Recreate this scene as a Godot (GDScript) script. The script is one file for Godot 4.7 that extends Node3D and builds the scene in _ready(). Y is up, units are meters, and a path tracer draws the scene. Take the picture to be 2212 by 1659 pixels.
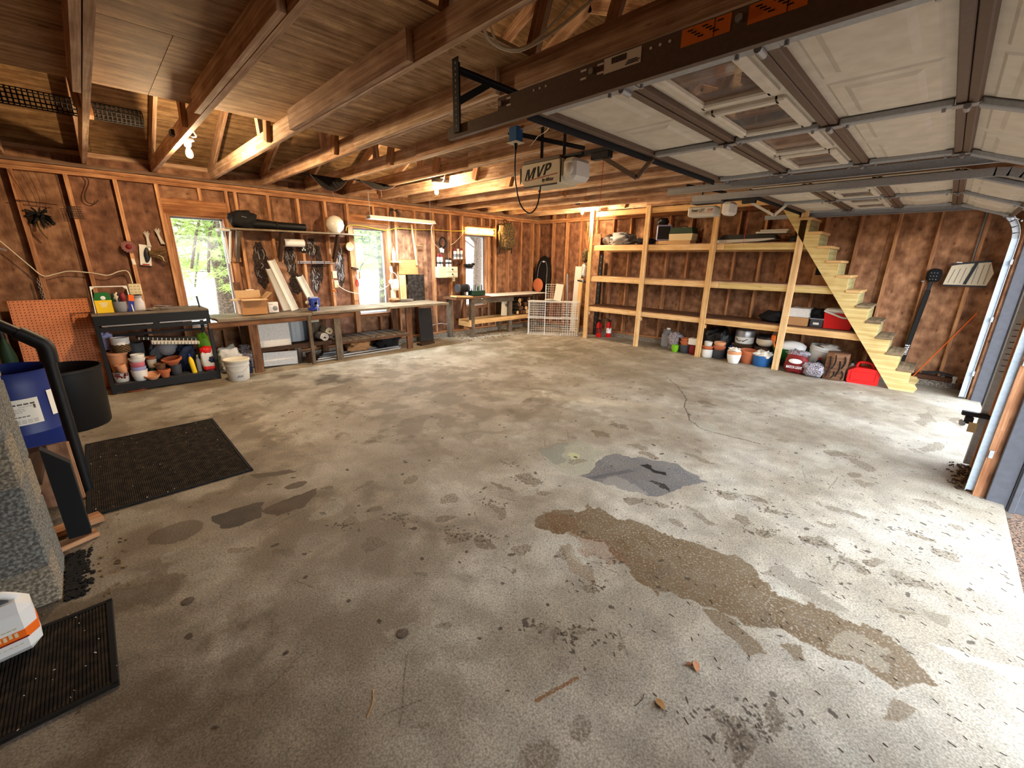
extends Node3D

# ---------------------------------------------------------------- shared state
var M := {}
var T := {}
var used := {}
var rng := RandomNumberGenerator.new()
const STEP := 0.4064
const PLATE := 2.40      # underside of the top plates
const JOIST := 2.53      # underside of the ceiling joists
const DECK := 2.67       # top of the joists, underside of the loft deck
const WALL_C := 7.72     # inner face of the garage door wall
const ROOM_L := -9.9

func _ready() -> void:
	rng.seed = 11
	view_and_light()
	textures()
	materials()
	outdoors()
	shell()
	ceiling()
	garage_doors()
	lamps()
	shelving_and_stairs()
	shelf_goods()
	left_corner()
	rack_and_pots()
	benches()
	wall_things()
	far_corner()
	door_side()
	floor_litter()

func view_and_light() -> void:
	var cam := Camera3D.new()
	cam.name = "camera"
	add_child(cam)
	cam.position = Vector3(-8.0263, 1.5533, 7.2261)
	cam.rotation = Vector3(-0.2883, -0.7834, 0.0155)
	cam.fov = 85.385
	cam.near = 0.05
	cam.far = 400.0
	cam.current = true
	var env := Environment.new()
	var sky := Sky.new()
	var sm := ProceduralSkyMaterial.new()
	sm.sky_top_color = Color(0.88, 0.92, 0.98)
	sm.sky_horizon_color = Color(1.0, 0.985, 0.95)
	sm.ground_horizon_color = Color(0.80, 0.80, 0.80)
	sm.ground_bottom_color = Color(0.45, 0.43, 0.41)
	sm.sky_energy_multiplier = 2.9
	sm.ground_energy_multiplier = 1.0
	sky.sky_material = sm
	env.background_mode = Environment.BG_SKY
	env.sky = sky
	env.tonemap_mode = Environment.TONE_MAPPER_LINEAR
	env.tonemap_exposure = 1.06
	env.sdfgi_enabled = true
	env.ssao_enabled = true
	env.ssil_enabled = true
	var we := WorldEnvironment.new()
	we.name = "world_environment"
	we.environment = env
	add_child(we)
	var sun := DirectionalLight3D.new()
	sun.name = "sun"
	sun.light_color = Color(1.0, 0.95, 0.86)
	sun.light_energy = 4.0
	sun.light_angular_distance = 0.6
	sun.shadow_enabled = true
	sun.sky_mode = DirectionalLight3D.SKY_MODE_LIGHT_ONLY
	add_child(sun)
	sun.look_at_from_position(Vector3.ZERO, Vector3(1.05, -0.65, 1.8), Vector3.UP)

# ---------------------------------------------------------------- naming
func numbered(called: String) -> String:
	if not used.has(called):
		used[called] = 0
		return called
	used[called] += 1
	return "%s_%03d" % [called, used[called]]

func tag(o: Node, label: String, category: String, group := "") -> void:
	o.set_meta("label", label)
	o.set_meta("category", category)
	if group != "":
		o.set_meta("group", group)

func thing(called: String, label: String, category: String, at := Vector3.ZERO, turn := 0.0, group := "") -> Node3D:
	var o := Node3D.new()
	o.name = numbered(called)
	add_child(o)
	o.position = at
	o.rotation.y = turn
	tag(o, label, category, group)
	return o

func struct(called: String) -> Node3D:
	var o := Node3D.new()
	o.name = called
	o.set_meta("kind", "structure")
	add_child(o)
	return o

func part(parent: Node, called: String, st: SurfaceTool, m: Material, label := "") -> MeshInstance3D:
	var o := MeshInstance3D.new()
	o.name = called
	o.mesh = st.commit()
	o.material_override = m
	if label != "":
		o.set_meta("label", label)
	parent.add_child(o, true)
	return o

func one(called: String, st: SurfaceTool, m: Material, label: String, category: String, at := Vector3.ZERO, turn := 0.0, group := "") -> MeshInstance3D:
	var o := MeshInstance3D.new()
	o.name = numbered(called)
	o.mesh = st.commit()
	o.material_override = m
	add_child(o)
	o.position = at
	o.rotation.y = turn
	tag(o, label, category, group)
	return o

func stuff(o: Node) -> void:
	o.set_meta("kind", "stuff")

func lettering(parent: Node, s: String, at: Vector3, b: Basis, high: float, m: Material, wide := 0.0, called := "lettering", serif := false) -> MeshInstance3D:
	var t := TextMesh.new()
	var f := SystemFont.new()
	f.font_names = PackedStringArray(["Droid Serif" if serif else "Droid Sans"])
	f.font_weight = 700
	t.font = f
	t.text = s
	t.font_size = 48
	t.pixel_size = high / 36.0
	t.depth = 0.0008
	var o := MeshInstance3D.new()
	o.name = called
	o.mesh = t
	o.material_override = m
	parent.add_child(o, true)
	o.transform = Transform3D(b, at)
	if wide > 0.0:
		var w := t.get_aabb().size.x
		if w > 0.001:
			o.transform = Transform3D(Basis(b.x * (wide / w), b.y, b.z), at)
	return o

# ---------------------------------------------------------------- geometry
func sf() -> SurfaceTool:
	var st := SurfaceTool.new()
	st.begin(Mesh.PRIMITIVE_TRIANGLES)
	return st

func tri(st: SurfaceTool, a: Vector3, b: Vector3, c: Vector3, na: Vector3, nb: Vector3, nc: Vector3, ua := Vector2.ZERO, ub := Vector2.ZERO, uc := Vector2.ZERO) -> void:
	if (b - a).cross(c - a).dot(na + nb + nc) > 0.0:
		st.set_normal(na); st.set_uv(ua); st.add_vertex(a)
		st.set_normal(nc); st.set_uv(uc); st.add_vertex(c)
		st.set_normal(nb); st.set_uv(ub); st.add_vertex(b)
	else:
		st.set_normal(na); st.set_uv(ua); st.add_vertex(a)
		st.set_normal(nb); st.set_uv(ub); st.add_vertex(b)
		st.set_normal(nc); st.set_uv(uc); st.add_vertex(c)

func quad(st: SurfaceTool, a: Vector3, b: Vector3, c: Vector3, d: Vector3, n: Vector3, ua := Vector2.ZERO, ub := Vector2.ZERO, uc := Vector2.ZERO, ud := Vector2.ZERO) -> void:
	tri(st, a, b, c, n, n, n, ua, ub, uc)
	tri(st, a, c, d, n, n, n, ua, uc, ud)

func shift_of(c: Vector3) -> Vector2:
	var h := absf(sin(c.x * 12.9898 + c.y * 78.233 + c.z * 37.719) * 43758.5453)
	return Vector2(fmod(h, 1.0) * 3.1, fmod(h * 7.13, 1.0) * 1.7)

# box; uv in metres with u along the longer side of each face
func bx(st: SurfaceTool, c: Vector3, s: Vector3, b := Basis(), ch := 0.0) -> void:
	var off := shift_of(c)
	var h := s / 2.0
	ch = minf(ch, minf(h.x, minf(h.y, h.z)) * 0.9)
	for a in 3:
		var p := (a + 1) % 3
		var q := (a + 2) % 3
		if s[p] < s[q]:
			var t := p
			p = q
			q = t
		for sg in [-1.0, 1.0]:
			var n := Vector3.ZERO
			n[a] = sg
			var vs := []
			var us := []
			for k in [[-1, -1], [1, -1], [1, 1], [-1, 1]]:
				var v := Vector3.ZERO
				v[a] = sg * h[a]
				v[p] = k[0] * (h[p] - ch)
				v[q] = k[1] * (h[q] - ch)
				vs.append(c + b * v)
				us.append(Vector2(v[p] + h[p], v[q] + h[q] + (0.0 if sg < 0 else 0.07) + a * 0.11) + off)
			quad(st, vs[0], vs[1], vs[2], vs[3], b * n, us[0], us[1], us[2], us[3])
	if ch > 0.0:
		for a in 3:
			var p := (a + 1) % 3
			var q := (a + 2) % 3
			for k in [[-1, -1], [1, -1], [1, 1], [-1, 1]]:
				var n := Vector3.ZERO
				n[p] = k[0]
				n[q] = k[1]
				var e := []
				for sg in [-1.0, 1.0]:
					var v1 := Vector3.ZERO
					v1[a] = sg * (h[a] - ch)
					var v2 := v1
					v1[p] = k[0] * h[p]
					v1[q] = k[1] * (h[q] - ch)
					v2[p] = k[0] * (h[p] - ch)
					v2[q] = k[1] * h[q]
					e.append(c + b * v1)
					e.append(c + b * v2)
				var L := s[a]
				quad(st, e[0], e[1], e[3], e[2], (b * n).normalized(), off, off + Vector2(0, ch), off + Vector2(L, ch), off + Vector2(L, 0))
		for x in [-1.0, 1.0]:
			for y in [-1.0, 1.0]:
				for z in [-1.0, 1.0]:
					var k := Vector3(x, y, z)
					var g := h - Vector3.ONE * ch
					var n := (b * k).normalized()
					tri(st, c + b * (k * Vector3(h.x, g.y, g.z)), c + b * (k * Vector3(g.x, h.y, g.z)), c + b * (k * Vector3(g.x, g.y, h.z)), n, n, n, off, off, off)

# a squared beam from p to q; w across (horizontal), t the other way
func beam(st: SurfaceTool, p: Vector3, q: Vector3, w: float, t: float, up := Vector3.UP, ch := 0.0) -> void:
	var z := (q - p).normalized()
	if absf(z.dot(up)) > 0.98:
		up = Vector3.RIGHT
	var x := up.cross(z).normalized()
	var y := z.cross(x)
	bx(st, (p + q) / 2.0, Vector3(w, t, p.distance_to(q)), Basis(x, y, z), ch)

func lathe(st: SurfaceTool, prof: Array, c := Vector3.ZERO, segs := 20, b := Basis(), sx := 1.0, sz := 1.0) -> void:
	var ns := []
	for i in prof.size() - 1:
		var d: Vector2 = prof[i + 1] - prof[i]
		ns.append(Vector2(d.y, -d.x).normalized())
	var run := 0.0
	for i in prof.size() - 1:
		var p: Vector2 = prof[i]
		var q: Vector2 = prof[i + 1]
		var n0: Vector2 = ns[i]
		var n1: Vector2 = ns[i]
		if i > 0 and ns[i - 1].dot(ns[i]) > 0.6:
			n0 = (ns[i - 1] + ns[i]).normalized()
		if i < ns.size() - 1 and ns[i + 1].dot(ns[i]) > 0.6:
			n1 = (ns[i + 1] + ns[i]).normalized()
		var L := p.distance_to(q)
		for k in segs:
			var a0 := TAU * k / segs
			var a1 := TAU * (k + 1) / segs
			var d0 := Vector3(cos(a0), 0, sin(a0))
			var d1 := Vector3(cos(a1), 0, sin(a1))
			var sc := Vector3(sx, 1, sz)
			var v := [c + b * (d0 * p.x * sc + Vector3(0, p.y, 0)), c + b * (d1 * p.x * sc + Vector3(0, p.y, 0)), c + b * (d1 * q.x * sc + Vector3(0, q.y, 0)), c + b * (d0 * q.x * sc + Vector3(0, q.y, 0))]
			var m := [(b * (d0 * n0.x + Vector3(0, n0.y, 0))).normalized(), (b * (d1 * n0.x + Vector3(0, n0.y, 0))).normalized(), (b * (d1 * n1.x + Vector3(0, n1.y, 0))).normalized(), (b * (d0 * n1.x + Vector3(0, n1.y, 0))).normalized()]
			var u := [Vector2(float(k) / segs, run), Vector2(float(k + 1) / segs, run), Vector2(float(k + 1) / segs, run + L), Vector2(float(k) / segs, run + L)]
			if p.x > 1e-5:
				tri(st, v[0], v[1], v[2], m[0], m[1], m[2], u[0], u[1], u[2])
			if q.x > 1e-5:
				tri(st, v[0], v[2], v[3], m[0], m[2], m[3], u[0], u[2], u[3])
		run += L

func rod(st: SurfaceTool, p: Vector3, q: Vector3, r: float, segs := 10, r2 := -1.0) -> void:
	if r2 < 0.0:
		r2 = r
	var y := (q - p).normalized()
	var x := Vector3.RIGHT if absf(y.x) < 0.9 else Vector3.UP
	var z := x.cross(y).normalized()
	x = y.cross(z)
	var L := p.distance_to(q)
	lathe(st, [Vector2(0, 0), Vector2(r, 0), Vector2(r2, L), Vector2(0, L)], p, segs, Basis(x, y, z))

func smooth(pts: Array, per := 5) -> Array:
	var out := []
	for i in pts.size() - 1:
		var a: Vector3 = pts[maxi(i - 1, 0)]
		var b: Vector3 = pts[i]
		var c: Vector3 = pts[i + 1]
		var d: Vector3 = pts[mini(i + 2, pts.size() - 1)]
		for k in per:
			out.append(b.cubic_interpolate(c, a, d, float(k) / per))
	out.append(pts[-1])
	return out

func tube(st: SurfaceTool, pts: Array, r: float, sides := 7, flat := 1.0) -> void:
	var n := pts.size()
	var t0: Vector3 = (pts[1] - pts[0]).normalized()
	var x := t0.cross(Vector3.UP)
	if x.length() < 0.05:
		x = t0.cross(Vector3.RIGHT)
	x = x.normalized()
	var rings := []
	var dirs := []
	for i in n:
		var t: Vector3 = (pts[mini(i + 1, n - 1)] - pts[maxi(i - 1, 0)]).normalized()
		x = (x - t * x.dot(t)).normalized()
		var y := t.cross(x)
		var ring := []
		var dr := []
		for k in sides:
			var a := TAU * k / sides
			var d := x * cos(a) + y * sin(a) * flat
			ring.append(pts[i] + d * r)
			dr.append(d.normalized())
		rings.append(ring)
		dirs.append(dr)
	var run := 0.0
	for i in n - 1:
		var L: float = pts[i].distance_to(pts[i + 1])
		for k in sides:
			var j := (k + 1) % sides
			var u0 := float(k) / sides * r * 6.0
			var u1 := float(k + 1) / sides * r * 6.0
			tri(st, rings[i][k], rings[i][j], rings[i + 1][j], dirs[i][k], dirs[i][j], dirs[i + 1][j], Vector2(run, u0), Vector2(run, u1), Vector2(run + L, u1))
			tri(st, rings[i][k], rings[i + 1][j], rings[i + 1][k], dirs[i][k], dirs[i + 1][j], dirs[i + 1][k], Vector2(run, u0), Vector2(run + L, u1), Vector2(run + L, u0))
		run += L
	for e in [0, n - 1]:
		var nn: Vector3 = (pts[0] - pts[1]).normalized() if e == 0 else (pts[n - 1] - pts[n - 2]).normalized()
		for k in sides:
			tri(st, pts[e], rings[e][k], rings[e][(k + 1) % sides], nn, nn, nn)

func prism(st: SurfaceTool, poly: Array, depth: float, xf := Transform3D()) -> void:
	var pk := PackedVector2Array(poly)
	var ids := Geometry2D.triangulate_polygon(pk)
	var b := xf.basis
	for f in [0.0, depth]:
		var n: Vector3 = (b * Vector3(0, 0, -1.0 if f == 0.0 else 1.0)).normalized()
		for i in range(0, ids.size(), 3):
			var v := []
			var u := []
			for k in 3:
				var p := pk[ids[i + k]]
				v.append(xf * Vector3(p.x, p.y, f))
				u.append(p)
			tri(st, v[0], v[1], v[2], n, n, n, u[0], u[1], u[2])
	var area := 0.0
	for i in pk.size():
		var p := pk[i]
		var q := pk[(i + 1) % pk.size()]
		area += p.x * q.y - q.x * p.y
	for i in pk.size():
		var p := pk[i]
		var q := pk[(i + 1) % pk.size()]
		var d := (q - p).normalized()
		var n2 := Vector2(d.y, -d.x) * signf(area)
		var L := p.distance_to(q)
		quad(st, xf * Vector3(p.x, p.y, 0), xf * Vector3(q.x, q.y, 0), xf * Vector3(q.x, q.y, depth), xf * Vector3(p.x, p.y, depth), (b * Vector3(n2.x, n2.y, 0)).normalized(), Vector2(0, 0), Vector2(L, 0), Vector2(L, depth), Vector2(0, depth))

# soft lump: an ellipsoid bent by noise and cut flat below
func lump(st: SurfaceTool, c: Vector3, r: Vector3, amp := 0.15, freq := 3.0, sd := 1, nu := 20, nv := 14, flat_at := -1.0, power := 1.0) -> void:
	var nz := FastNoiseLite.new()
	nz.seed = sd
	nz.frequency = freq
	nz.fractal_octaves = 3
	var P := []
	for j in nv + 1:
		var row := []
		var th := PI * j / nv
		for i in nu:
			var ph := TAU * i / nu
			var d := Vector3(sin(th) * cos(ph), cos(th), sin(th) * sin(ph))
			var e := Vector3(signf(d.x) * pow(absf(d.x), power), signf(d.y) * pow(absf(d.y), power), signf(d.z) * pow(absf(d.z), power))
			var k := 1.0 + amp * nz.get_noise_3dv(d)* 2.0
			var v := e * r * k
			v.y = maxf(v.y, flat_at * r.y)
			row.append(c + v)
		P.append(row)
	var N := []
	for j in nv + 1:
		var row := []
		for i in nu:
			var a: Vector3 = P[j][(i + 1) % nu] - P[j][(i + nu - 1) % nu]
			var b: Vector3 = P[mini(j + 1, nv)][i] - P[maxi(j - 1, 0)][i]
			var n := a.cross(b)
			if n.length() < 1e-9:
				n = P[j][i] - c
			if n.dot(P[j][i] - c) < 0.0:
				n = -n
			row.append(n.normalized())
		N.append(row)
	for j in nv:
		for i in nu:
			var k := (i + 1) % nu
			var u0 := Vector2(float(i) / nu, float(j) / nv)
			var du := Vector2(1.0 / nu, 0)
			var dv := Vector2(0, 1.0 / nv)
			if j > 0:
				tri(st, P[j][i], P[j][k], P[j + 1][k], N[j][i], N[j][k], N[j + 1][k], u0, u0 + du, u0 + du + dv)
			if j < nv - 1:
				tri(st, P[j][i], P[j + 1][k], P[j + 1][i], N[j][i], N[j + 1][k], N[j + 1][i], u0, u0 + du + dv, u0 + dv)

# ---------------------------------------------------------------- textures
func noise_bytes(w: int, h: int, sd: int, freq: float, oct := 4, sw := 0, sh := 0) -> PackedByteArray:
	var nz := FastNoiseLite.new()
	nz.seed = sd
	nz.frequency = freq
	nz.fractal_octaves = oct
	nz.noise_type = FastNoiseLite.TYPE_SIMPLEX_SMOOTH
	var im: Image = nz.get_seamless_image(sw if sw > 0 else w, sh if sh > 0 else h)
	im.convert(Image.FORMAT_L8)
	if im.get_width() != w or im.get_height() != h:
		im.resize(w, h, Image.INTERPOLATE_CUBIC)
	return im.get_data()

func tex_of(w: int, h: int, d: PackedByteArray) -> ImageTexture:
	return ImageTexture.create_from_image(Image.create_from_data(w, h, false, Image.FORMAT_RGB8, d))

# wood: u is the grain. streak contrast, colours dark and light, knots (count, size in px)
func wood_tex(w: int, h: int, sd: int, dark: Color, light: Color, narrow: int, knots: int, size: float, flecks := 0.0, blot := 0.35) -> ImageTexture:
	var a := noise_bytes(w, h, sd, 0.03, 3, narrow, h)
	var b := noise_bytes(w, h, sd + 1, 0.16, 2, maxi(narrow, 24), h)
	var c := noise_bytes(w, h, sd + 2, 0.012, 3)
	var f := noise_bytes(w, h, sd + 3, 0.22, 2, w / 4, h)
	var out := PackedByteArray()
	out.resize(w * h * 3)
	var kd := PackedFloat32Array()
	kd.resize(w * h)
	var r := RandomNumberGenerator.new()
	r.seed = sd
	for k in knots:
		var x0 := r.randi_range(30, w - 30)
		var y0 := r.randi_range(16, h - 16)
		var s := size * r.randf_range(0.5, 1.2)
		for y in range(maxi(0, int(y0 - s * 3)), mini(h, int(y0 + s * 3))):
			for x in range(maxi(0, int(x0 - s * 6)), mini(w, int(x0 + s * 6))):
				var dx := (x - x0) / (s * 1.6)
				var dy := (y - y0) / s
				var q := dx * dx + dy * dy
				var v := 0.0
				if q < 1.0:
					v = 0.9
				elif q < 9.0:
					v = maxf(0.0, 0.45 * (1.0 - (sqrt(q) - 1.0) / 2.0)) * (0.6 + 0.4 * sin(sqrt(q) * 9.0))
				kd[y * w + x] = maxf(kd[y * w + x], v)
	for i in w * h:
		var t := (a[i] * 0.55 + b[i] * 0.45) / 255.0
		t = clampf((t - 0.5) * 1.7 + 0.5, 0.0, 1.0)
		t = t * (1.0 - blot) + blot * c[i] / 255.0
		if flecks > 0.0 and f[i] < 255.0 * 0.26:
			t *= 1.0 - flecks
		t *= 1.0 - kd[i] * 0.8
		out[i * 3] = int(255.0 * (dark.r + (light.r - dark.r) * t))
		out[i * 3 + 1] = int(255.0 * (dark.g + (light.g - dark.g) * t))
		out[i * 3 + 2] = int(255.0 * (dark.b + (light.b - dark.b) * t))
	return tex_of(w, h, out)

func mottle_tex(w: int, sd: int, freq: float, dark: Color, light: Color, gain := 1.6, oct := 5) -> ImageTexture:
	var a := noise_bytes(w, w, sd, freq, oct)
	var out := PackedByteArray()
	out.resize(w * w * 3)
	for i in w * w:
		var t := clampf((a[i] / 255.0 - 0.5) * gain + 0.5, 0.0, 1.0)
		out[i * 3] = int(255.0 * lerpf(dark.r, light.r, t))
		out[i * 3 + 1] = int(255.0 * lerpf(dark.g, light.g, t))
		out[i * 3 + 2] = int(255.0 * lerpf(dark.b, light.b, t))
	return tex_of(w, w, out)

# several flat colours chosen by noise bands: camouflage, printed bags
func patch_tex(w: int, sd: int, freq: float, cols: Array, cuts: Array) -> ImageTexture:
	var a := noise_bytes(w, w, sd, freq, 3)
	var out := PackedByteArray()
	out.resize(w * w * 3)
	for i in w * w:
		var v := clampf((a[i] / 255.0 - 0.5) * 1.5 + 0.5, 0.0, 1.0)
		var k := 0
		while k < cuts.size() and v > cuts[k]:
			k += 1
		var c: Color = cols[k]
		out[i * 3] = int(c.r * 255)
		out[i * 3 + 1] = int(c.g * 255)
		out[i * 3 + 2] = int(c.b * 255)
	return tex_of(w, w, out)

func textures() -> void:
	T.lumber = wood_tex(512, 256, 5, Color(0.58, 0.48, 0.41), Color(1, 1, 1), 14, 9, 4.0, 0.2)
	T.pine = wood_tex(512, 256, 25, Color(0.80, 0.72, 0.60), Color(1, 1, 1), 12, 4, 5.0)
	T.ply = wood_tex(1024, 512, 45, Color(0.46, 0.39, 0.34), Color(1, 1, 1), 150, 26, 6.0, 0.0, 0.72)
	T.deck = wood_tex(1024, 512, 65, Color(0.46, 0.38, 0.30), Color(1, 1, 1), 40, 5, 7.0, 0.4, 0.35)
	T.old = wood_tex(512, 256, 85, Color(0.48, 0.45, 0.42), Color(1, 1, 1), 10, 4, 5.0, 0.3, 0.5)
	T.mottle = mottle_tex(256, 7, 0.03, Color(0.72, 0.72, 0.72), Color(1, 1, 1))
	T.soft = mottle_tex(256, 17, 0.05, Color(0.93, 0.93, 0.92), Color(1, 1, 1))
	T.dirt = mottle_tex(512, 8, 0.012, Color(0.45, 0.42, 0.38), Color(1, 1, 1), 2.2)
	T.block = mottle_tex(256, 9, 0.09, Color(0.55, 0.55, 0.55), Color(1, 1, 1), 1.8)
	T.fine = mottle_tex(512, 10, 0.11, Color(0.78, 0.77, 0.75), Color(1, 1, 1), 1.9)
	T.litter = patch_tex(512, 12, 0.09, [Color(0.20, 0.13, 0.09), Color(0.42, 0.30, 0.20), Color(0.55, 0.50, 0.45), Color(0.36, 0.33, 0.30), Color(0.62, 0.48, 0.36)], [0.33, 0.45, 0.56, 0.66])
	T.camo = patch_tex(256, 13, 0.05, [Color(0.12, 0.10, 0.07), Color(0.38, 0.30, 0.18), Color(0.20, 0.17, 0.10), Color(0.72, 0.62, 0.42), Color(0.30, 0.24, 0.15)], [0.38, 0.46, 0.56, 0.66])
	T.leafprint = patch_tex(256, 14, 0.06, [Color(0.08, 0.08, 0.09), Color(0.86, 0.86, 0.88), Color(0.55, 0.20, 0.22), Color(0.14, 0.14, 0.16), Color(0.75, 0.75, 0.80)], [0.36, 0.47, 0.52, 0.64])
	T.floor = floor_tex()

func floor_tex() -> ImageTexture:
	var w := 2048
	var h := 1786
	var k := w / 9.0
	var nb := noise_bytes(w, h, 31, 0.0045, 6)
	var nm := noise_bytes(w, h, 32, 0.022, 5)
	var nf := noise_bytes(w, h, 33, 0.25, 2)
	var nw := noise_bytes(w, h, 34, 0.009, 5)
	var d := PackedByteArray()
	d.resize(w * h * 3)
	var R := PackedFloat32Array()
	var G := PackedFloat32Array()
	var B := PackedFloat32Array()
	var Q := PackedFloat32Array()
	var U := PackedFloat32Array()
	for i in 256:
		var t := clampf((i / 255.0 - 0.5) * 1.9 + 0.5, 0.0, 1.0)
		R.append(lerpf(172.0, 208.0, t))
		G.append(lerpf(160.0, 200.0, t))
		B.append(lerpf(139.0, 182.0, t))
		Q.append(lerpf(0.91, 1.05, clampf((i / 255.0 - 0.5) * 1.6 + 0.5, 0.0, 1.0)))
		U.append(0.93 + 0.10 * i / 255.0 if i > 62 else 0.80)
	for i in w * h:
		var m := Q[nm[i]] * U[nf[i]]
		var a := nb[i]
		d[i * 3] = mini(255, int(R[a] * m))
		d[i * 3 + 1] = mini(255, int(G[a] * m))
		d[i * 3 + 2] = mini(255, int(B[a] * m))
	var P := func(pts: Array, col: Color, amt: float, ragged: float, speck: float) -> void:
		var pk := PackedVector2Array(pts)
		var lo := pk[0]
		var hi := pk[0]
		var mid := Vector2.ZERO
		for p in pk:
			lo = lo.min(p)
			hi = hi.max(p)
			mid += p / pk.size()
		if ragged > 0.07:
			lo -= (hi - lo) * 0.08
			hi += (hi - lo) * 0.08
		for y in range(maxi(0, int((lo.y - ragged) * k)), mini(h, int((hi.y + ragged) * k))):
			for x in range(maxi(0, int((lo.x + 9.0 - ragged) * k)), mini(w, int((hi.x + 9.0 + ragged) * k))):
				var i := y * w + x
				var q := Vector2(x / k - 9.0 + (nm[i] / 255.0 - 0.5) * ragged * 2.0, y / k + (nw[i] / 255.0 - 0.5) * ragged * 3.0)
				var hit := 1.0 if Geometry2D.is_point_in_polygon(q, pk) else 0.0
				if ragged > 0.07:
					hit = hit * 0.4 + (0.3 if Geometry2D.is_point_in_polygon((q - mid) * 1.14 + mid, pk) else 0.0) + (0.3 if Geometry2D.is_point_in_polygon((q - mid) * 0.88 + mid, pk) else 0.0)
					hit *= clampf((nw[i] / 255.0 - 0.30) * 3.0, 0.25, 1.0)
				if hit > 0.0:
					var s := amt * hit
					if speck > 0.0:
						s *= 1.0 if nf[i] / 255.0 > speck else 0.25
					s *= 0.75 + 0.5 * nm[i] / 255.0
					s = clampf(s, 0.0, 1.0)
					d[i * 3] = int(lerpf(d[i * 3], col.r * 255, s))
					d[i * 3 + 1] = int(lerpf(d[i * 3 + 1], col.g * 255, s))
					d[i * 3 + 2] = int(lerpf(d[i * 3 + 2], col.b * 255, s))
	var V := func(a: Array) -> Array:
		var out := []
		for i in range(0, a.size(), 2):
			out.append(Vector2(a[i], a[i + 1]))
		return out
	var oval := func(x: float, z: float, rx: float, rz: float, turn := 0.0) -> Array:
		var out := []
		for i in 14:
			var a := TAU * i / 14
			out.append(Vector2(x, z) + Vector2(cos(a) * rx, sin(a) * rz).rotated(turn))
		return out
	# damp brown stain that runs to the door, and its arms
	var brown := Color(0.42, 0.33, 0.21)
	P.call(V.call([-6.185, 5.706, -5.969, 5.883, -5.892, 6.182, -5.84, 6.45, -5.785, 6.817, -5.9, 7.0, -5.849, 7.25, -5.837, 7.395, -5.96, 7.498, -6.123, 7.372, -6.131, 7.162, -6.109, 7.055, -6.205, 6.895, -6.224, 6.805, -6.25, 6.704, -6.345, 6.516, -6.293, 6.351, -6.221, 6.156, -6.36, 5.763]), brown, 0.8, 0.06, 0.32)
	P.call(V.call([-6.224, 6.805, -6.275, 6.962, -6.318, 7.03, -6.392, 6.982, -6.354, 6.898, -6.274, 6.757]), brown, 0.66, 0.03, 0.3)
	P.call(V.call([-5.655, 6.941, -5.729, 7.088, -5.769, 7.24, -5.833, 7.179, -5.811, 7.026, -5.789, 6.889]), Color(0.55, 0.51, 0.44), 0.6, 0.03, 0.3)
	P.call(V.call([-6.224, 7.048, -6.165, 7.129, -6.247, 7.177, -6.285, 7.141]), brown, 0.66, 0.03, 0.3)
	P.call(V.call([-5.527, 7.472, -5.465, 7.576, -5.569, 7.546, -5.574, 7.486]), Color(0.5, 0.46, 0.38), 0.6, 0.02, 0.3)
	P.call(V.call([-5.634, 7.345, -5.578, 7.45, -5.57, 7.47, -5.65, 7.37]), Color(0.48, 0.42, 0.32), 0.6, 0.02, 0.0)
	P.call(V.call([-6.174, 7.403, -6.163, 7.479, -6.248, 7.459, -6.304, 7.388]), brown, 0.6, 0.02, 0.3)
	P.call(V.call([-6.35, 7.25, -6.0, 7.5, -5.7, 7.75, -6.1, 7.8, -6.5, 7.6]), Color(0.58, 0.54, 0.46), 0.5, 0.09, 0.35)
	P.call(V.call([-6.24, 5.70, -6.12, 5.85, -6.2, 6.02, -6.29, 6.05, -6.3, 5.85]), Color(0.44, 0.30, 0.17), 0.5, 0.04, 0.3)
	P.call(oval.call(-6.27, 6.2, 0.09, 0.14), Color(0.46, 0.28, 0.17), 0.4, 0.06, 0.42)
	P.call(oval.call(-6.45, 6.15, 0.06, 0.15, 0.4), Color(0.48, 0.38, 0.26), 0.5, 0.05, 0.42)
	# grey patch repair and the pale ground beside it
	P.call(V.call([-5.527, 5.078, -5.131, 5.155, -5.15, 5.52, -5.70, 5.55, -5.70, 5.25]), Color(0.70, 0.71, 0.62), 0.6, 0.06, 0.25)
	P.call(V.call([-5.56, 5.05, -5.3, 5.08, -5.28, 5.16, -5.6, 5.35, -5.66, 5.3]), Color(0.52, 0.54, 0.50), 0.5, 0.06, 0.3)
	P.call(oval.call(-5.408, 5.364, 0.05, 0.05), Color(0.83, 0.84, 0.62), 0.7, 0.04, 0.0)
	P.call(V.call([-5.682, 5.571, -5.149, 5.539, -4.99, 5.85, -4.93, 6.03, -5.062, 6.288, -5.526, 6.103]), Color(0.42, 0.42, 0.43), 0.8, 0.04, 0.3)
	P.call(V.call([-5.66, 5.62, -5.3, 5.80, -5.29, 5.86, -5.64, 5.68]), Color(0.34, 0.35, 0.37), 0.6, 0.012, 0.0)
	P.call(V.call([-5.158, 5.80, -5.11, 5.83, -5.15, 5.92, -5.12, 6.04, -5.16, 6.06, -5.2, 5.94]), Color(0.09, 0.09, 0.09), 0.95, 0.035, 0.0)
	P.call(V.call([-5.36, 6.0, -5.32, 6.03, -5.33, 6.14, -5.38, 6.16, -5.38, 6.06]), Color(0.10, 0.10, 0.10), 0.9, 0.035, 0.35)
	# oil first; the broad patches after it mix dirt with painted light falloff
	P.call(V.call([-6.30, 1.30, -5.979, 1.45, -5.608, 1.75, -5.75, 2.05, -5.961, 2.12, -6.205, 1.9]), Color(0.20, 0.16, 0.11), 0.75, 0.10, 0.3)
	P.call(oval.call(-6.1, 1.35, 0.45, 0.16, 0.3), Color(0.30, 0.24, 0.17), 0.6, 0.14, 0.35)
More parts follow.
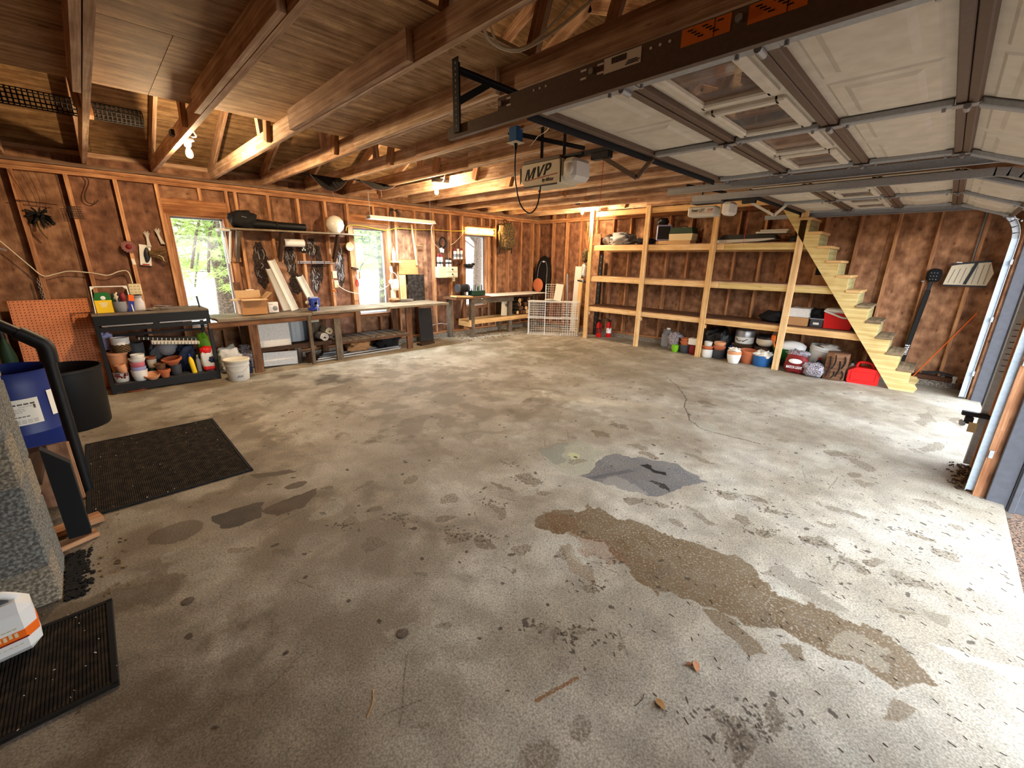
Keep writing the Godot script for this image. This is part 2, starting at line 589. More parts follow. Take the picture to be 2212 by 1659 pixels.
	P.call(V.call([-7.767, 4.30, -7.642, 4.33, -7.477, 4.386, -7.56, 4.55, -7.756, 4.47]), Color(0.20, 0.19, 0.18), 0.75, 0.05, 0.0)
	P.call(V.call([-7.533, 4.489, -7.30, 4.43, -7.159, 4.44, -7.2, 4.52, -7.339, 4.61, -7.463, 4.60]), Color(0.26, 0.20, 0.16), 0.72, 0.04, 0.0)
	P.call(V.call([-7.45, 3.92, -7.213, 4.0, -7.2, 4.07, -7.44, 4.02]), Color(0.28, 0.23, 0.19), 0.65, 0.04, 0.0)
	P.call(oval.call(-7.25, 4.27, 0.07, 0.05), Color(0.26, 0.2, 0.16), 0.6, 0.03, 0.0)
	P.call(V.call([-8.3, 3.92, -7.3, 4.1, -7.2, 4.65, -7.9, 4.72, -8.3, 4.6]), Color(0.40, 0.33, 0.26), 0.45, 0.16, 0.25)
	P.call(oval.call(-7.94, 4.36, 0.13, 0.11), Color(0.34, 0.28, 0.22), 0.45, 0.03, 0.0)
	P.call(V.call([-8.7, 4.6, -8.1, 4.75, -7.8, 5.6, -8.2, 6.2, -8.9, 6.0]), Color(0.40, 0.35, 0.28), 0.65, 0.25, 0.2)  # front-left floor dimmed: falloff of the door light painted into the colour
	P.call(V.call([-8.2, 1.0, -6.4, 0.9, -6.2, 2.4, -7.2, 2.6, -8.2, 2.2]), Color(0.47, 0.43, 0.36), 0.55, 0.3, 0.2)  # back and side patches: brown dirt plus painted falloff of light
	P.call(V.call([-8.2, 4.7, -7.0, 4.6, -6.8, 5.6, -7.4, 6.3, -8.2, 6.0]), Color(0.46, 0.40, 0.32), 0.5, 0.3, 0.2)  # second front-left patch with shade painted into the floor colour
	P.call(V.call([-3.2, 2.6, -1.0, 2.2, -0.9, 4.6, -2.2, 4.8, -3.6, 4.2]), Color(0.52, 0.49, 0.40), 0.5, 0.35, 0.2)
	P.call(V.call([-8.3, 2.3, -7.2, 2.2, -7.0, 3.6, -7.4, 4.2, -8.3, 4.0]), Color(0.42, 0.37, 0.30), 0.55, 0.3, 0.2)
	P.call(V.call([-6.6, 2.2, -4.6, 1.4, -3.6, 3.2, -4.6, 4.9, -6.4, 4.8]), Color(0.44, 0.39, 0.31), 0.6, 0.45, 0.2)  # middle back floor: blotchy brown dirt, deepened as painted light falloff
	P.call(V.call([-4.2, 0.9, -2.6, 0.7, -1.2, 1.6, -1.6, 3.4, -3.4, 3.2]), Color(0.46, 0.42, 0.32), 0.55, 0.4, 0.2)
	# a dry cement smear
	P.call(V.call([-5.74, 7.5, -5.70, 7.65, -5.62, 7.8, -5.69, 7.8, -5.77, 7.6]), Color(0.88, 0.88, 0.82), 0.6, 0.02, 0.0)
	# the crack
	var ck := [-2.445, 4.718, -2.734, 5.012, -3.115, 5.279, -3.534, 5.463, -3.887, 5.674, -4.044, 5.889, -4.019, 6.051, -3.991, 6.359]
	for i in range(0, ck.size() - 2, 2):
		var a := Vector2(ck[i], ck[i + 1])
		var b := Vector2(ck[i + 2], ck[i + 3])
		var n := (b - a).orthogonal().normalized() * 0.006
		P.call([a - n, b - n, b + n, a + n], Color(0.20, 0.16, 0.12), 0.9, 0.02, 0.45)
	# prints and drips: x, z, half sizes
	var spots := [-6.562, 5.159, .07, .04, -6.733, 5.339, .05, .05, -6.428, 5.502, .05, .09, -6.198, 5.288, .03, .10, -6.046, 5.555, .03, .08, -5.988, 5.354, .05, .10, -6.773, 5.529, .06, .05, -6.699, 5.682, .05, .08, -6.466, 6.06, .05, .04, -6.724, 5.99, .025, .02, -6.587, 5.868, .05, .06, -4.664, 4.103, .09, .06, -4.562, 5.298, .06, .09, -4.862, 5.247, .05, .10, -4.874, 5.636, .04, .08, -4.949, 5.756, .04, .08, -4.706, 6.121, .03, .14, -5.686, 6.04, .04, .06, -5.582, 6.193, .04, .05, -5.547, 6.436, .04, .10, -5.71, 6.378, .04, .06, -5.033, 6.597, .05, .10, -5.106, 6.75, .04, .06, -5.358, 6.615, .04, .06, -5.11, 6.435, .05, .05, -3.193, 5.556, .06, .12,
		-4.801, 7.067, .03, .09, -4.773, 7.178, .03, .05, -4.465, 7.602, .05, .07, -5.29, 7.06, .06, .08, -5.378, 7.205, .05, .07, -5.259, 7.279, .04, .05, -5.317, 7.43, .06, .06, -4.754, 7.404, .04, .06, -5.029, 7.016, .03, .07, -5.41, 6.757, .05, .05, -4.205, 7.147, .06, .06, -4.098, 7.059, .05, .05, -4.891, 7.526, .06, .05, -6.761, 7.054, .05, .04, -6.718, 7.022, .05, .04, -6.568, 7.133, .05, .03, -6.909, 6.31, .03, .025, -6.891, 6.38, .04, .03, -6.788, 6.453, .035, .03, -6.699, 6.571, .025, .015, -7.2, 5.963, .03, .025, -6.561, 6.278, .04, .03, -1.956, 7.39, .3, .05, -1.849, 7.62, .2, .03, -2.909, 7.447, .2, .04, -3.716, 6.89, .09, .09, -3.843, 7.061, .1, .06, -7.0, 4.9, .05, .03, -6.9, 4.6, .08, .03, -7.1, 4.5, .03, .03, -6.6, 4.75, .06, .05, -6.9, 5.15, .05, .02]
	for i in range(0, spots.size(), 4):
		P.call(oval.call(spots[i], spots[i + 1], spots[i + 2], spots[i + 3]), Color(0.40, 0.34, 0.26), 0.6, 0.055, 0.5 if i % 8 == 0 else 0.4)
	var r := RandomNumberGenerator.new()
	r.seed = 77
	# boot prints: clusters of lug marks (x, z, heading)
	var prints := [-6.761, 7.054, 0.5, -6.70, 7.00, 0.5, -6.568, 7.133, 0.7, -6.90, 6.34, 1.2, -6.79, 6.45, 1.0, -6.561, 6.278, 0.8, -6.75, 5.52, 1.3, -6.66, 5.66, 1.0, -6.02, 5.36, 1.2, -5.11, 6.435, 1.0, -5.06, 6.60, 1.1, -5.10, 6.76, 1.0, -5.41, 6.757, 1.0, -5.29, 7.05, 1.2, -5.36, 7.20, 1.0, -5.317, 7.43, 0.9, -4.754, 7.40, 1.1, -4.56, 5.30, 1.3, -5.58, 6.19, 1.0, -3.75, 6.95, 0.9, -6.3, 6.25, 0.6, -7.2, 5.0, 0.9, -6.95, 5.15, 1.1, -6.4, 5.4, 1.2, -5.9, 5.1, 1.3, -4.9, 7.5, 0.8]
	for i in range(0, prints.size(), 3):
		for j in 22:
			var o := Vector2(r.randf_range(-0.125, 0.125), r.randf_range(-0.045, 0.045)).rotated(prints[i + 2])
			P.call(oval.call(prints[i] + o.x, prints[i + 1] + o.y, r.randf_range(0.006, 0.013), r.randf_range(0.003, 0.006), r.randf() * 3.0), Color(0.27, 0.23, 0.17), 0.75, 0.006, 0.0)
	# rust streak and scratches
	P.call(V.call([-7.154, 6.485, -6.968, 6.532, -6.966, 6.545, -7.156, 6.498]), Color(0.55, 0.36, 0.20), 0.8, 0.008, 0.3)
	for i in 26:
		var c := Vector2(r.randf_range(-7.9, -3.5), r.randf_range(4.6, 7.7))
		var dd := Vector2(r.randf_range(0.06, 0.28), 0).rotated(r.randf() * 3.0)
		var nn := dd.orthogonal().normalized() * 0.0025
		P.call([c - nn, c + dd - nn, c + dd + nn, c + nn], Color(0.36, 0.31, 0.25), 0.6, 0.01, 0.35)
	for i in 520:
		var s := r.randf_range(0.004, 0.014)
		P.call(oval.call(r.randf_range(-8.6, -1.0), r.randf_range(1.0, 7.75), s * r.randf_range(0.6, 2.2), s, r.randf() * 3.0), Color(0.25, 0.21, 0.16), 0.7, 0.012, 0.0)
	for i in 110:
		var s := r.randf_range(0.012, 0.045)
		P.call(oval.call(r.randf_range(-8.4, -1.0), r.randf_range(1.2, 7.7), s * 1.8, s, r.randf() * 3.0), Color(0.40, 0.34, 0.26), 0.5, 0.05, 0.52)
	for i in 60:
		var s := r.randf_range(0.02, 0.09)
		P.call(oval.call(r.randf_range(-8.0, -1.0), r.randf_range(1.5, 7.7), s * 2.2, s, r.randf() * 3.0), Color(0.80, 0.79, 0.72), 0.35, 0.06, 0.3)
	return tex_of(w, h, d)

# ---------------------------------------------------------------- materials
func mk(key: String, col: Color, rough := 0.8, metal := 0.0, tex: Texture2D = null, su := 1.0, sv := 1.0) -> StandardMaterial3D:
	var m := StandardMaterial3D.new()
	m.resource_name = key
	m.albedo_color = col
	m.roughness = rough
	m.metallic = metal
	m.metallic_specular = 0.4
	if tex:
		m.albedo_texture = tex
		m.uv1_scale = Vector3(su, sv, 1)
	M[key] = m
	return m

func mk3(key: String, col: Color, rough: float, tex: Texture2D, s: float, metal := 0.0) -> StandardMaterial3D:
	var m := mk(key, col, rough, metal, tex)
	m.uv1_triplanar = true
	m.uv1_world_triplanar = true
	m.uv1_scale = Vector3(s, s, s)
	return m

func materials() -> void:
	mk("stud", Color(0.90, 0.71, 0.53), 0.8, 0, T.lumber, 0.6, 2.4)
	mk("stud_b", Color(0.82, 0.63, 0.47), 0.8, 0, T.lumber, 0.6, 2.4)
	mk("plate", Color(0.82, 0.63, 0.46), 0.8, 0, T.lumber, 0.6, 2.4)
	mk("plate_grey", Color(0.52, 0.43, 0.36), 0.8, 0, T.lumber, 0.6, 2.4)
	mk("header", Color(0.74, 0.54, 0.37), 0.8, 0, T.lumber, 0.6, 2.4)
	mk("joist", Color(0.95, 0.85, 0.73), 0.8, 0, T.lumber, 0.6, 2.4)
	mk("joist_b", Color(0.88, 0.76, 0.64), 0.8, 0, T.lumber, 0.6, 2.4)
	mk("strut", Color(0.84, 0.66, 0.48), 0.8, 0, T.lumber, 0.6, 2.4)
	mk("ply", Color(0.62, 0.45, 0.35), 0.75, 0, T.ply, 0.41, 0.82)
	mk("ply_b", Color(0.72, 0.55, 0.42), 0.75, 0, T.ply, 0.41, 0.82)
	mk("ply_red", Color(0.82, 0.62, 0.46), 0.75, 0, T.ply, 0.41, 0.82)
	mk("deck", Color(0.92, 0.78, 0.59), 0.8, 0, T.deck, 0.41, 0.82)
	mk("deck_b", Color(0.86, 0.72, 0.55), 0.8, 0, T.deck, 0.41, 0.82)
	mk("roof", Color(0.70, 0.58, 0.42), 0.85, 0, T.deck, 0.41, 0.82)
	mk("pine", Color(0.95, 0.83, 0.64), 0.7, 0, T.pine, 0.6, 2.4)
	mk("pine_b", Color(0.91, 0.77, 0.56), 0.7, 0, T.pine, 0.6, 2.4)
	mk("treated", Color(0.88, 0.81, 0.58), 0.7, 0, T.pine, 0.6, 2.4)
	mk("treated_b", Color(0.74, 0.73, 0.55), 0.7, 0, T.pine, 0.6, 2.4)
	mk("tread", Color(0.66, 0.58, 0.46), 0.8, 0, T.old, 0.6, 2.4)
	mk("bench_top", Color(0.66, 0.60, 0.50), 0.55, 0, T.old, 0.6, 2.4)
	mk("bench_wood", Color(0.56, 0.40, 0.28), 0.8, 0, T.old, 0.6, 2.4)
	mk("grey_wood", Color(0.56, 0.51, 0.45), 0.8, 0, T.old, 0.6, 2.4)
	mk("dark_wood", Color(0.34, 0.24, 0.17), 0.8, 0, T.old, 0.6, 2.4)
	mk("bark", Color(0.36, 0.29, 0.24), 0.95, 0, T.dirt, 3, 3)
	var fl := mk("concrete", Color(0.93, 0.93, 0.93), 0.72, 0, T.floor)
	fl.detail_enabled = true
	fl.detail_albedo = T.fine
	fl.detail_blend_mode = BaseMaterial3D.BLEND_MODE_MUL
	fl.detail_uv_layer = BaseMaterial3D.DETAIL_UV_2
	mk3("curb", Color(0.66, 0.62, 0.56), 0.9, T.block, 1.5)
	mk3("block", Color(0.56, 0.56, 0.53), 0.95, T.block, 2.4)
	mk3("block_b", Color(0.66, 0.62, 0.54), 0.95, T.block, 2.4)
	mk3("mortar", Color(0.62, 0.60, 0.55), 0.95, T.block, 3.0)
	mk3("gravel", Color(0.80, 0.78, 0.76), 0.95, T.litter, 1.2)
	mk3("snow", Color(0.93, 0.94, 0.96), 0.9, T.soft, 0.3)
	mk3("grey_paint", Color(0.33, 0.34, 0.37), 0.6, T.soft, 1.2)
	mk3("siding", Color(0.50, 0.47, 0.44), 0.9, T.soft, 1.0)
	mk3("door_white", Color(0.86, 0.84, 0.79), 0.45, T.soft, 0.6)
	mk3("door_rail", Color(0.40, 0.33, 0.28), 0.5, T.soft, 2.0)
	mk3("galvanised", Color(0.66, 0.68, 0.70), 0.45, T.soft, 3.0, 0.25)
	mk3("track_white", Color(0.74, 0.80, 0.86), 0.4, T.soft, 2.0, 0.35)
	mk3("track_grey", Color(0.40, 0.34, 0.30), 0.5, T.soft, 3.0, 0.1)
	mk3("steel_dark", Color(0.20, 0.21, 0.23), 0.5, T.soft, 4.0, 0.6)
	mk3("steel", Color(0.66, 0.67, 0.69), 0.35, T.soft, 4.0, 0.6)
	mk3("rust", Color(0.36, 0.22, 0.14), 0.85, T.mottle, 6.0)
	mk("black", Color(0.055, 0.055, 0.06), 0.5)
	mk("black_soft", Color(0.07, 0.07, 0.075), 0.85)
	mk("rubber", Color(0.06, 0.055, 0.05), 0.9)
	mk("white", Color(0.88, 0.88, 0.86), 0.5)
	mk("white_dirty", Color(0.78, 0.77, 0.73), 0.6)
	mk("cream", Color(0.84, 0.79, 0.63), 0.55)
	mk("ivory", Color(0.84, 0.80, 0.70), 0.5)
	mk("grey", Color(0.50, 0.51, 0.53), 0.6)
	mk("grey_dark", Color(0.24, 0.25, 0.27), 0.6)
	mk("red", Color(0.80, 0.10, 0.09), 0.4)
	mk("red_dark", Color(0.45, 0.10, 0.10), 0.6)
	mk("orange", Color(0.93, 0.42, 0.10), 0.5)
	mk("yellow", Color(0.95, 0.80, 0.12), 0.5)
	mk("green", Color(0.10, 0.42, 0.16), 0.5)
	mk("green_dark", Color(0.10, 0.22, 0.15), 0.6)
	mk("green_lime", Color(0.45, 0.68, 0.12), 0.5)
	mk("blue", Color(0.10, 0.17, 0.42), 0.42)
	mk("blue_vise", Color(0.14, 0.22, 0.58), 0.45)
	mk("blue_pot", Color(0.16, 0.36, 0.58), 0.3)
	mk("navy", Color(0.12, 0.16, 0.26), 0.6)
	mk("lilac", Color(0.58, 0.60, 0.78), 0.55)
	mk("pink", Color(0.76, 0.42, 0.48), 0.55)
	mk3("terracotta", Color(0.74, 0.42, 0.27), 0.85, T.soft, 8.0)
	mk3("terracotta_pale", Color(0.84, 0.60, 0.44), 0.85, T.soft, 8.0)
	mk3("card", Color(0.72, 0.53, 0.35), 0.85, T.soft, 3.0)
	mk3("card_pale", Color(0.80, 0.66, 0.48), 0.85, T.soft, 3.0)
	mk3("pegboard", Color(0.85, 0.54, 0.37), 0.7, T.soft, 1.0)
	mk3("pegboard_brown", Color(0.72, 0.53, 0.32), 0.7, T.soft, 1.5)
	mk3("mat", Color(0.20, 0.165, 0.125), 0.95, T.dirt, 2.2)
	mk3("felt", Color(0.09, 0.08, 0.08), 0.95, T.soft, 3.0)
	mk3("straw", Color(0.56, 0.44, 0.28), 0.9, T.mottle, 9.0)
	mk3("camo", Color(1, 1, 1), 0.85, T.camo, 2.2)
	mk3("leafprint", Color(1, 1, 1), 0.4, T.leafprint, 3.2)
	mk3("dark_sheet", Color(0.20, 0.17, 0.15), 0.6, T.dirt, 2.0)
	mk3("dark_spray", Color(0.27, 0.21, 0.18), 0.8, T.dirt, 5.0)
	mk("chalk", Color(0.64, 0.64, 0.66), 0.9)
	mk("petal", Color(0.50, 0.33, 0.32), 0.7)
	mk("slate", Color(0.14, 0.13, 0.13), 0.7)
	mk3("foam", Color(0.87, 0.86, 0.84), 0.7, T.soft, 2.0)
	mk("porcelain", Color(0.90, 0.89, 0.85), 0.2)
	mk("sticker_orange", Color(0.86, 0.46, 0.14), 0.6)
	mk("ink", Color(0.05, 0.05, 0.05), 0.7)
	mk("ink_red", Color(0.62, 0.10, 0.09), 0.6)
	mk("ink_white", Color(0.93, 0.93, 0.93), 0.6)
	mk("paper", Color(0.90, 0.89, 0.84), 0.8)
	mk("cable", Color(0.84, 0.80, 0.70), 0.6)
	mk("cable_yellow", Color(0.86, 0.72, 0.18), 0.6)
	mk("foliage", Color(0.58, 0.66, 0.36), 0.8)
	M.foliage.backlight_enabled = true
	M.foliage.backlight = Color(0.42, 0.52, 0.18)
	mk("leaf_brown", Color(0.50, 0.30, 0.18), 0.8)
	mk("leaf_tan", Color(0.74, 0.54, 0.30), 0.8)
	var g := mk("pane", Color(0.92, 0.96, 0.96, 0.06), 0.02)
	g.transparency = BaseMaterial3D.TRANSPARENCY_ALPHA
	g.metallic_specular = 0.3
	var pl := mk("clear_plastic", Color(0.90, 0.90, 0.90, 0.35), 0.2)
	pl.transparency = BaseMaterial3D.TRANSPARENCY_ALPHA
	var b := mk("glow_bulb", Color(1, 0.95, 0.85), 0.4)
	b.emission_enabled = true
	b.emission = Color(1.0, 0.80, 0.50)
	b.emission_energy_multiplier = 5.0
	var tb := mk("glow_tube", Color(1, 1, 1), 0.4)
	tb.emission_enabled = true
	tb.emission = Color(0.92, 0.98, 1.0)
	tb.emission_energy_multiplier = 4.0
	var v := mk("glow_vanity", Color(1, 0.95, 0.85), 0.4)
	v.emission_enabled = true
	v.emission = Color(1.0, 0.84, 0.58)
	v.emission_energy_multiplier = 2.5

# ---------------------------------------------------------------- outdoors
func spray_mesh(sd: int) -> ArrayMesh:
	var r := RandomNumberGenerator.new()
	r.seed = sd
	var st := sf()
	for i in 16:
		var a := r.randf_range(-1.3, 1.3)
		var d := Vector3(cos(a), r.randf_range(-0.7, 0.4), sin(a)).normalized()
		var s := d.cross(Vector3(0.2, 1, 0.1)).normalized() * 0.005
		var o := Vector3(r.randf_range(0.0, 0.16), r.randf_range(-0.03, 0.03), r.randf_range(-0.05, 0.05))
		var p := o + d * r.randf_range(0.06, 0.13)
		var n := Vector3(0, 1, 0)
		tri(st, o - s, o + s, p, n, n, n)
		tri(st, o - s * 0.5 + Vector3(0, 0.004, 0), p, p + s * 1.2 - d * 0.05, n, n, n)
	return st.commit()

func conifer(at: Vector3, high: float, bole: float, clear: float, spread: float, sprays: int, sd: int, label: String) -> void:
	var t := thing("conifer_tree", label, "tree", at, 0.0, "conifers outside the windows")
	var r := RandomNumberGenerator.new()
	r.seed = sd
	var st := sf()
	var pts := []
	for i in 9:
		var k := i / 8.0
		pts.append(Vector3(sin(k * 3.0 + sd) * 0.12, k * high, cos(k * 2.3 + sd) * 0.1))
	for i in 8:
		rod(st, pts[i], pts[i + 1] + Vector3(0, 0.03, 0), lerpf(bole, 0.03, pow(i / 8.0, 0.8)) * (1.35 if i == 0 else 1.0), 9, lerpf(bole, 0.03, pow((i + 1) / 8.0, 0.8)))
	part(t, "trunk", st, M.bark)
	var mm := MultiMesh.new()
	mm.transform_format = MultiMesh.TRANSFORM_3D
	mm.mesh = spray_mesh(sd)
	mm.instance_count = sprays
	var bs := sf()
	var branches := int(sprays / 70.0) + 1
	var n := 0
	for j in branches:
		var y := lerpf(clear, high * 0.96, float(j) / branches)
		var L := spread * (1.0 - 0.8 * (y - clear) / maxf(high - clear, 0.1)) * r.randf_range(0.7, 1.1)
		var a := j * 2.4 + r.randf_range(-0.4, 0.4)
		var d := Vector3(cos(a), 0, sin(a))
		var tip := d * L + Vector3(0, y - L * r.randf_range(0.15, 0.45), 0)
		var mid := d * L * 0.5 + Vector3(0, y + L * 0.06, 0)
		if j < 40:
			tube(bs, smooth([Vector3(0, y, 0), mid, tip], 3), 0.025, 5)
		for i in int(float(sprays) / branches):
			if n >= sprays:
				break
			var k := sqrt(r.randf())
			var p := Vector3(0, y, 0).lerp(mid, k * 2.0) if k < 0.5 else mid.lerp(tip, k * 2.0 - 1.0)
			p += Vector3(r.randf_range(-1, 1), r.randf_range(-0.9, 0.35), r.randf_range(-1, 1)) * (0.12 + 0.22 * L * k)
			var b := Basis(Vector3.UP, -a + r.randf_range(-1.2, 1.2)) * Basis(Vector3.BACK, r.randf_range(-0.7, 0.2)) * Basis(Vector3.RIGHT, r.randf_range(-0.6, 0.6))
			mm.set_instance_transform(n, Transform3D(b.scaled(Vector3.ONE * r.randf_range(0.7, 1.5)), p))
			n += 1
	while n < sprays:
		mm.set_instance_transform(n, Transform3D(Basis(), Vector3(0, high * 0.9, 0)))
		n += 1
	part(t, "branch", bs, M.bark)
	var mi := MultiMeshInstance3D.new()
	mi.name = "needles"
	mi.multimesh = mm
	mi.material_override = M.foliage
	stuff(mi)
	t.add_child(mi, true)

func bare_tree(at: Vector3, high: float, bole: float, sd: int, label: String) -> void:
	var t := thing("bare_tree", label, "tree", at, 0.0, "bare trees in the snow")
	var r := RandomNumberGenerator.new()
	r.seed = sd
	var st := sf()
	rod(st, Vector3.ZERO, Vector3(0.1, high * 0.5, 0), bole, 8, bole * 0.7)
	rod(st, Vector3(0.1, high * 0.49, 0), Vector3(0, high, 0.1), bole * 0.7, 8, bole * 0.2)
	part(t, "trunk", st, M.bark)
	for j in 9:
		var s2 := sf()
		var y := high * r.randf_range(0.25, 0.9)
		var a := r.randf() * TAU
		var d := Vector3(cos(a), 0.7, sin(a))
		var L := high * r.randf_range(0.15, 0.35)
		tube(s2, smooth([Vector3(0.05, y, 0), Vector3(0.05, y, 0) + d * L * 0.5, Vector3(0.05, y, 0) + d * L + Vector3(0, -0.2, 0)], 3), bole * 0.28, 5)
		part(t, "branch", s2, M.bark)

func outdoors() -> void:
	var st := sf()
	bx(st, Vector3(-6, -0.65, -30.2), Vector3(120, 0.8, 60))
	var g := part(struct("ground_snow"), "snow_cover", st, M.snow)
	g.set_meta("label", "snow lying on the ground outside")
	st = sf()
	bx(st, Vector3(-6, -0.6, 27.8), Vector3(120, 1.0, 39.9))
	bx(st, Vector3(30.1, -0.6, 3.8), Vector3(60, 1.0, 8.0))
	part(struct("ground_gravel"), "gravel", st, M.gravel)
	st = sf()
	var r := RandomNumberGenerator.new()
	r.seed = 5
	for i in 900:
		var p := Vector3(r.randf_range(-5.0, 1.5), -0.09, r.randf_range(7.95, 10.5))
		var s := r.randf_range(0.02, 0.05)
		var b := Basis.from_euler(Vector3(r.randf_range(-0.6, 0.6), r.randf() * TAU, r.randf_range(-0.6, 0.6)))
		var n := b * Vector3.UP
		p.y += s * 0.4
		quad(st, p + b * Vector3(-s, 0, 0), p + b * Vector3(0, 0.006, s * 0.6), p + b * Vector3(s, 0, 0), p + b * Vector3(0, 0.006, -s * 0.6), n)
	var lf := one("fallen_leaves", st, M.leaf_brown, "brown fallen leaves scattered on the gravel outside the doors", "leaves")
	stuff(lf)
	conifer(Vector3(-5.72, -0.28, -4.6), 9.0, 0.24, 2.0, 2.9, 15000, 3, "big conifer with thick grey trunk outside the window beside the metal rack")
	conifer(Vector3(-0.4, -0.28, -7.2), 9.0, 0.22, 1.7, 2.6, 13000, 8, "dense green conifer outside the middle window")
	conifer(Vector3(-10.4, -0.28, -5.6), 10.0, 0.25, 4.2, 3.6, 8000, 21, "unseen tall conifer added left of the big trunk to block low sun")  # out of view; added in the path of the low sun to stop it
	conifer(Vector3(-17.0, -0.28, -13.5), 11.0, 0.25, 5.0, 3.8, 6000, 22, "unseen conifer added further out with high lower branches to block low sun")  # second added tree, out of view, screening the windows from low sun
	conifer(Vector3(-5.6, -0.28, -15.0), 10.0, 0.22, 1.0, 3.2, 4200, 15, "conifer deep in the snowy yard behind the big trunk")
	conifer(Vector3(1.6, -0.28, -16.0), 10.0, 0.22, 1.0, 3.4, 4200, 16, "conifer deep in the snowy yard beyond the middle window")
	bare_tree(Vector3(3.3, -0.28, -6.3), 6.0, 0.2, 4, "bare grey tree outside the window under the row of bulbs")
	bare_tree(Vector3(7.4, -0.28, -11.0), 7.0, 0.16, 6, "bare slim tree far out in the snow")
	bare_tree(Vector3(-2.4, -0.28, -11.0), 7.0, 0.16, 9, "bare tree between the far conifers")

# ---------------------------------------------------------------- the shell
func stud_run(parent: Node, along_x: bool, face: float, centre: float, y0: float, y1: float, m: Material) -> void:
	var st := sf()
	if along_x:
		bx(st, Vector3(centre, (y0 + y1) / 2, 0.045), Vector3(0.038, y1 - y0, 0.089))
	else:
		bx(st, Vector3(-0.045, (y0 + y1) / 2, centre), Vector3(0.089, y1 - y0, 0.038))
	part(parent, "stud", st, m)

func shell() -> void:
	# slab
	var st := sf()
	var x0 := ROOM_L
	var q := [Vector3(x0, 0, -0.1), Vector3(0.1, 0, -0.1), Vector3(0.1, 0, 7.83), Vector3(x0, 0, 7.83)]
	for f in [[0, 1, 2], [0, 2, 3]]:
		for i in f:
			st.set_normal(Vector3.UP)
			st.set_uv(Vector2((q[i].x + 9.0) / 9.0, q[i].z / 7.85))
			st.set_uv2(Vector2(q[i].x, q[i].z) * 1.7)
			st.add_vertex(q[i])
	for e in [[3, 2, Vector3.BACK], [1, 2, Vector3.RIGHT], [0, 1, Vector3.FORWARD]]:
		var a: Vector3 = q[e[0]]
		var b: Vector3 = q[e[1]]
		var dn := Vector3(0, -0.14, 0)
		quad(st, a, b, b + dn, a + dn, e[2], Vector2(0.6, 0.9), Vector2(0.9, 0.9), Vector2(0.9, 0.93), Vector2(0.6, 0.93))
	var fl := MeshInstance3D.new()
	fl.name = "floor"
	fl.mesh = st.commit()
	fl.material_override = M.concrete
	fl.set_meta("kind", "structure")
	add_child(fl)
	var wins := [[-7.15, -6.53], [-4.73, -4.11], [-2.345, -1.725]]
	# wall with the windows
	var A := struct("wall_left")
	st = sf()
	bx(st, Vector3(-4.95, 0.04, 0.01), Vector3(9.9, 0.08, 0.26))
	part(A, "curb", st, M.curb)
	var edges := [x0]
	for w in wins:
		edges.append(w[0])
		edges.append(w[1])
	edges.append(0.0)
	var n := 0
	for i in range(0, edges.size(), 2):
		var a: float = edges[i]
		var b: float = edges[i + 1]
		var cnt := int(ceil((b - a) / 1.25))
		for j in cnt:
			var c := a + (b - a) * (j + 0.5) / cnt
			st = sf()
			bx(st, Vector3(c, 1.31, -0.03), Vector3((b - a) / cnt - 0.003, 2.62, 0.06))
			part(A, "plywood_panel", st, M.ply if n % 2 == 0 else M.ply_b)
			n += 1
	for w in wins:
		for yy in [[0.0, 0.575], [2.06, 2.62]]:
			st = sf()
			bx(st, Vector3((w[0] + w[1]) / 2, (yy[0] + yy[1]) / 2, -0.03), Vector3(w[1] - w[0], yy[1] - yy[0], 0.06))
			part(A, "plywood_panel", st, M.ply_b)
	st = sf()
	for i in range(0, edges.size(), 2):
		bx(st, Vector3((edges[i] + edges[i + 1]) / 2, 1.33, -0.075), Vector3(edges[i + 1] - edges[i], 2.70, 0.026))
	for w in wins:
		bx(st, Vector3((w[0] + w[1]) / 2, 0.275, -0.075), Vector3(w[1] - w[0], 0.60, 0.026))
		bx(st, Vector3((w[0] + w[1]) / 2, 2.37, -0.075), Vector3(w[1] - w[0], 0.62, 0.026))
	part(A, "siding", st, M.siding)
	for k in 3:
		st = sf()
		bx(st, Vector3(-4.95, PLATE + 0.0195 + k * 0.043, 0.045), Vector3(9.9, 0.039, 0.092 if k < 2 else 0.13))
		part(A, "top_plate", st, M.plate if k < 2 else M.plate_grey)
	st = sf()
	bx(st, Vector3(-4.95, 0.1, 0.045), Vector3(9.9, 0.038, 0.089))
	part(A, "bottom_plate", st, M.plate)
	for k in range(-3, 21):
		var c := -8.4164 + 0.019 + STEP * k
		var free := c < -0.1
		for w in wins:
			if c > w[0] - 0.09 and c < w[1] + 0.09:
				free = false
				if c > w[0] + 0.06 and c < w[1] - 0.06:
					stud_run(A, true, 0, c, 2.25, PLATE, M.stud)
					stud_run(A, true, 0, c, 0.12, 0.535, M.stud_b)
		if free:
			stud_run(A, true, 0, c, 0.12, PLATE, M.stud if k % 3 else M.stud_b)
	for w in wins:
		stud_run(A, true, 0, w[0] - 0.058, 0.12, PLATE, M.stud)
		stud_run(A, true, 0, w[0] - 0.019, 0.12, 2.06, M.stud_b)
		stud_run(A, true, 0, w[1] + 0.019, 0.12, 2.06, M.stud)
		stud_run(A, true, 0, w[1] + 0.058, 0.12, PLATE, M.stud_b)
		st = sf()
		bx(st, Vector3((w[0] + w[1]) / 2, 2.155, 0.045), Vector3(w[1] - w[0] + 0.076, 0.19, 0.089))
		part(A, "header", st, M.header)
		st = sf()
		bx(st, Vector3((w[0] + w[1]) / 2, 0.555, 0.045), Vector3(w[1] - w[0], 0.038, 0.089))
		part(A, "sill", st, M.header)
	st = sf()
	bx(st, Vector3(-0.06, 1.26, 0.045), Vector3(0.06, 2.28, 0.089))
	part(A, "corner_post", st, M.stud_b)
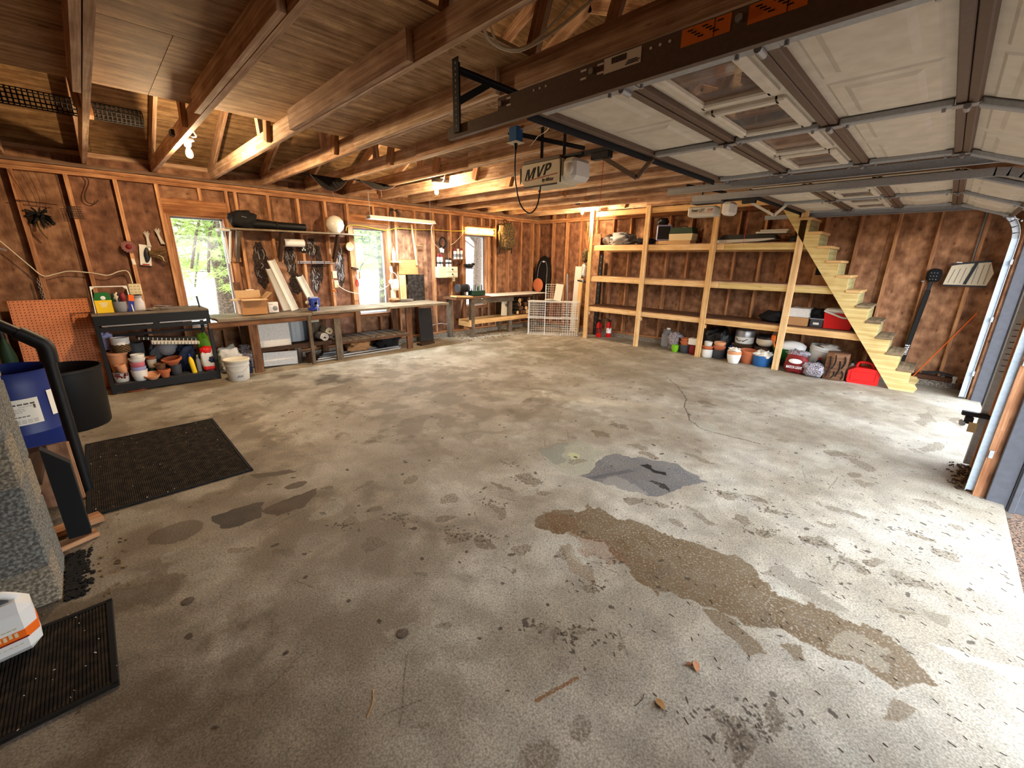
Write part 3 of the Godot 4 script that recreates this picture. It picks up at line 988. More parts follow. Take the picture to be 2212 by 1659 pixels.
	# windows
	for i in 3:
		var w: Array = wins[i]
		var wn := struct("window_%d" % (i + 1))
		var cx: float = (w[0] + w[1]) / 2
		var ww: float = w[1] - w[0]
		for e in [[cx, 2.05, ww, 0.02], [cx, 0.585, ww, 0.02], [w[0] + 0.01, 1.3175, 0.02, 1.445], [w[1] - 0.01, 1.3175, 0.02, 1.445]]:
			st = sf()
			bx(st, Vector3(e[0], e[1], 0.0), Vector3(e[2], e[3], 0.15))
			part(wn, "jamb", st, M.header)
		for e in [[cx, 2.03, ww - 0.04, 0.022], [cx, 0.606, ww - 0.04, 0.022], [w[0] + 0.031, 1.3175, 0.022, 1.42], [w[1] - 0.031, 1.3175, 0.022, 1.42]]:
			st = sf()
			bx(st, Vector3(e[0], e[1], -0.045), Vector3(e[2], e[3], 0.03))
			part(wn, "sash", st, M.track_white)
		st = sf()
		bx(st, Vector3(cx, 1.3175, -0.045), Vector3(ww - 0.08, 1.40, 0.004))
		part(wn, "pane", st, M.pane)
	# wall with the shelves
	var B := struct("wall_back")
	st = sf()
	bx(st, Vector3(-0.03, 0.04, 3.8), Vector3(0.18, 0.08, 7.6))
	part(B, "curb", st, M.curb)
	for j in 6:
		st = sf()
		bx(st, Vector3(0.03, 1.31, (j + 0.5) * 1.306), Vector3(0.06, 2.62, 1.303))
		part(B, "plywood_panel", st, [M.ply, M.ply_b, M.ply_b, M.ply_b, M.ply_red, M.ply_red][j])
	st = sf()
	bx(st, Vector3(0.03, 3.4, 3.9), Vector3(0.06, 1.6, 8.0))
	bx(st, Vector3(0.075, 2.0, 3.9), Vector3(0.026, 4.4, 8.1))
	part(B, "gable", st, M.roof)
	for k in 2:
		st = sf()
		bx(st, Vector3(-0.045, PLATE + 0.0195 + k * 0.043, 3.9), Vector3(0.092, 0.039, 7.7))
		part(B, "top_plate", st, M.plate)
	st = sf()
	bx(st, Vector3(-0.045, 0.1, 3.85), Vector3(0.089, 0.038, 7.7))
	part(B, "bottom_plate", st, M.plate)
	for k in range(-5, 14):
		var c := 2.137 + 0.019 + STEP * k
		if c > 0.2 and c < 7.6:
			stud_run(B, false, 0, c, 0.12, PLATE, M.stud if k % 2 else M.stud_b)
			stud_run(B, false, 0, c, PLATE + 0.09, 3.2, M.stud_b)
	# wall behind the steps, out of view
	var D := struct("wall_near")
	st = sf()
	bx(st, Vector3(x0 - 0.05, 2.1, 3.9), Vector3(0.1, 4.2, 8.0))
	part(D, "plywood_panel", st, M.ply)
	# wall with the garage doors
	var C := struct("wall_right")
	for e in [[x0, -6.38], [-3.82, -3.19], [-0.61, 0.0]]:
		st = sf()
		bx(st, Vector3((e[0] + e[1]) / 2, 1.28, WALL_C + 0.055), Vector3(e[1] - e[0], 2.56, 0.11))
		part(C, "plywood_panel", st, M.ply_red)
	st = sf()
	bx(st, Vector3(-4.95, 2.44, WALL_C + 0.055), Vector3(9.9, 0.36, 0.11))
	part(C, "header", st, M.header)
	st = sf()
	bx(st, Vector3(-4.95, 1.3, WALL_C + 0.14), Vector3(0.02, 0.02, 0.02))
	for e in [[-3.505, 0.63], [-0.305, 0.61], [-8.14, 3.5]]:
		st = sf()
		bx(st, Vector3(e[0], 1.2, WALL_C + 0.14), Vector3(e[1], 2.7, 0.05))
		part(C, "siding", st, M.siding)
	for e in [-3.795, -3.215]:
		st = sf()
		bx(st, Vector3(e, 1.26, WALL_C - 0.019), Vector3(0.085, 2.52, 0.036))
		part(C, "stud", st, M.stud_b)
	n = 1
	for e in [[-3.84, -1.0], [-3.17, 1.0], [-0.63, -1.0], [-6.36, 1.0]]:
		var tr := struct("trim_%d" % n)
		n += 1
		st = sf()
		bx(st, Vector3(e[0] + 0.0, 1.05, WALL_C + 0.075), Vector3(0.036, 2.18, 0.10), Basis(), 0.004)
		part(tr, "jamb_board", st, M.grey_paint)
		st = sf()
		bx(st, Vector3(e[0], 1.05, WALL_C + 0.175), Vector3(0.040, 2.18, 0.094), Basis(), 0.004)
		part(tr, "jamb_board", st, M.grey_paint)
		st = sf()
		bx(st, Vector3(e[0] + e[1] * 0.027, 1.05, WALL_C + 0.15), Vector3(0.02, 2.18, 0.03), Basis(), 0.003)
		part(tr, "door_stop", st, M.grey_paint)

# ---------------------------------------------------------------- joists, loft deck, roof
func roof_y(z: float) -> float:
	return 2.70 + 0.42 * (z if z < 3.86 else 7.72 - z)

func ceiling() -> void:
	var C := struct("ceiling")
	for k in range(-4, 12):
		var x := -7.2 + 0.6096 * k
		var st := sf()
		bx(st, Vector3(x, JOIST + 0.07, 3.85), Vector3(0.038, 0.14, 7.7))
		part(C, "joist", st, M.joist if k % 2 else M.joist_b)
		if k >= -1:
			st = sf()
			var zs := 3.2 + 0.09 * sin(k * 2.1)
			bx(st, Vector3(x - 0.044, JOIST + 0.072, (zs + 5.05) / 2), Vector3(0.038, 0.145, 5.05 - zs))
			part(C, "sister_board", st, M.joist_b if k % 2 else M.joist)
		st = sf()
		beam(st, Vector3(x - 0.04, JOIST + 0.03, 2.62), Vector3(x - 0.04, 3.52, 3.0), 0.038, 0.089, Vector3.BACK)
		part(C, "strut", st, M.strut)
		st = sf()
		beam(st, Vector3(x + 0.04, JOIST + 0.06, 2.2), Vector3(x + 0.04, 3.4, 2.1), 0.038, 0.089, Vector3.BACK)
		part(C, "strut", st, M.joist_b)
		st = sf()
		beam(st, Vector3(x + 0.04, JOIST + 0.03, 5.2), Vector3(x + 0.04, 3.35, 5.5), 0.038, 0.089, Vector3.BACK)
		part(C, "strut", st, M.joist_b)
		st = sf()
		beam(st, Vector3(x, roof_y(-0.3) - 0.075, -0.3), Vector3(x, roof_y(3.86) - 0.075, 3.86), 0.034, 0.14)
		part(C, "rafter", st, M.joist_b)
		st = sf()
		beam(st, Vector3(x, roof_y(8.0) - 0.075, 8.0), Vector3(x, roof_y(3.86) - 0.075, 3.86), 0.034, 0.14)
		part(C, "rafter", st, M.joist_b)
	var n := 0
	for j in 2:
		for i in 5:
			var a := -9.9 + 2.44 * i - (0.6 if j else 0.0)
			var b := minf(a + 2.437, -0.01)
			a = maxf(a, -9.9)
			if b - a < 0.1:
				continue
			var st := sf()
			bx(st, Vector3((a + b) / 2, DECK + 0.01, 2.85 + 1.22 * j + 0.61), Vector3(b - a, 0.018, 1.215))
			part(C, "deck_panel", st, M.deck if n % 2 else M.deck_b)
			n += 1
	for side in 2:
		for j in 4:
			for i in 4:
				var z0 := -0.45 + j * 1.15
				var z1 := minf(z0 + 1.146, 3.87)
				var p := Vector3(-9.0 + i * 2.55, 0, z0 if side == 0 else 7.72 - z0)
				var q := Vector3(p.x, 0, z1 if side == 0 else 7.72 - z1)
				p.y = roof_y(p.z) + 0.012
				q.y = roof_y(q.z) + 0.012
				var st := sf()
				beam(st, p, q, 2.547, 0.02)
				part(C, "roof_panel", st, M.roof)
	var st2 := sf()
	for side in 2:
		var p := Vector3(-4.95, 0, -0.5 if side == 0 else 8.22)
		var q := Vector3(-4.95, 0, 3.86)
		p.y = roof_y(p.z) + 0.06
		q.y = roof_y(q.z) + 0.06
		beam(st2, p, q, 10.4, 0.06)
	part(C, "roofing", st2, M.felt)
	for z in [-0.08, 7.80]:
		st2 = sf()
		bx(st2, Vector3(-4.95, 2.62, z), Vector3(9.9, 0.16, 0.05))
		part(C, "blocking", st2, M.joist_b)

# ---------------------------------------------------------------- garage doors
func plateau(st: SurfaceTool, c: Vector3, w: float, h: float, inset: float, deep: float) -> void:
	var a := [Vector3(-w / 2, -h / 2, 0), Vector3(w / 2, -h / 2, 0), Vector3(w / 2, h / 2, 0), Vector3(-w / 2, h / 2, 0)]
	var w2 := w / 2 - inset
	var h2 := h / 2 - inset
	var b := [Vector3(-w2, -h2, deep), Vector3(w2, -h2, deep), Vector3(w2, h2, deep), Vector3(-w2, h2, deep)]
	for i in 4:
		var j := (i + 1) % 4
		var n: Vector3 = (a[j] - a[i]).cross(b[i] - a[i]).normalized()
		if n.z < 0:
			n = -n
		quad(st, c + a[i], c + a[j], c + b[j], c + b[i], n)
	quad(st, c + b[0], c + b[1], c + b[2], c + b[3], Vector3.BACK)

func door_section(door: Node3D, kind: int, wide: float, high: float, xf: Transform3D) -> void:
	var s := Node3D.new()
	s.name = "section"
	door.add_child(s, true)
	s.transform = xf
	var st := sf()
	var q := wide / 4.0
	var pw := q - 0.13
	var ph := high - 0.20
	var cy := high / 2.0
	if kind == 2:
		var y0 := cy - ph / 2
		var y1 := cy + ph / 2
		bx(st, Vector3(0, y0 / 2, 0), Vector3(wide, y0, 0.012))
		bx(st, Vector3(0, (high + y1) / 2, 0), Vector3(wide, high - y1, 0.012))
		var xs := [-wide / 2]
		for i in 4:
			xs.append((i - 1.5) * q - pw / 2)
			xs.append((i - 1.5) * q + pw / 2)
		xs.append(wide / 2)
		for i in range(0, 10, 2):
			bx(st, Vector3((xs[i] + xs[i + 1]) / 2, cy, 0), Vector3(xs[i + 1] - xs[i], ph, 0.012))
	else:
		bx(st, Vector3(0, cy, 0), Vector3(wide, high - 0.004, 0.012))
	part(s, "skin", st, M.door_white)
	for i in 4:
		var cx := (i - 1.5) * q
		if kind == 2:
			st = sf()
			for e in [[0, ph / 2, pw + 0.05, 0.05], [0, -ph / 2, pw + 0.05, 0.05], [pw / 2, 0, 0.05, ph], [-pw / 2, 0, 0.05, ph]]:
				bx(st, Vector3(cx + e[0], cy + e[1], 0.012), Vector3(e[2], e[3], 0.03), Basis(), 0.008)
			part(s, "window_frame", st, M.door_white)
			st = sf()
			bx(st, Vector3(cx, cy, 0.0), Vector3(pw, ph, 0.004))
			part(s, "pane", st, M.pane)
		else:
			st = sf()
			plateau(st, Vector3(cx, cy, 0.006), pw + 0.06, ph + 0.05, 0.012, 0.006)
			part(s, "panel_moulding", st, M.door_white)
			st = sf()
			plateau(st, Vector3(cx, cy, 0.012), pw - 0.05, ph - 0.06, 0.022, 0.009)
			part(s, "raised_panel", st, M.door_white)
	for y in [0.022, high - 0.022]:
		st = sf()
		bx(st, Vector3(0, y, 0.014), Vector3(wide, 0.036, 0.04), Basis(), 0.004)
		part(s, "rail", st, M.door_rail)
	for x in [-wide / 2 + 0.035, 0.0, wide / 2 - 0.035]:
		st = sf()
		bx(st, Vector3(x, cy, 0.026), Vector3(0.065 if x != 0.0 else 0.055, high - 0.09, 0.03), Basis(), 0.005)
		part(s, "stile", st, M.galvanised)
		st = sf()
		bx(st, Vector3(x, 0.0, 0.042), Vector3(0.055, 0.10, 0.006), Basis(), 0.001)
		rod(st, Vector3(x - 0.032, 0.0, 0.052), Vector3(x + 0.032, 0.0, 0.052), 0.013, 8)
		for yy in [-0.075, 0.075]:
			rod(st, Vector3(x, yy, 0.040), Vector3(x, yy, 0.056), 0.008, 6)
		part(s, "hinge", st, M.steel)

func garage_door(num: int, x0: float, x1: float) -> void:
	var d := struct("door_%d" % num)
	d.set_meta("label", "raised steel sectional garage door %s" % ("over the bay with the wet stain" if num == 1 else "over the bay beside the stairs"))
	var wide := x1 - x0
	var cx := (x0 + x1) / 2
	var flat := Basis(Vector3(-1, 0, 0), Vector3(0, 0, -1), Vector3(0, -1, 0))
	var zs := [7.13, 6.63, 6.12]
	for i in 3:
		door_section(d, i + 1, wide, 0.505, Transform3D(flat, Vector3(cx, 2.285, zs[i])))
	var down := Vector3(0, -0.17, 0.48).normalized()
	var tilt := Basis(Vector3(-1, 0, 0), -down, Vector3(-1, 0, 0).cross(-down))
	door_section(d, 0, wide, 0.505, Transform3D(tilt, Vector3(cx, 2.285, 7.135) + down * 0.505))
	var st := sf()
	bx(st, Vector3(cx, 2.262, 5.605), Vector3(wide, 0.004, 0.03))
	bx(st, Vector3(cx, 2.245, 5.592), Vector3(wide, 0.04, 0.004))
	part(d, "stiffening_angle", st, M.steel_dark)
	st = sf()
	for i in 30:
		rod(st, Vector3(x0 + (i + 0.5) * wide / 30, 2.245, 5.5892), Vector3(x0 + (i + 0.5) * wide / 30, 2.245, 5.5902), 0.008, 6)
	stuff(part(d, "punched_holes", st, M.white_dirty))
	for z in [5.70, 6.12, 6.63, 7.13]:
		for x in [x0 - 0.05, x1 + 0.05]:
			st = sf()
			rod(st, Vector3(x - 0.06, 2.243, z), Vector3(x + 0.06, 2.243, z), 0.008, 8)
			rod(st, Vector3(x - 0.012, 2.243, z), Vector3(x + 0.012, 2.243, z), 0.022, 12)
			part(d, "roller", st, M.steel)

func track(x: float, m: Material, vertical: bool, label: String, flip := 1.0) -> Node3D:
	var t := thing("door_track", label, "door track", Vector3(x, 0, 7.67))
	var pts := []
	pts.append(Vector3(0, 2.22, -2.55))
	pts.append(Vector3(0, 2.22, -0.36))
	for i in range(1, 9):
		var a := PI / 2 * i / 8.0
		pts.append(Vector3(0, 2.22 - 0.36 + 0.36 * cos(a), -0.36 + 0.36 * sin(a)))
	if not vertical:
		pts = pts.slice(0, 5)
	var st := sf()
	for i in pts.size() - 1:
		var z: Vector3 = (pts[i + 1] - pts[i]).normalized()
		var o := Vector3.RIGHT.cross(z)
		var e := z * 0.004
		beam(st, pts[i] - e, pts[i + 1] + e, 0.004, 0.055, o)
		for k in [-1.0, 1.0]:
			beam(st, pts[i] - e + o * 0.027 * k + Vector3(0.012 * flip, 0, 0), pts[i + 1] + e + o * 0.027 * k + Vector3(0.012 * flip, 0, 0), 0.026, 0.004, o)
	part(t, "horizontal_channel", st, m)
	if vertical:
		st = sf()
		bx(st, Vector3(0, 0.945, 0), Vector3(0.006, 1.85, 0.055), Basis(), 0.002)
		for k in [-1.0, 1.0]:
			bx(st, Vector3(0.013 * flip, 0.945, 0.027 * k), Vector3(0.026, 1.85, 0.004))
		part(t, "upright_channel", st, M.track_white)
		st = sf()
		for i in 9:
			bx(st, Vector3(-0.0034 * flip, 0.80 + i * 0.045, 0), Vector3(0.001, 0.006, 0.026))
		stuff(part(t, "slots", st, M.rust))
		for y in [0.33, 0.98, 1.62]:
			st = sf()
			bx(st, Vector3(0.01 * flip, y, 0.036), Vector3(0.09, 0.055, 0.004))
			bx(st, Vector3(0.055 * flip, y, 0.028), Vector3(0.004, 0.055, 0.02))
			part(t, "wall_bracket", st, M.galvanised)
	return t

func garage_doors() -> void:
	garage_door(1, -6.32, -3.90)
	garage_door(2, -3.07, -0.70)
	var t := track(-6.455, M.track_grey, false, "dark door track with orange and white stickers hanging on a perforated bracket", 1.0)
	# the stiffening angle on top of the near track with its labels
	var st := sf()
	bx(st, Vector3(0, 2.273, -1.075), Vector3(0.005, 0.058, 2.14))
	bx(st, Vector3(0.025, 2.30, -1.075), Vector3(0.05, 0.005, 2.14))
	part(t, "angle_iron", st, M.track_grey)
	st = sf()
	for z in [-2.09, -1.66, -1.58, -0.75]:
		for y in [2.258, 2.286]:
			bx(st, Vector3(-0.0032, y, z + 0.02), Vector3(0.0012, 0.007, 0.028))
	for i in 3:
		rod(st, Vector3(-0.0038, 2.28, -1.91 + i * 0.035), Vector3(-0.002, 2.28, -1.91 + i * 0.035), 0.005, 6)
		rod(st, Vector3(-0.0038, 2.28, -1.35 + i * 0.035), Vector3(-0.002, 2.28, -1.35 + i * 0.035), 0.005, 6)
	stuff(part(t, "slots", st, M.ink_white))
	for z in [-2.125, -1.60, -1.057]:
		st = sf()
		rod(st, Vector3(-0.012, 2.273, z), Vector3(0, 2.273, z), 0.012, 6)
		part(t, "bolt", st, M.steel)
	st = sf()
	bx(st, Vector3(-0.0032, 2.273, -1.465), Vector3(0.001, 0.05, 0.157))
	var lab := part(t, "sticker", st, M.paper, "white barcode sticker")
	st = sf()
	for i in 22:
		bx(st, Vector3(-0.0041, 2.283, -1.51 + i * 0.0030), Vector3(0.0006, 0.02, 0.0022 if i % 3 else 0.001))
	for i in 5:
		bx(st, Vector3(-0.0041, 2.256 + 0.005 * (i % 3), -1.43 + 0.005 * i), Vector3(0.0006, 0.003, 0.04))
	part(lab, "barcode", st, M.ink)
	for e in [[-1.16, 0.157], [-0.955, 0.154]]:
		st = sf()
		bx(st, Vector3(-0.0032, 2.273, e[0]), Vector3(0.001, 0.05, e[1]))
		var s := part(t, "sticker", st, M.sticker_orange, "orange warning sticker with black print")
		st = sf()
		for i in 9:
			bx(st, Vector3(-0.0041, 2.288 - 0.008 * (i % 4), e[0] - 0.05 + 0.012 * i), Vector3(0.0006, 0.004, 0.018))
		bx(st, Vector3(-0.0041, 2.273, e[0] + e[1] * 0.18), Vector3(0.0006, 0.05, 0.002))
		part(s, "print", st, M.ink)
	# perforated hanger
	st = sf()
	bx(st, Vector3(-0.012, 2.38, -2.46), Vector3(0.003, 0.34, 0.05))
	bx(st, Vector3(0.012, 2.38, -2.485), Vector3(0.05, 0.34, 0.003))
	part(t, "hanger", st, M.steel_dark)
	st = sf()
	beam(st, Vector3(0.0, 2.50, -2.46), Vector3(0.55, 2.47, -2.40), 0.003, 0.04)
	beam(st, Vector3(0.0, 2.50, -2.46), Vector3(0.55, 2.47, -2.40), 0.04, 0.003)
	beam(st, Vector3(0.01, 2.36, -2.46), Vector3(0.20, 2.48, -2.44), 0.003, 0.034)
	part(t, "brace", st, M.steel_dark)
	st = sf()
	for i in 12:
		rod(st, Vector3(-0.0145, 2.24 + i * 0.026, -2.458), Vector3(-0.0132, 2.24 + i * 0.026, -2.458), 0.007, 8)
	stuff(part(t, "punched_holes", st, M.grey))
	track(-3.80, M.galvanised, true, "galvanised door track with pale upright beside the near side of the grey centre post", -1.0)
	track(-3.22, M.galvanised, true, "galvanised door track on the far side of the grey centre post", 1.0)
	track(-0.62, M.galvanised, true, "galvanised door track curving down to a pale upright near the stairs", -1.0)
	# lock and rollers at the foot of the far door's track
	var lk := thing("door_latch", "dark spring latch with brass plate on the centre post track", "latch", Vector3(-3.24, 0.34, 7.62))
	st = sf()
	bx(st, Vector3(0, 0.10, 0), Vector3(0.05, 0.035, 0.16), Basis(), 0.006)
	bx(st, Vector3(-0.01, 0.05, -0.03), Vector3(0.035, 0.06, 0.05), Basis(), 0.006)
	part(lk, "housing", st, M.steel_dark)
	st = sf()
	bx(st, Vector3(-0.03, 0.0, 0.0), Vector3(0.004, 0.08, 0.05), Basis(), 0.001)
	part(lk, "plate", st, M.cream)
	st = sf()
	rod(st, Vector3(-0.04, 0.02, -0.06), Vector3(0.02, 0.02, -0.06), 0.02, 10)
	part(lk, "roller", st, M.steel)
	for d in [[1, -5.12, 4.5], [2, -1.9, 4.55]]:
		opener(d[0], d[1], d[2])

func opener(num: int, x: float, z: float) -> void:
	var grey := num == 1
	var t := thing("garage_door_opener", "grey MVP garage door opener hanging above the middle of the room" if grey else "white Power Lift garage door opener hanging before the shelves", "door opener", Vector3(x, 2.15, z))
	var st := sf()
	if grey:
		prism(st, [Vector2(0, 0.05), Vector2(0.05, 0), Vector2(0.40, 0), Vector2(0.44, 0.05), Vector2(0.44, 0.17), Vector2(0.02, 0.17), Vector2(0, 0.15)], 0.24, Transform3D(Basis(Vector3(0, 0, 1), Vector3(0, 1, 0), Vector3(-1, 0, 0)), Vector3(0.12, 0, 0)))
	else:
		bx(st, Vector3(0, 0.075, 0.17), Vector3(0.22, 0.13, 0.36), Basis(), 0.02)
	part(t, "housing", st, M.white_dirty if not grey else M.ivory)
	st = sf()
	bx(st, Vector3(-0.02, 0.185, 0.22), Vector3(0.20, 0.03, 0.40), Basis(), 0.004)
	part(t, "top_cover", st, M.track_grey if grey else M.grey)
	st = sf()
	bx(st, Vector3(-0.01, 0.09, 0.50), Vector3(0.23, 0.16, 0.13), Basis(), 0.03)
	part(t, "light_cover", st, M.white)
	if grey:
		st = sf()
		var fr := Basis(Vector3(0, 0, 1), Vector3(0, 1, 0), Vector3(-1, 0, 0))
		bx(st, Vector3(-0.122, 0.09, 0.432), Vector3(0.006, 0.18, 0.012), Basis(), 0.002)
		bx(st, Vector3(-0.122, 0.09, -0.004), Vector3(0.006, 0.12, 0.012), Basis(), 0.002)
		bx(st, Vector3(-0.122, -0.004, 0.22), Vector3(0.006, 0.012, 0.36), Basis(), 0.002)
		part(t, "black_edge", st, M.black)
		st = sf()
		lathe(st, [Vector2(0, 0.035), Vector2(0.025, 0.03), Vector2(0.04, 0.012), Vector2(0.045, 0)], Vector3(-0.125, 0.085, 0.515), 16, Basis(Vector3(0, 1, 0), Vector3(-1, 0, 0), Vector3(0, 0, 1)))
		part(t, "lamp_lens", st, M.porcelain)
		lettering(t, "MVP", Vector3(-0.1215, 0.10, 0.19), Basis(Vector3(0, 0.1, 1), Vector3(0, 1, 0.35), Vector3(-1, 0, 0)), 0.085, M.ink, 0.27)
		lettering(t, "by Allstar", Vector3(-0.1215, 0.035, 0.30), Basis(Vector3(0, 0, 1), Vector3(0, 1, 0.25), Vector3(-1, 0, 0)), 0.026, M.ink, 0.12)
		st = sf()
		beam(st, Vector3(-0.1215, 0.045, 0.06), Vector3(-0.1215, 0.07, 0.40), 0.001, 0.006)
		part(t, "red_underline", st, M.ink_red)
	else:
		var fb := Basis(Vector3(0, 0, 1), Vector3(0, 1, 0.25), Vector3(-1, 0, 0))
		lettering(t, "Power LIFT", Vector3(-0.1115, 0.085, 0.13), fb, 0.04, M.ink, 0.17)
		lettering(t, "1/2 HP", Vector3(-0.1115, 0.085, 0.29), fb, 0.034, M.ink_red, 0.07)
		st = sf()
		bx(st, Vector3(-0.1115, 0.055, 0.19), Vector3(0.001, 0.003, 0.30))
		part(t, "red_underline", st, M.ink_red)
	st = sf()
	bx(st, Vector3(0, 0.20, 1.75), Vector3(0.05, 0.03, 2.75))
	part(t, "drive_rail", st, M.steel_dark)
	st = sf()
	bx(st, Vector3(0, 0.165, 0.72), Vector3(0.06, 0.05, 0.16), Basis(), 0.006)
	part(t, "trolley", st, M.steel_dark)
	st = sf()
	beam(st, Vector3(0, 0.16, 0.72), Vector3(0, -0.02, 1.03), 0.012, 0.03)
	beam(st, Vector3(0, -0.02, 1.03), Vector3(0, 0.09, 1.14), 0.012, 0.03)
	part(t, "door_arm", st, M.track_grey if grey else M.white_dirty)
	st = sf()
	rod(st, Vector3(0, 0.14, 0.74), Vector3(0.0, -0.36, 0.73), 0.002, 5)
	part(t, "release_cord", st, M.red)
	st = sf()
	bx(st, Vector3(0, 0.34, 0.12), Vector3(0.035, 0.30, 0.003))
	bx(st, Vector3(0, 0.34, 0.36), Vector3(0.035, 0.30, 0.003))
	beam(st, Vector3(-0.3, 0.385, 0.02), Vector3(0.35, 0.34, 0.30), 0.003, 0.035)
	beam(st, Vector3(-0.3, 0.385, 0.02), Vector3(0.35, 0.34, 0.30), 0.035, 0.003)
	part(t, "perforated_strap", st, M.steel_dark)

# ---------------------------------------------------------------- lamps
func omni(parent: Node3D, at: Vector3, col: Color, e: float, size: float) -> void:
	var l := OmniLight3D.new()
	l.name = "light"
	l.light_color = col
	l.light_energy = e
	l.light_size = size
	l.omni_range = 14.0
	l.omni_attenuation = 2.0
	l.shadow_enabled = true
	parent.add_child(l, true)
	l.position = at

func lamps() -> void:
	var spec := [[Vector3(-7.13, 2.494, 2.0), "bare bulb in a white porcelain holder on the joist over the metal rack", -0.07], [Vector3(-4.356, 2.478, 2.0), "bare bulb in a porcelain holder between the shop light and the grey opener", 0.2], [Vector3(-0.973, 2.491, 2.0), "bare bulb in a porcelain holder beside the first shelf post", -0.13]]
	for s in spec:
		var t := thing("bulb_lamp", s[1], "lamp", s[0])
		var st := sf()
		bx(st, Vector3(s[2] * 0.5, 0.125, 0), Vector3(0.10 + absf(s[2]), 0.05, 0.09), Basis(), 0.006)
		part(t, "junction_box", st, M.steel_dark)
		st = sf()
		lathe(st, [Vector2(0, 0.1), Vector2(0.055, 0.1), Vector2(0.055, 0.085), Vector2(0.03, 0.07), Vector2(0.026, 0.035), Vector2(0.02, 0.03), Vector2(0, 0.03)], Vector3.ZERO, 18)
		part(t, "porcelain_holder", st, M.porcelain)
		st = sf()
		lathe(st, [Vector2(0.013, 0.035), Vector2(0.016, 0.018), Vector2(0.027, -0.005), Vector2(0.031, -0.03), Vector2(0.027, -0.05), Vector2(0.014, -0.064), Vector2(0, -0.067)], Vector3.ZERO, 16)
		part(t, "bulb", st, M.glow_bulb)
		st = sf()
		tube(st, smooth([Vector3(s[2] * 0.5, 0.13, 0), Vector3(0.06, 0.11, 0.08), Vector3(0.03, 0.16, 0.16), Vector3(0.05, 0.28, 0.2)], 4), 0.006, 6)
		part(t, "cable", st, M.cable)
		omni(t, Vector3(0, -0.03, 0), Color(1.0, 0.86, 0.67), 3.3, 0.03)
	# shop light
	var f := thing("shop_light", "lit fluorescent shop light hanging on chains over the long bench", "lamp", Vector3(-4.09, 2.15, 0.62))
	var st := sf()
	prism(st, [Vector2(-0.09, 0), Vector2(-0.05, 0.055), Vector2(0.05, 0.055), Vector2(0.09, 0), Vector2(0.083, 0), Vector2(0.045, 0.048), Vector2(-0.045, 0.048), Vector2(-0.083, 0)], 1.22, Transform3D(Basis(Vector3(0, 0, 1), Vector3(0, 1, 0), Vector3(-1, 0, 0)), Vector3(0.61, 0, 0)))
	part(f, "reflector", st, M.white)
	for k in [-0.035, 0.035]:
		st = sf()
		rod(st, Vector3(-0.59, 0.018, k), Vector3(0.59, 0.018, k), 0.016, 12)
		part(f, "tube", st, M.glow_tube)
	for k in [-0.605, 0.605]:
		st = sf()
		bx(st, Vector3(k, 0.025, 0), Vector3(0.012, 0.05, 0.13), Basis(), 0.003)
		part(f, "end_cap", st, M.steel)
	for k in [-0.58, 0.55]:
		st = sf()
		for i in 14:
			var c := Vector3(k, 0.06 + i * 0.026, 0)
			var ring := []
			for j in 9:
				var a := TAU * j / 8
				ring.append(c + Vector3(cos(a) * 0.006 * (1 if i % 2 else 0), sin(a) * 0.016, cos(a) * 0.006 * (0 if i % 2 else 1)))
			tube(st, ring, 0.0016, 4)
		part(f, "chain", st, M.steel)
	st = sf()
	tube(st, smooth([Vector3(0.61, 0.02, 0), Vector3(0.7, -0.08, -0.2), Vector3(0.9, -0.3, -0.42), Vector3(1.13, -0.42, -0.52)], 5), 0.006, 6)
	part(f, "power_cord", st, M.cable)
	var al := AreaLight3D.new()
	al.name = "light"
	al.area_size = Vector2(1.18, 0.1)
	al.light_color = Color(0.92, 0.97, 1.0)
	al.light_energy = 9.0
	al.area_range = 14.0
	al.area_attenuation = 2.0
	al.shadow_enabled = true
	f.add_child(al, true)
	al.position = Vector3(0, -0.004, 0)
	al.rotation = Vector3(-PI / 2, 0, 0)
	# row of bulbs over the third window
	var v := thing("vanity_light", "wooden light bar with five lit round bulbs above the window by the corner", "lamp", Vector3(-1.975, 2.07, 0.10))
	st = sf()
	bx(st, Vector3(0, 0.055, 0.0), Vector3(0.78, 0.13, 0.03), Basis(), 0.006)
	bx(st, Vector3(0, 0.125, 0.03), Vector3(0.80, 0.02, 0.09), Basis(), 0.004)
	bx(st, Vector3(0, -0.01, 0.03), Vector3(0.80, 0.02, 0.09), Basis(), 0.004)
	part(v, "bar", st, M.pine_b)
	for i in 5:
		st = sf()
		lathe(st, [Vector2(0, -0.046), Vector2(0.025, -0.039), Vector2(0.042, -0.02), Vector2(0.046, 0), Vector2(0.042, 0.02), Vector2(0.025, 0.039), Vector2(0, 0.046)], Vector3(-0.30 + i * 0.15, 0.055, 0.066), 14)
		part(v, "bulb", st, M.glow_vanity)
		omni(v, Vector3(-0.30 + i * 0.15, 0.055, 0.066), Color(1.0, 0.80, 0.52), 0.35, 0.04)

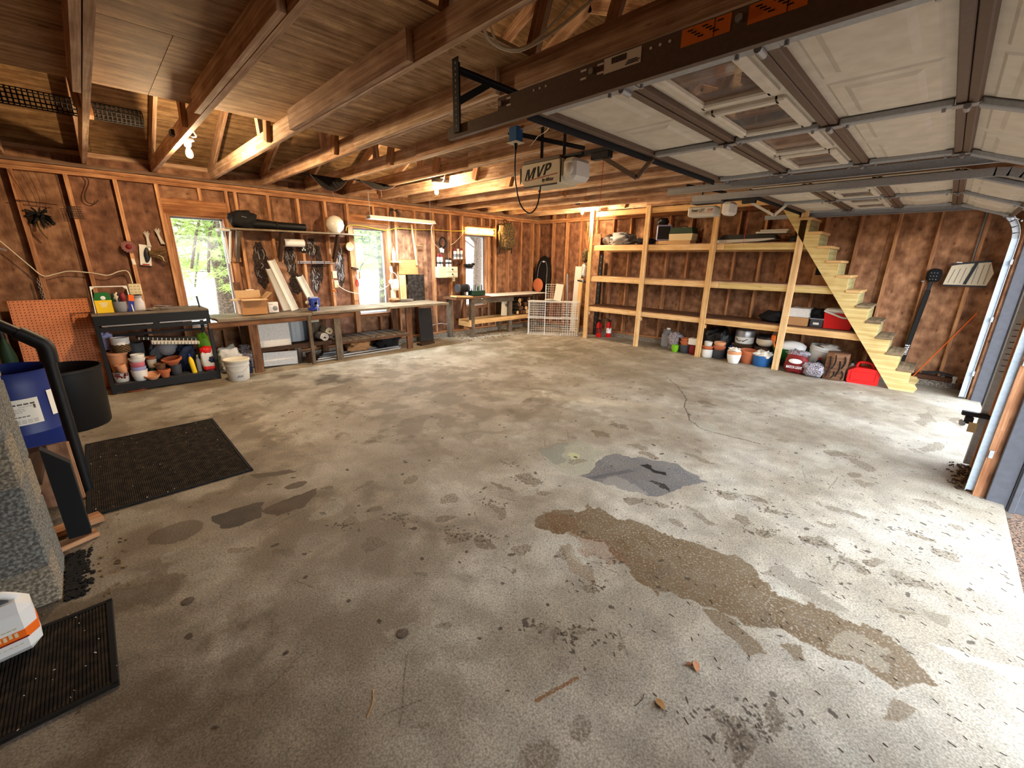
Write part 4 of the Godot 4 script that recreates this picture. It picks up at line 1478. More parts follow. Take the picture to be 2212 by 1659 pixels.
# ---------------------------------------------------------------- shelves and stairs
func shelving_and_stairs() -> void:
	var t := thing("storage_shelf", "long built-in shelf of fresh pine lumber along the back wall", "shelf", Vector3(-0.75, 0, 2.09))
	var st: SurfaceTool
	for k in 4:
		st = sf()
		bx(st, Vector3(0, 1.263, 1.19 * k), Vector3(0.038, 2.526, 0.089), Basis(), 0.003)
		part(t, "post", st, M.pine if k % 2 else M.pine_b)
	var lv := [[1.855, 3.66], [1.26, 4.12], [0.665, 4.57]]
	for e in lv:
		var y: float = e[0]
		var L: float = e[1]
		var cut := 2.55 if y > 1.0 else 2.4
		for s in [[-0.02, cut], [cut, L]]:
			st = sf()
			bx(st, Vector3(0.04, y - 0.045, (s[0] + s[1]) / 2), Vector3(0.038, 0.089, s[1] - s[0] - 0.004), Basis(), 0.003)
			part(t, "front_rail", st, M.pine if s[0] < 0 else (M.treated if y > 1.0 else M.pine_b))
		st = sf()
		bx(st, Vector3(0.635, y - 0.06, L / 2), Vector3(0.038, 0.089, L))
		part(t, "back_rail", st, M.pine_b)
		for i in 3:
			st = sf()
			var z0 := -0.02 + i * L / 3.0
			bx(st, Vector3(0.34, y + 0.008, z0 + L / 6.0), Vector3(0.60, 0.016, L / 3.0 - 0.004))
			part(t, "shelf_board", st, M.bench_wood if y < 1.0 else M.joist)
	st = sf()
	bx(st, Vector3(0.04, 2.44, 1.6), Vector3(0.038, 0.089, 3.2))
	part(t, "top_rail", st, M.pine_b)
	for k in 3:
		st = sf()
		bx(st, Vector3(0.03, 0.56 - 0.03, 1.19 * k + 0.052), Vector3(0.03, 0.06, 0.02))
		part(t, "cleat", st, M.pine)
	# stairs
	var s := thing("staircase", "steep open stair of treated lumber rising along the back wall to the loft", "stairs", Vector3(-0.75, 0, 7.0))
	var pr := [Vector2(0.0, 0.0), Vector2(0.235, 0.0), Vector2(0.262, 0.055), Vector2(0.225, 0.105), Vector2(0.165, 0.105)]
	for k in 12:
		var z := 0.165 - 0.143 * k
		var y := 0.255 + 0.19 * k
		pr.append(Vector2(z, y))
		pr.append(Vector2(z - 0.143, y))
	pr.append(Vector2(-1.757, 2.5))
	for x in [-0.019, 0.55]:
		st = sf()
		prism(st, pr, 0.038, Transform3D(Basis(Vector3(0, 0, 1), Vector3(0, 1, 0), Vector3(-1, 0, 0)), Vector3(x + 0.038, 0, 0)))
		part(s, "stringer", st, M.treated)
	for k in 12:
		var z := 0.165 - 0.143 * k
		var y := 0.255 + 0.19 * k
		st = sf()
		bx(st, Vector3(0.275, y + 0.018, z - 0.062), Vector3(0.62, 0.034, 0.165), Basis(), 0.004)
		part(s, "tread", st, M.tread if k < 5 else M.pine_b)
		if k < 11:
			st = sf()
			bx(st, Vector3(0.275, y + 0.113, z - 0.143 - 0.008), Vector3(0.57, 0.15, 0.014))
			part(s, "riser", st, M.treated_b)
	st = sf()
	bx(st, Vector3(-0.0195, 0.82, 0), Vector3(0.001, 0.001, 0.001))

# ---------------------------------------------------------------- makers for pots, jugs, boxes, bags
func pot_shape(rt: float, rb: float, h: float, rim := 0.0) -> SurfaceTool:
	var st := sf()
	var p := [Vector2(0, 0.004), Vector2(rb - 0.006, 0.0), Vector2(rb, 0.006)]
	if rim > 0.0:
		p.append(Vector2(lerpf(rb, rt, 0.95) - 0.004, h - rim))
		p.append(Vector2(rt + 0.004, h - rim))
		p.append(Vector2(rt + 0.008, h - 0.004))
	else:
		p.append(Vector2(lerpf(rb, rt, 0.5) + 0.004, h * 0.5))
		p.append(Vector2(rt, h - 0.004))
	p.append(Vector2(rt, h))
	p.append(Vector2(rt - 0.008, h - 0.002))
	p.append(Vector2(rb - 0.008, 0.02))
	p.append(Vector2(0, 0.018))
	lathe(st, p, Vector3.ZERO, 22)
	return st

func pot(label: String, at: Vector3, rt: float, rb: float, h: float, m: Material, rim := 0.0, tilt := Vector3.ZERO, called := "flower_pot", group := "") -> MeshInstance3D:
	var o := one(called, pot_shape(rt, rb, h, rim), m, label, "pot", at, 0.0, group)
	o.rotation = tilt
	return o

func jug(called: String, label: String, at: Vector3, w: float, d: float, h: float, m: Material, cap: Material, turn := 0.0) -> Node3D:
	var t := thing(called, label, "jug", at, turn)
	var st := sf()
	bx(st, Vector3(0, h * 0.36, 0), Vector3(w, h * 0.72, d), Basis(), minf(w, d) * 0.16)
	lathe(st, [Vector2(w * 0.46, h * 0.70), Vector2(w * 0.40, h * 0.80), Vector2(w * 0.2, h * 0.88), Vector2(w * 0.16, h * 0.94), Vector2(0, h * 0.94)], Vector3.ZERO, 14, Basis(), 1.0, d / w)
	part(t, "body", st, m)
	st = sf()
	lathe(st, [Vector2(0, h), Vector2(w * 0.17, h), Vector2(w * 0.18, h * 0.93), Vector2(0, h * 0.93)], Vector3.ZERO, 14)
	part(t, "cap", st, cap)
	st = sf()
	tube(st, smooth([Vector3(w * 0.2, h * 0.86, 0), Vector3(w * 0.42, h * 0.88, 0), Vector3(w * 0.47, h * 0.72, 0)], 4), w * 0.07, 7)
	part(t, "handle", st, m)
	return t

func bottle(called: String, label: String, at: Vector3, r: float, h: float, m: Material, cap: Material, category := "bottle", group := "") -> Node3D:
	var t := thing(called, label, category, at, 0.0, group)
	var st := sf()
	lathe(st, [Vector2(0, 0), Vector2(r * 0.95, 0), Vector2(r, h * 0.03), Vector2(r, h * 0.62), Vector2(r * 0.7, h * 0.76), Vector2(r * 0.4, h * 0.82), Vector2(r * 0.4, h * 0.88), Vector2(0, h * 0.88)], Vector3.ZERO, 16)
	part(t, "body", st, m)
	st = sf()
	lathe(st, [Vector2(0, h), Vector2(r * 0.42, h), Vector2(r * 0.46, h * 0.86), Vector2(0, h * 0.86)], Vector3.ZERO, 12)
	part(t, "cap", st, cap)
	return t

func can(label: String, at: Vector3, r: float, h: float, m: Material, cap: Material, group: String) -> Node3D:
	var t := thing("spray_can", label, "spray can", at, 0.0, group)
	var st := sf()
	lathe(st, [Vector2(0, 0), Vector2(r, 0), Vector2(r, h * 0.72), Vector2(r * 0.8, h * 0.78), Vector2(0, h * 0.78)], Vector3.ZERO, 14)
	part(t, "body", st, m)
	st = sf()
	lathe(st, [Vector2(0, h), Vector2(r * 0.72, h), Vector2(r * 0.86, h * 0.96), Vector2(r * 0.86, h * 0.76), Vector2(0, h * 0.76)], Vector3.ZERO, 14)
	part(t, "cap", st, cap)
	return t

func carton(called: String, label: String, at: Vector3, s: Vector3, m: Material, turn := 0.0) -> Node3D:
	var t := thing(called, label, "box", at, turn)
	var st := sf()
	bx(st, Vector3(0, s.y / 2, 0), s, Basis(), 0.004)
	part(t, "body", st, m)
	st = sf()
	bx(st, Vector3(0, s.y + 0.0005, 0), Vector3(s.x * 1.0, 0.001, 0.045))
	part(t, "tape", st, M.card_pale)
	return t

func bag(called: String, label: String, at: Vector3, s: Vector3, m: Material, sd: int, turn := 0.0, amp := 0.1) -> MeshInstance3D:
	var st := sf()
	lump(st, Vector3(0, s.y / 2, 0), s / 2, amp, 1.6, sd, 24, 16, -0.98, 0.72)
	return one(called, st, m, label, "bag", at, turn)

func shelf_goods() -> void:
	var st: SurfaceTool
	var low := 0.682
	var mid := 1.277
	var top := 1.872
	# ---- floor under the shelf
	jug("plastic_jug", "translucent grey plastic jug on the floor under the shelf", Vector3(-0.35, 0, 3.72), 0.20, 0.16, 0.37, M.grey, M.white, 1.4)
	bag("crumpled_bag", "crumpled blue and green printed bag beside the grey jug", Vector3(-0.47, 0, 3.93), Vector3(0.2, 0.32, 0.24), M.leafprint, 3, 0.0, 0.25)
	pot("small pale green cup pot before the crumpled bag", Vector3(-0.68, 0, 4.03), 0.065, 0.045, 0.13, M.green_lime)
	pot("charcoal pot with terracotta pots nested on it, left of the third shelf post", Vector3(-0.585, 0, 4.17), 0.10, 0.085, 0.15, M.grey_dark)
	pot("wide terracotta pot standing in the charcoal pot, beside the brown pot", Vector3(-0.585, 0.115, 4.17), 0.088, 0.07, 0.10, M.terracotta, 0.03)
	pot("terracotta pot topping the stack beside the brown pot", Vector3(-0.585, 0.18, 4.17), 0.08, 0.065, 0.085, M.terracotta, 0.028)
	pot("brown glazed pot with a white box on it", Vector3(-0.60, 0, 4.34), 0.085, 0.075, 0.17, M.red_dark)
	carton("small_box", "small white box resting on the brown glazed pot", Vector3(-0.60, 0.172, 4.33), Vector3(0.12, 0.11, 0.17), M.paper)
	pot("white pot at the bottom of the stack right of the third shelf post", Vector3(-0.64, 0, 4.585), 0.09, 0.085, 0.14, M.white)
	pot("terracotta pot in the white pot right of the third shelf post", Vector3(-0.64, 0.10, 4.585), 0.082, 0.06, 0.10, M.terracotta, 0.04)
	pot("small whitish pot topping the stack right of the third shelf post", Vector3(-0.64, 0.17, 4.585), 0.065, 0.055, 0.10, M.white_dirty)
	pot("charcoal pot with two terracotta pots, next to the white stack", Vector3(-0.575, 0, 4.75), 0.10, 0.088, 0.15, M.grey_dark)
	pot("lower terracotta pot in the charcoal pot next to the white stack", Vector3(-0.575, 0.10, 4.75), 0.092, 0.07, 0.12, M.terracotta, 0.05)
	pot("upper terracotta pot in the charcoal pot next to the white stack", Vector3(-0.575, 0.17, 4.75), 0.086, 0.065, 0.11, M.terracotta_pale, 0.045)
	bag("trash_bag", "black plastic trash bag slumped under the lowest shelf", Vector3(-0.33, 0, 4.62), Vector3(0.34, 0.48, 0.42), M.black, 8, 0.0, 0.2)
	bag("purple_bundle", "dark purple foil bundle between the charcoal pot and the chrome pot", Vector3(-0.47, 0, 4.90), Vector3(0.12, 0.22, 0.12), M.navy, 9, 0.0, 0.3)
	# raised cook pots on an upturned crate and a basket
	st = sf()
	bx(st, Vector3(0, 0.13, 0), Vector3(0.26, 0.26, 0.32), Basis(), 0.01)
	one("wooden_crate", st, M.dark_wood, "dark wooden crate carrying the grey and white cook pot", "crate", Vector3(-0.26, 0, 5.03))
	var cp := thing("cook_pot", "grey lidded cook pot with white lower half on the crate", "pot", Vector3(-0.27, 0.262, 5.03))
	st = sf()
	lathe(st, [Vector2(0, 0), Vector2(0.13, 0), Vector2(0.145, 0.02), Vector2(0.145, 0.12), Vector2(0.0, 0.12)], Vector3.ZERO, 22)
	part(cp, "white_base", st, M.white)
	st = sf()
	lathe(st, [Vector2(0.147, 0.115), Vector2(0.15, 0.20), Vector2(0.14, 0.225), Vector2(0.05, 0.245), Vector2(0, 0.245)], Vector3.ZERO, 22)
	part(cp, "lid", st, M.steel)
	for k in [-1, 1]:
		st = sf()
		tube(st, smooth([Vector3(-0.135, 0.09, k * 0.09), Vector3(-0.17, 0.07, k * 0.06), Vector3(-0.165, 0.05, k * 0.03), Vector3(-0.14, 0.06, k * 0.01)], 4), 0.005, 5)
		part(cp, "handle", st, M.black)
	pot("round brown basket carrying a cream pot", Vector3(-0.30, 0, 5.36), 0.15, 0.13, 0.26, M.dark_wood, 0.0, Vector3.ZERO, "basket")
	var cr := thing("cream_pot", "cream pot with black lid on the brown basket", "pot", Vector3(-0.30, 0.262, 5.36))
	st = sf()
	lathe(st, [Vector2(0, 0), Vector2(0.09, 0), Vector2(0.135, 0.05), Vector2(0.135, 0.13), Vector2(0, 0.13)], Vector3.ZERO, 20)
	part(cr, "body", st, M.ivory)
	st = sf()
	lathe(st, [Vector2(0.14, 0.125), Vector2(0.14, 0.16), Vector2(0.12, 0.185), Vector2(0.03, 0.20), Vector2(0, 0.20)], Vector3.ZERO, 20)
	part(cr, "lid", st, M.black)
	pot("white rounded pot holding a tan pot, before the big terracotta pot", Vector3(-0.77, 0, 5.06), 0.105, 0.075, 0.15, M.white)
	pot("tan pot nested in the white rounded pot", Vector3(-0.77, 0.09, 5.06), 0.098, 0.075, 0.11, M.terracotta_pale, 0.05)
	bag("crumpled_paper", "crumpled white paper stuffed in the tan nested pot", Vector3(-0.77, 0.175, 5.06), Vector3(0.15, 0.07, 0.16), M.paper, 12, 0.0, 0.4)
	pot("large terracotta pot tipped slightly, next to the blue pot", Vector3(-0.60, 0, 5.21), 0.125, 0.085, 0.22, M.terracotta, 0.045, Vector3(0.06, 0, 0.05))
	pot("glazed blue pot with white paper in it", Vector3(-0.62, 0, 5.43), 0.135, 0.12, 0.17, M.blue_pot)
	bag("crumpled_paper", "crumpled white paper heaped in the blue pot", Vector3(-0.62, 0.12, 5.43), Vector3(0.22, 0.12, 0.22), M.paper, 13, 0.0, 0.4)
	# green spreader with a white bag
	var sp := thing("seed_spreader", "green plastic seed spreader with white tank behind the fourth shelf post", "spreader", Vector3(-0.42, 0, 5.74))
	st = sf()
	lathe(st, [Vector2(0.05, 0.09), Vector2(0.17, 0.24), Vector2(0.19, 0.30), Vector2(0.18, 0.30), Vector2(0.04, 0.10)], Vector3.ZERO, 16, Basis(), 0.8, 1.3)
	part(sp, "hopper", st, M.green)
	st = sf()
	lump(st, Vector3(0, 0.32, 0.02), Vector3(0.12, 0.10, 0.19), 0.08, 1.0, 4, 18, 12, -0.9, 0.8)
	part(sp, "tank", st, M.white)
	for k in [-1, 1]:
		st = sf()
		lathe(st, [Vector2(0.0, -0.02), Vector2(0.09, -0.02), Vector2(0.1, 0), Vector2(0.09, 0.02), Vector2(0, 0.02)], Vector3(-0.02, 0.10, k * 0.2), 16, Basis(Vector3(1, 0, 0), Vector3(0, 0, 1), Vector3(0, -1, 0)))
		part(sp, "wheel", st, M.green_dark)
	st = sf()
	bx(st, Vector3(-0.13, 0.45, -0.22), Vector3(0.03, 0.09, 0.06), Basis(), 0.01)
	rod(st, Vector3(-0.13, 0.42, -0.22), Vector3(-0.05, 0.24, -0.18), 0.012, 8)
	part(sp, "grip", st, M.orange)
	var bk := thing("white_bucket", "white plastic bucket leaning under the shelf behind the red charcoal bag", "bucket", Vector3(-0.33, 0.03, 6.10))
	bk.rotation.x = 0.16
	st = pot_shape(0.17, 0.14, 0.36, 0.0)
	for y in [0.30, 0.335]:
		lathe(st, [Vector2(0.166, y - 0.008), Vector2(0.176, y - 0.006), Vector2(0.176, y + 0.006), Vector2(0.166, y + 0.008)], Vector3.ZERO, 22)
	part(bk, "body", st, M.white)
	st = sf()
	lump(st, Vector3(0.0, 0.36, 0.06), Vector3(0.12, 0.05, 0.12), 0.4, 2.0, 6, 14, 8)
	part(bk, "rag", st, M.white_dirty)
	var ch := thing("charcoal_bag", "open red charcoal bag with white oval badge on the floor", "bag", Vector3(-0.74, 0, 5.92))
	st = sf()
	lump(st, Vector3(0, 0.15, 0), Vector3(0.09, 0.165, 0.15), 0.10, 1.6, 15, 22, 14, -0.9, 0.75)
	part(ch, "body", st, M.red_dark)
	st = sf()
	lump(st, Vector3(0.01, 0.29, 0.01), Vector3(0.08, 0.05, 0.14), 0.35, 2.5, 16, 18, 8)
	part(ch, "rolled_top", st, M.leafprint)
	st = sf()
	lathe(st, [Vector2(0, 0.006), Vector2(0.04, 0.005), Vector2(0.045, 0)], Vector3(-0.097, 0.19, 0.0), 18, Basis(Vector3(0, 1, 0), Vector3(-1, 0, 0), Vector3(0, 0, 1)), 0.8, 1.9)
	part(ch, "badge", st, M.ink_white)
	lettering(ch, "MATCH LIGHT", Vector3(-0.103, 0.10, 0.0), Basis(Vector3(0, 0, 1), Vector3(0, 1, 0), Vector3(-1, 0, 0)), 0.04, M.ink_white, 0.2)
	bag("printed_bag", "black and white leaf printed bag lying beside the charcoal bag", Vector3(-0.78, 0, 6.15), Vector3(0.20, 0.20, 0.26), M.leafprint, 18, 0.0, 0.18)
	bottle("clear_bottle", "clear bottle with red label behind the log", Vector3(-0.34, 0, 6.36), 0.055, 0.32, M.clear_plastic, M.white)
	bottle("clear_bottle", "small dark bottle with red cap behind the printed bag", Vector3(-0.52, 0, 6.16), 0.045, 0.24, M.grey_dark, M.red)
	var lg := thing("log_block", "upright split log block with dark worm tracks", "log", Vector3(-0.70, 0, 6.39), 0.15)
	st = sf()
	prism(st, [Vector2(-0.13, -0.10), Vector2(-0.05, -0.13), Vector2(0.10, -0.12), Vector2(0.13, -0.02), Vector2(0.11, 0.10), Vector2(-0.02, 0.13), Vector2(-0.12, 0.09)], 0.38, Transform3D(Basis(Vector3(0, 0, 1), Vector3(1, 0, 0), Vector3(0, 1, 0)), Vector3.ZERO))
	part(lg, "wood", st, M.bench_wood)
	st = sf()
	for e in [[-0.10, 0.04, -0.085, 0.34], [-0.05, 0.16, -0.03, 0.36], [-0.04, 0.03, -0.015, 0.13], [0.01, 0.06, 0.03, 0.28], [0.06, 0.18, 0.075, 0.35], [0.08, 0.03, 0.07, 0.15]]:
		tube(st, smooth([Vector3(-0.131, e[1], e[0]), Vector3(-0.133, (e[1] + e[3]) / 2, (e[0] + e[2]) / 2 + 0.02), Vector3(-0.131, e[3], e[2])], 4), 0.007, 5)
	part(lg, "worm_track", st, M.black_soft)
	bottle("oil_bottle", "small white oil bottle between the log and the red gas can", Vector3(-0.50, 0, 6.545), 0.035, 0.26, M.white, M.black)
	# gas can
	var gc := thing("gas_can", "red plastic gas can on the floor beside the log", "gas can", Vector3(-0.66, 0, 6.70), 0.12)
	st = sf()
	prism(st, [Vector2(-0.17, 0.02), Vector2(-0.15, 0), Vector2(0.15, 0), Vector2(0.17, 0.02), Vector2(0.17, 0.17), Vector2(0.13, 0.215), Vector2(0.06, 0.22), Vector2(-0.09, 0.22), Vector2(-0.17, 0.17)], 0.20, Transform3D(Basis(Vector3(0, 0, 1), Vector3(0, 1, 0), Vector3(-1, 0, 0)), Vector3(0.10, 0, 0)))
	part(gc, "body", st, M.red)
	st = sf()
	tube(st, smooth([Vector3(0, 0.21, -0.09), Vector3(0, 0.275, -0.07), Vector3(0, 0.285, 0.0), Vector3(0, 0.27, 0.07), Vector3(0, 0.21, 0.10)], 4), 0.018, 8)
	part(gc, "handle", st, M.red)
	st = sf()
	for e in [[0, 0.045, 0.26, 0.012], [0, 0.165, 0.26, 0.012], [-0.13, 0.105, 0.012, 0.13], [0.13, 0.105, 0.012, 0.13]]:
		bx(st, Vector3(-0.102, e[1], e[0]), Vector3(0.008, e[3], e[2]), Basis(), 0.003)
	part(gc, "moulded_rib", st, M.red)
	st = sf()
	rod(st, Vector3(0, 0.215, 0.125), Vector3(0, 0.245, 0.14), 0.028, 12)
	part(gc, "spout_cap", st, M.red_dark)
	# ---- lowest shelf
	carton("cardboard_box", "brown taped cardboard box on the lowest shelf under a white box", Vector3(-0.42, low, 5.76), Vector3(0.36, 0.12, 0.32), M.card)
	carton("foam_box", "white box stacked on the brown taped cardboard box", Vector3(-0.42, low + 0.122, 5.79), Vector3(0.30, 0.13, 0.25), M.foam)
	var tb := thing("storage_tote", "grey clear plastic tote with white label on the lowest shelf", "tote", Vector3(-0.42, low, 6.02))
	st = sf()
	bx(st, Vector3(0, 0.055, 0), Vector3(0.26, 0.11, 0.16), Basis(), 0.01)
	part(tb, "tub", st, M.grey_dark)
	st = sf()
	bx(st, Vector3(0, 0.115, 0), Vector3(0.28, 0.016, 0.18), Basis(), 0.005)
	part(tb, "lid", st, M.grey)
	st = sf()
	bx(st, Vector3(-0.1305, 0.05, 0), Vector3(0.001, 0.03, 0.07))
	part(tb, "label_card", st, M.paper)
	bag("black_cloth", "black tangled straps on top of the grey tote", Vector3(-0.40, low + 0.125, 6.0), Vector3(0.2, 0.13, 0.2), M.black_soft, 22, 0.0, 0.35)
	bag("black_bag", "soft black bag lying left of the brown taped box", Vector3(-0.38, low, 5.42), Vector3(0.34, 0.17, 0.34), M.black_soft, 24, 0.0, 0.2)
	var co := thing("cooler", "red picnic cooler with white lid and swing handle", "cooler", Vector3(-0.42, low, 6.27))
	st = sf()
	prism(st, [Vector2(-0.155, 0), Vector2(0.155, 0), Vector2(0.175, 0.22), Vector2(-0.175, 0.22)], 0.26, Transform3D(Basis(Vector3(0, 0, 1), Vector3(0, 1, 0), Vector3(-1, 0, 0)), Vector3(0.13, 0, 0)))
	part(co, "body", st, M.red)
	st = sf()
	bx(st, Vector3(0, 0.25, 0), Vector3(0.28, 0.06, 0.36), Basis(), 0.022)
	part(co, "lid", st, M.white)
	st = sf()
	tube(st, smooth([Vector3(-0.145, 0.245, -0.18), Vector3(-0.15, 0.20, -0.05), Vector3(-0.15, 0.165, 0.06), Vector3(-0.145, 0.18, 0.17)], 5), 0.014, 8)
	part(co, "handle", st, M.white)
	# ---- middle shelf
	var bx1 := carton("cardboard_box", "open cardboard box with black scribble on the middle shelf behind the stairs", Vector3(-0.36, mid, 5.98), Vector3(0.25, 0.24, 0.28), M.card)
	st = sf()
	bx(st, Vector3(-0.126, 0.20, -0.06), Vector3(0.002, 0.12, 0.10))
	part(bx1, "black_print", st, M.ink)
	# ---- top shelf
	var pb := bag("plastic_bundle", "bundle wrapped in clear crinkled plastic on the top shelf", Vector3(-0.45, top, 2.62), Vector3(0.34, 0.22, 0.44), M.clear_plastic, 30, 0.0, 0.35)
	pb.material_override = M.grey
	var mc := thing("metal_can", "silver metal can tipped on its side beside the plastic bundle", "can", Vector3(-0.42, top + 0.115, 2.27))
	st = sf()
	lathe(st, [Vector2(0, -0.09), Vector2(0.075, -0.09), Vector2(0.08, -0.085), Vector2(0.08, 0.085), Vector2(0.075, 0.09), Vector2(0, 0.09)], Vector3(0, 0, 0), 18, Basis(Vector3(0, 0, 1), Vector3(0.5, 0.25, 0.8).normalized(), Vector3(0.5, 0.25, 0.8).normalized().cross(Vector3(0, 0, 1)) * -1.0).orthonormalized())
	part(mc, "body", st, M.steel)
	bag("dark_bundle", "dark bundle of cable and hose on the top shelf by the second post", Vector3(-0.45, top, 3.10), Vector3(0.3, 0.11, 0.34), M.black_soft, 31, 0.0, 0.4)
	carton("flat_box", "long flat cardboard box under the blue case and green toolbox", Vector3(-0.45, top, 3.72), Vector3(0.24, 0.06, 0.58), M.card_pale)
	var bc := thing("blue_case", "blue plastic case with black front on the flat box", "case", Vector3(-0.45, top + 0.062, 3.47), 0.35)
	st = sf()
	bx(st, Vector3(0, 0.135, 0), Vector3(0.20, 0.27, 0.26), Basis(), 0.02)
	part(bc, "shell", st, M.lilac)
	st = sf()
	bx(st, Vector3(-0.101, 0.135, 0), Vector3(0.006, 0.22, 0.21), Basis(), 0.002)
	part(bc, "front_panel", st, M.black)
	bag("black_helmet", "black glossy lump on top of the blue case", Vector3(-0.45, top + 0.335, 3.42), Vector3(0.18, 0.12, 0.17), M.black, 35, 0.0, 0.2)
	var tx := thing("toolbox", "cream toolbox with dark green lid beside the blue case", "toolbox", Vector3(-0.45, top + 0.062, 3.82))
	st = sf()
	prism(st, [Vector2(-0.20, 0), Vector2(0.20, 0), Vector2(0.21, 0.11), Vector2(-0.21, 0.11)], 0.22, Transform3D(Basis(Vector3(0, 0, 1), Vector3(0, 1, 0), Vector3(-1, 0, 0)), Vector3(0.11, 0, 0)))
	part(tx, "base", st, M.cream)
	st = sf()
	prism(st, [Vector2(-0.21, 0.112), Vector2(0.21, 0.112), Vector2(0.185, 0.21), Vector2(-0.185, 0.21)], 0.225, Transform3D(Basis(Vector3(0, 0, 1), Vector3(0, 1, 0), Vector3(-1, 0, 0)), Vector3(0.113, 0, 0)))
	part(tx, "lid", st, M.green_dark)
	st = sf()
	tube(st, smooth([Vector3(0, 0.21, -0.07), Vector3(0, 0.235, -0.05), Vector3(0, 0.235, 0.05), Vector3(0, 0.21, 0.07)], 3), 0.008, 6)
	part(tx, "handle", st, M.black)
	var sk := thing("roof_box_shell", "long low black and white moulded shell on the top shelf", "shell", Vector3(-0.46, top, 4.90))
	st = sf()
	prism(st, [Vector2(-0.50, 0.02), Vector2(-0.44, 0.0), Vector2(0.18, 0.02), Vector2(0.40, 0.05), Vector2(0.38, 0.065), Vector2(-0.40, 0.05), Vector2(-0.49, 0.045)], 0.3, Transform3D(Basis(Vector3(0, 0, 1), Vector3(0, 1, 0), Vector3(-1, 0, 0)), Vector3(0.15, 0, 0)))
	part(sk, "white_rim", st, M.white_dirty)
	st = sf()
	prism(st, [Vector2(-0.44, 0.055), Vector2(0.42, 0.068), Vector2(0.36, 0.12), Vector2(-0.34, 0.13)], 0.28, Transform3D(Basis(Vector3(0, 0, 1), Vector3(0, 1, 0), Vector3(-1, 0, 0)), Vector3(0.14, 0, 0)))
	part(sk, "black_top", st, M.black)
	st = sf()
	bx(st, Vector3(0, 0.015, 0), Vector3(0.22, 0.03, 0.42), Basis(), 0.006)
	bx(st, Vector3(0.02, 0.045, 0.03), Vector3(0.20, 0.028, 0.38), Basis(), 0.006)
	one("grey_plastic_stack", st, M.white_dirty, "two grey plastic panels stacked on the black shell", "panel", Vector3(-0.46, top + 0.132, 5.22))
	bag("loose_bag", "small grey pouch at the end of the top shelf behind the stair post", Vector3(-0.34, top, 5.50), Vector3(0.22, 0.1, 0.16), M.grey_dark, 39, 0.0, 0.2)
	# extinguishers at the foot of the first post
	for e in [[Vector3(-0.42, 0, 2.21), "fire extinguisher with dark hose, nearer the first shelf post", 0.0], [Vector3(-0.27, 0, 2.36), "fire extinguisher with white label standing against the wall", 1.0]]:
		var x := thing("fire_extinguisher", "red " + e[1], "extinguisher", e[0])
		st = sf()
		lathe(st, [Vector2(0, 0), Vector2(0.05, 0), Vector2(0.055, 0.01), Vector2(0.055, 0.27), Vector2(0.04, 0.31), Vector2(0.02, 0.325), Vector2(0, 0.325)], Vector3.ZERO, 18)
		part(x, "cylinder", st, M.red)
		st = sf()
		rod(st, Vector3(0, 0.32, 0), Vector3(0, 0.36, 0), 0.018, 10)
		beam(st, Vector3(0, 0.355, 0.02), Vector3(0, 0.40, -0.10), 0.02, 0.012)
		beam(st, Vector3(0, 0.35, 0.02), Vector3(0, 0.355, -0.09), 0.02, 0.01)
		part(x, "valve", st, M.black)
		st = sf()
		tube(st, smooth([Vector3(0, 0.35, 0.02), Vector3(-0.03, 0.36, 0.06), Vector3(-0.05, 0.28, 0.055), Vector3(-0.045, 0.18, 0.05)], 4), 0.008, 6)
		part(x, "hose", st, M.rubber)
		st = sf()
		lathe(st, [Vector2(0.0558, 0.09), Vector2(0.0558, 0.2)], Vector3.ZERO, 18)
		part(x, "label_band", st, M.ink_white if e[2] > 0.5 else M.red_dark)

# ---------------------------------------------------------------- near left corner: barrels, steps, mats
func mat_thing(label: String, x0: float, x1: float, z0: float, z1: float, sd: int) -> void:
	var t := thing("floor_mat", label, "mat", Vector3((x0 + x1) / 2, 0, (z0 + z1) / 2))
	var w := x1 - x0
	var d := z1 - z0
	var st := sf()
	bx(st, Vector3(0, 0.004, 0), Vector3(w, 0.007, d), Basis(), 0.003)
	part(t, "backing", st, M.mat)
	st = sf()
	var n := int(w / 0.011)
	for i in n:
		bx(st, Vector3(-w / 2 + 0.02 + i * (w - 0.04) / n, 0.009, 0), Vector3(0.006, 0.004, d - 0.05))
	stuff(part(t, "ribs", st, M.mat))
	st = sf()
	for e in [[0, -d / 2 + 0.012, w, 0.022], [0, d / 2 - 0.012, w, 0.022], [-w / 2 + 0.012, 0, 0.022, d], [w / 2 - 0.012, 0, 0.022, d]]:
		bx(st, Vector3(e[0], 0.009, e[1]), Vector3(e[2], 0.008, e[3]), Basis(), 0.002)
	part(t, "border", st, M.rubber)
	var r := RandomNumberGenerator.new()
	r.seed = sd
	st = sf()
	for i in 45:
		var p := Vector3(r.randf_range(-w / 2, w / 2), 0.0125, r.randf_range(-d / 2, d / 2))
		var b := Basis(Vector3.UP, r.randf() * TAU)
		bx(st, p, Vector3(r.randf_range(0.002, 0.007), 0.002, r.randf_range(0.001, 0.003)), b)
	stuff(part(t, "lint", st, M.paper))

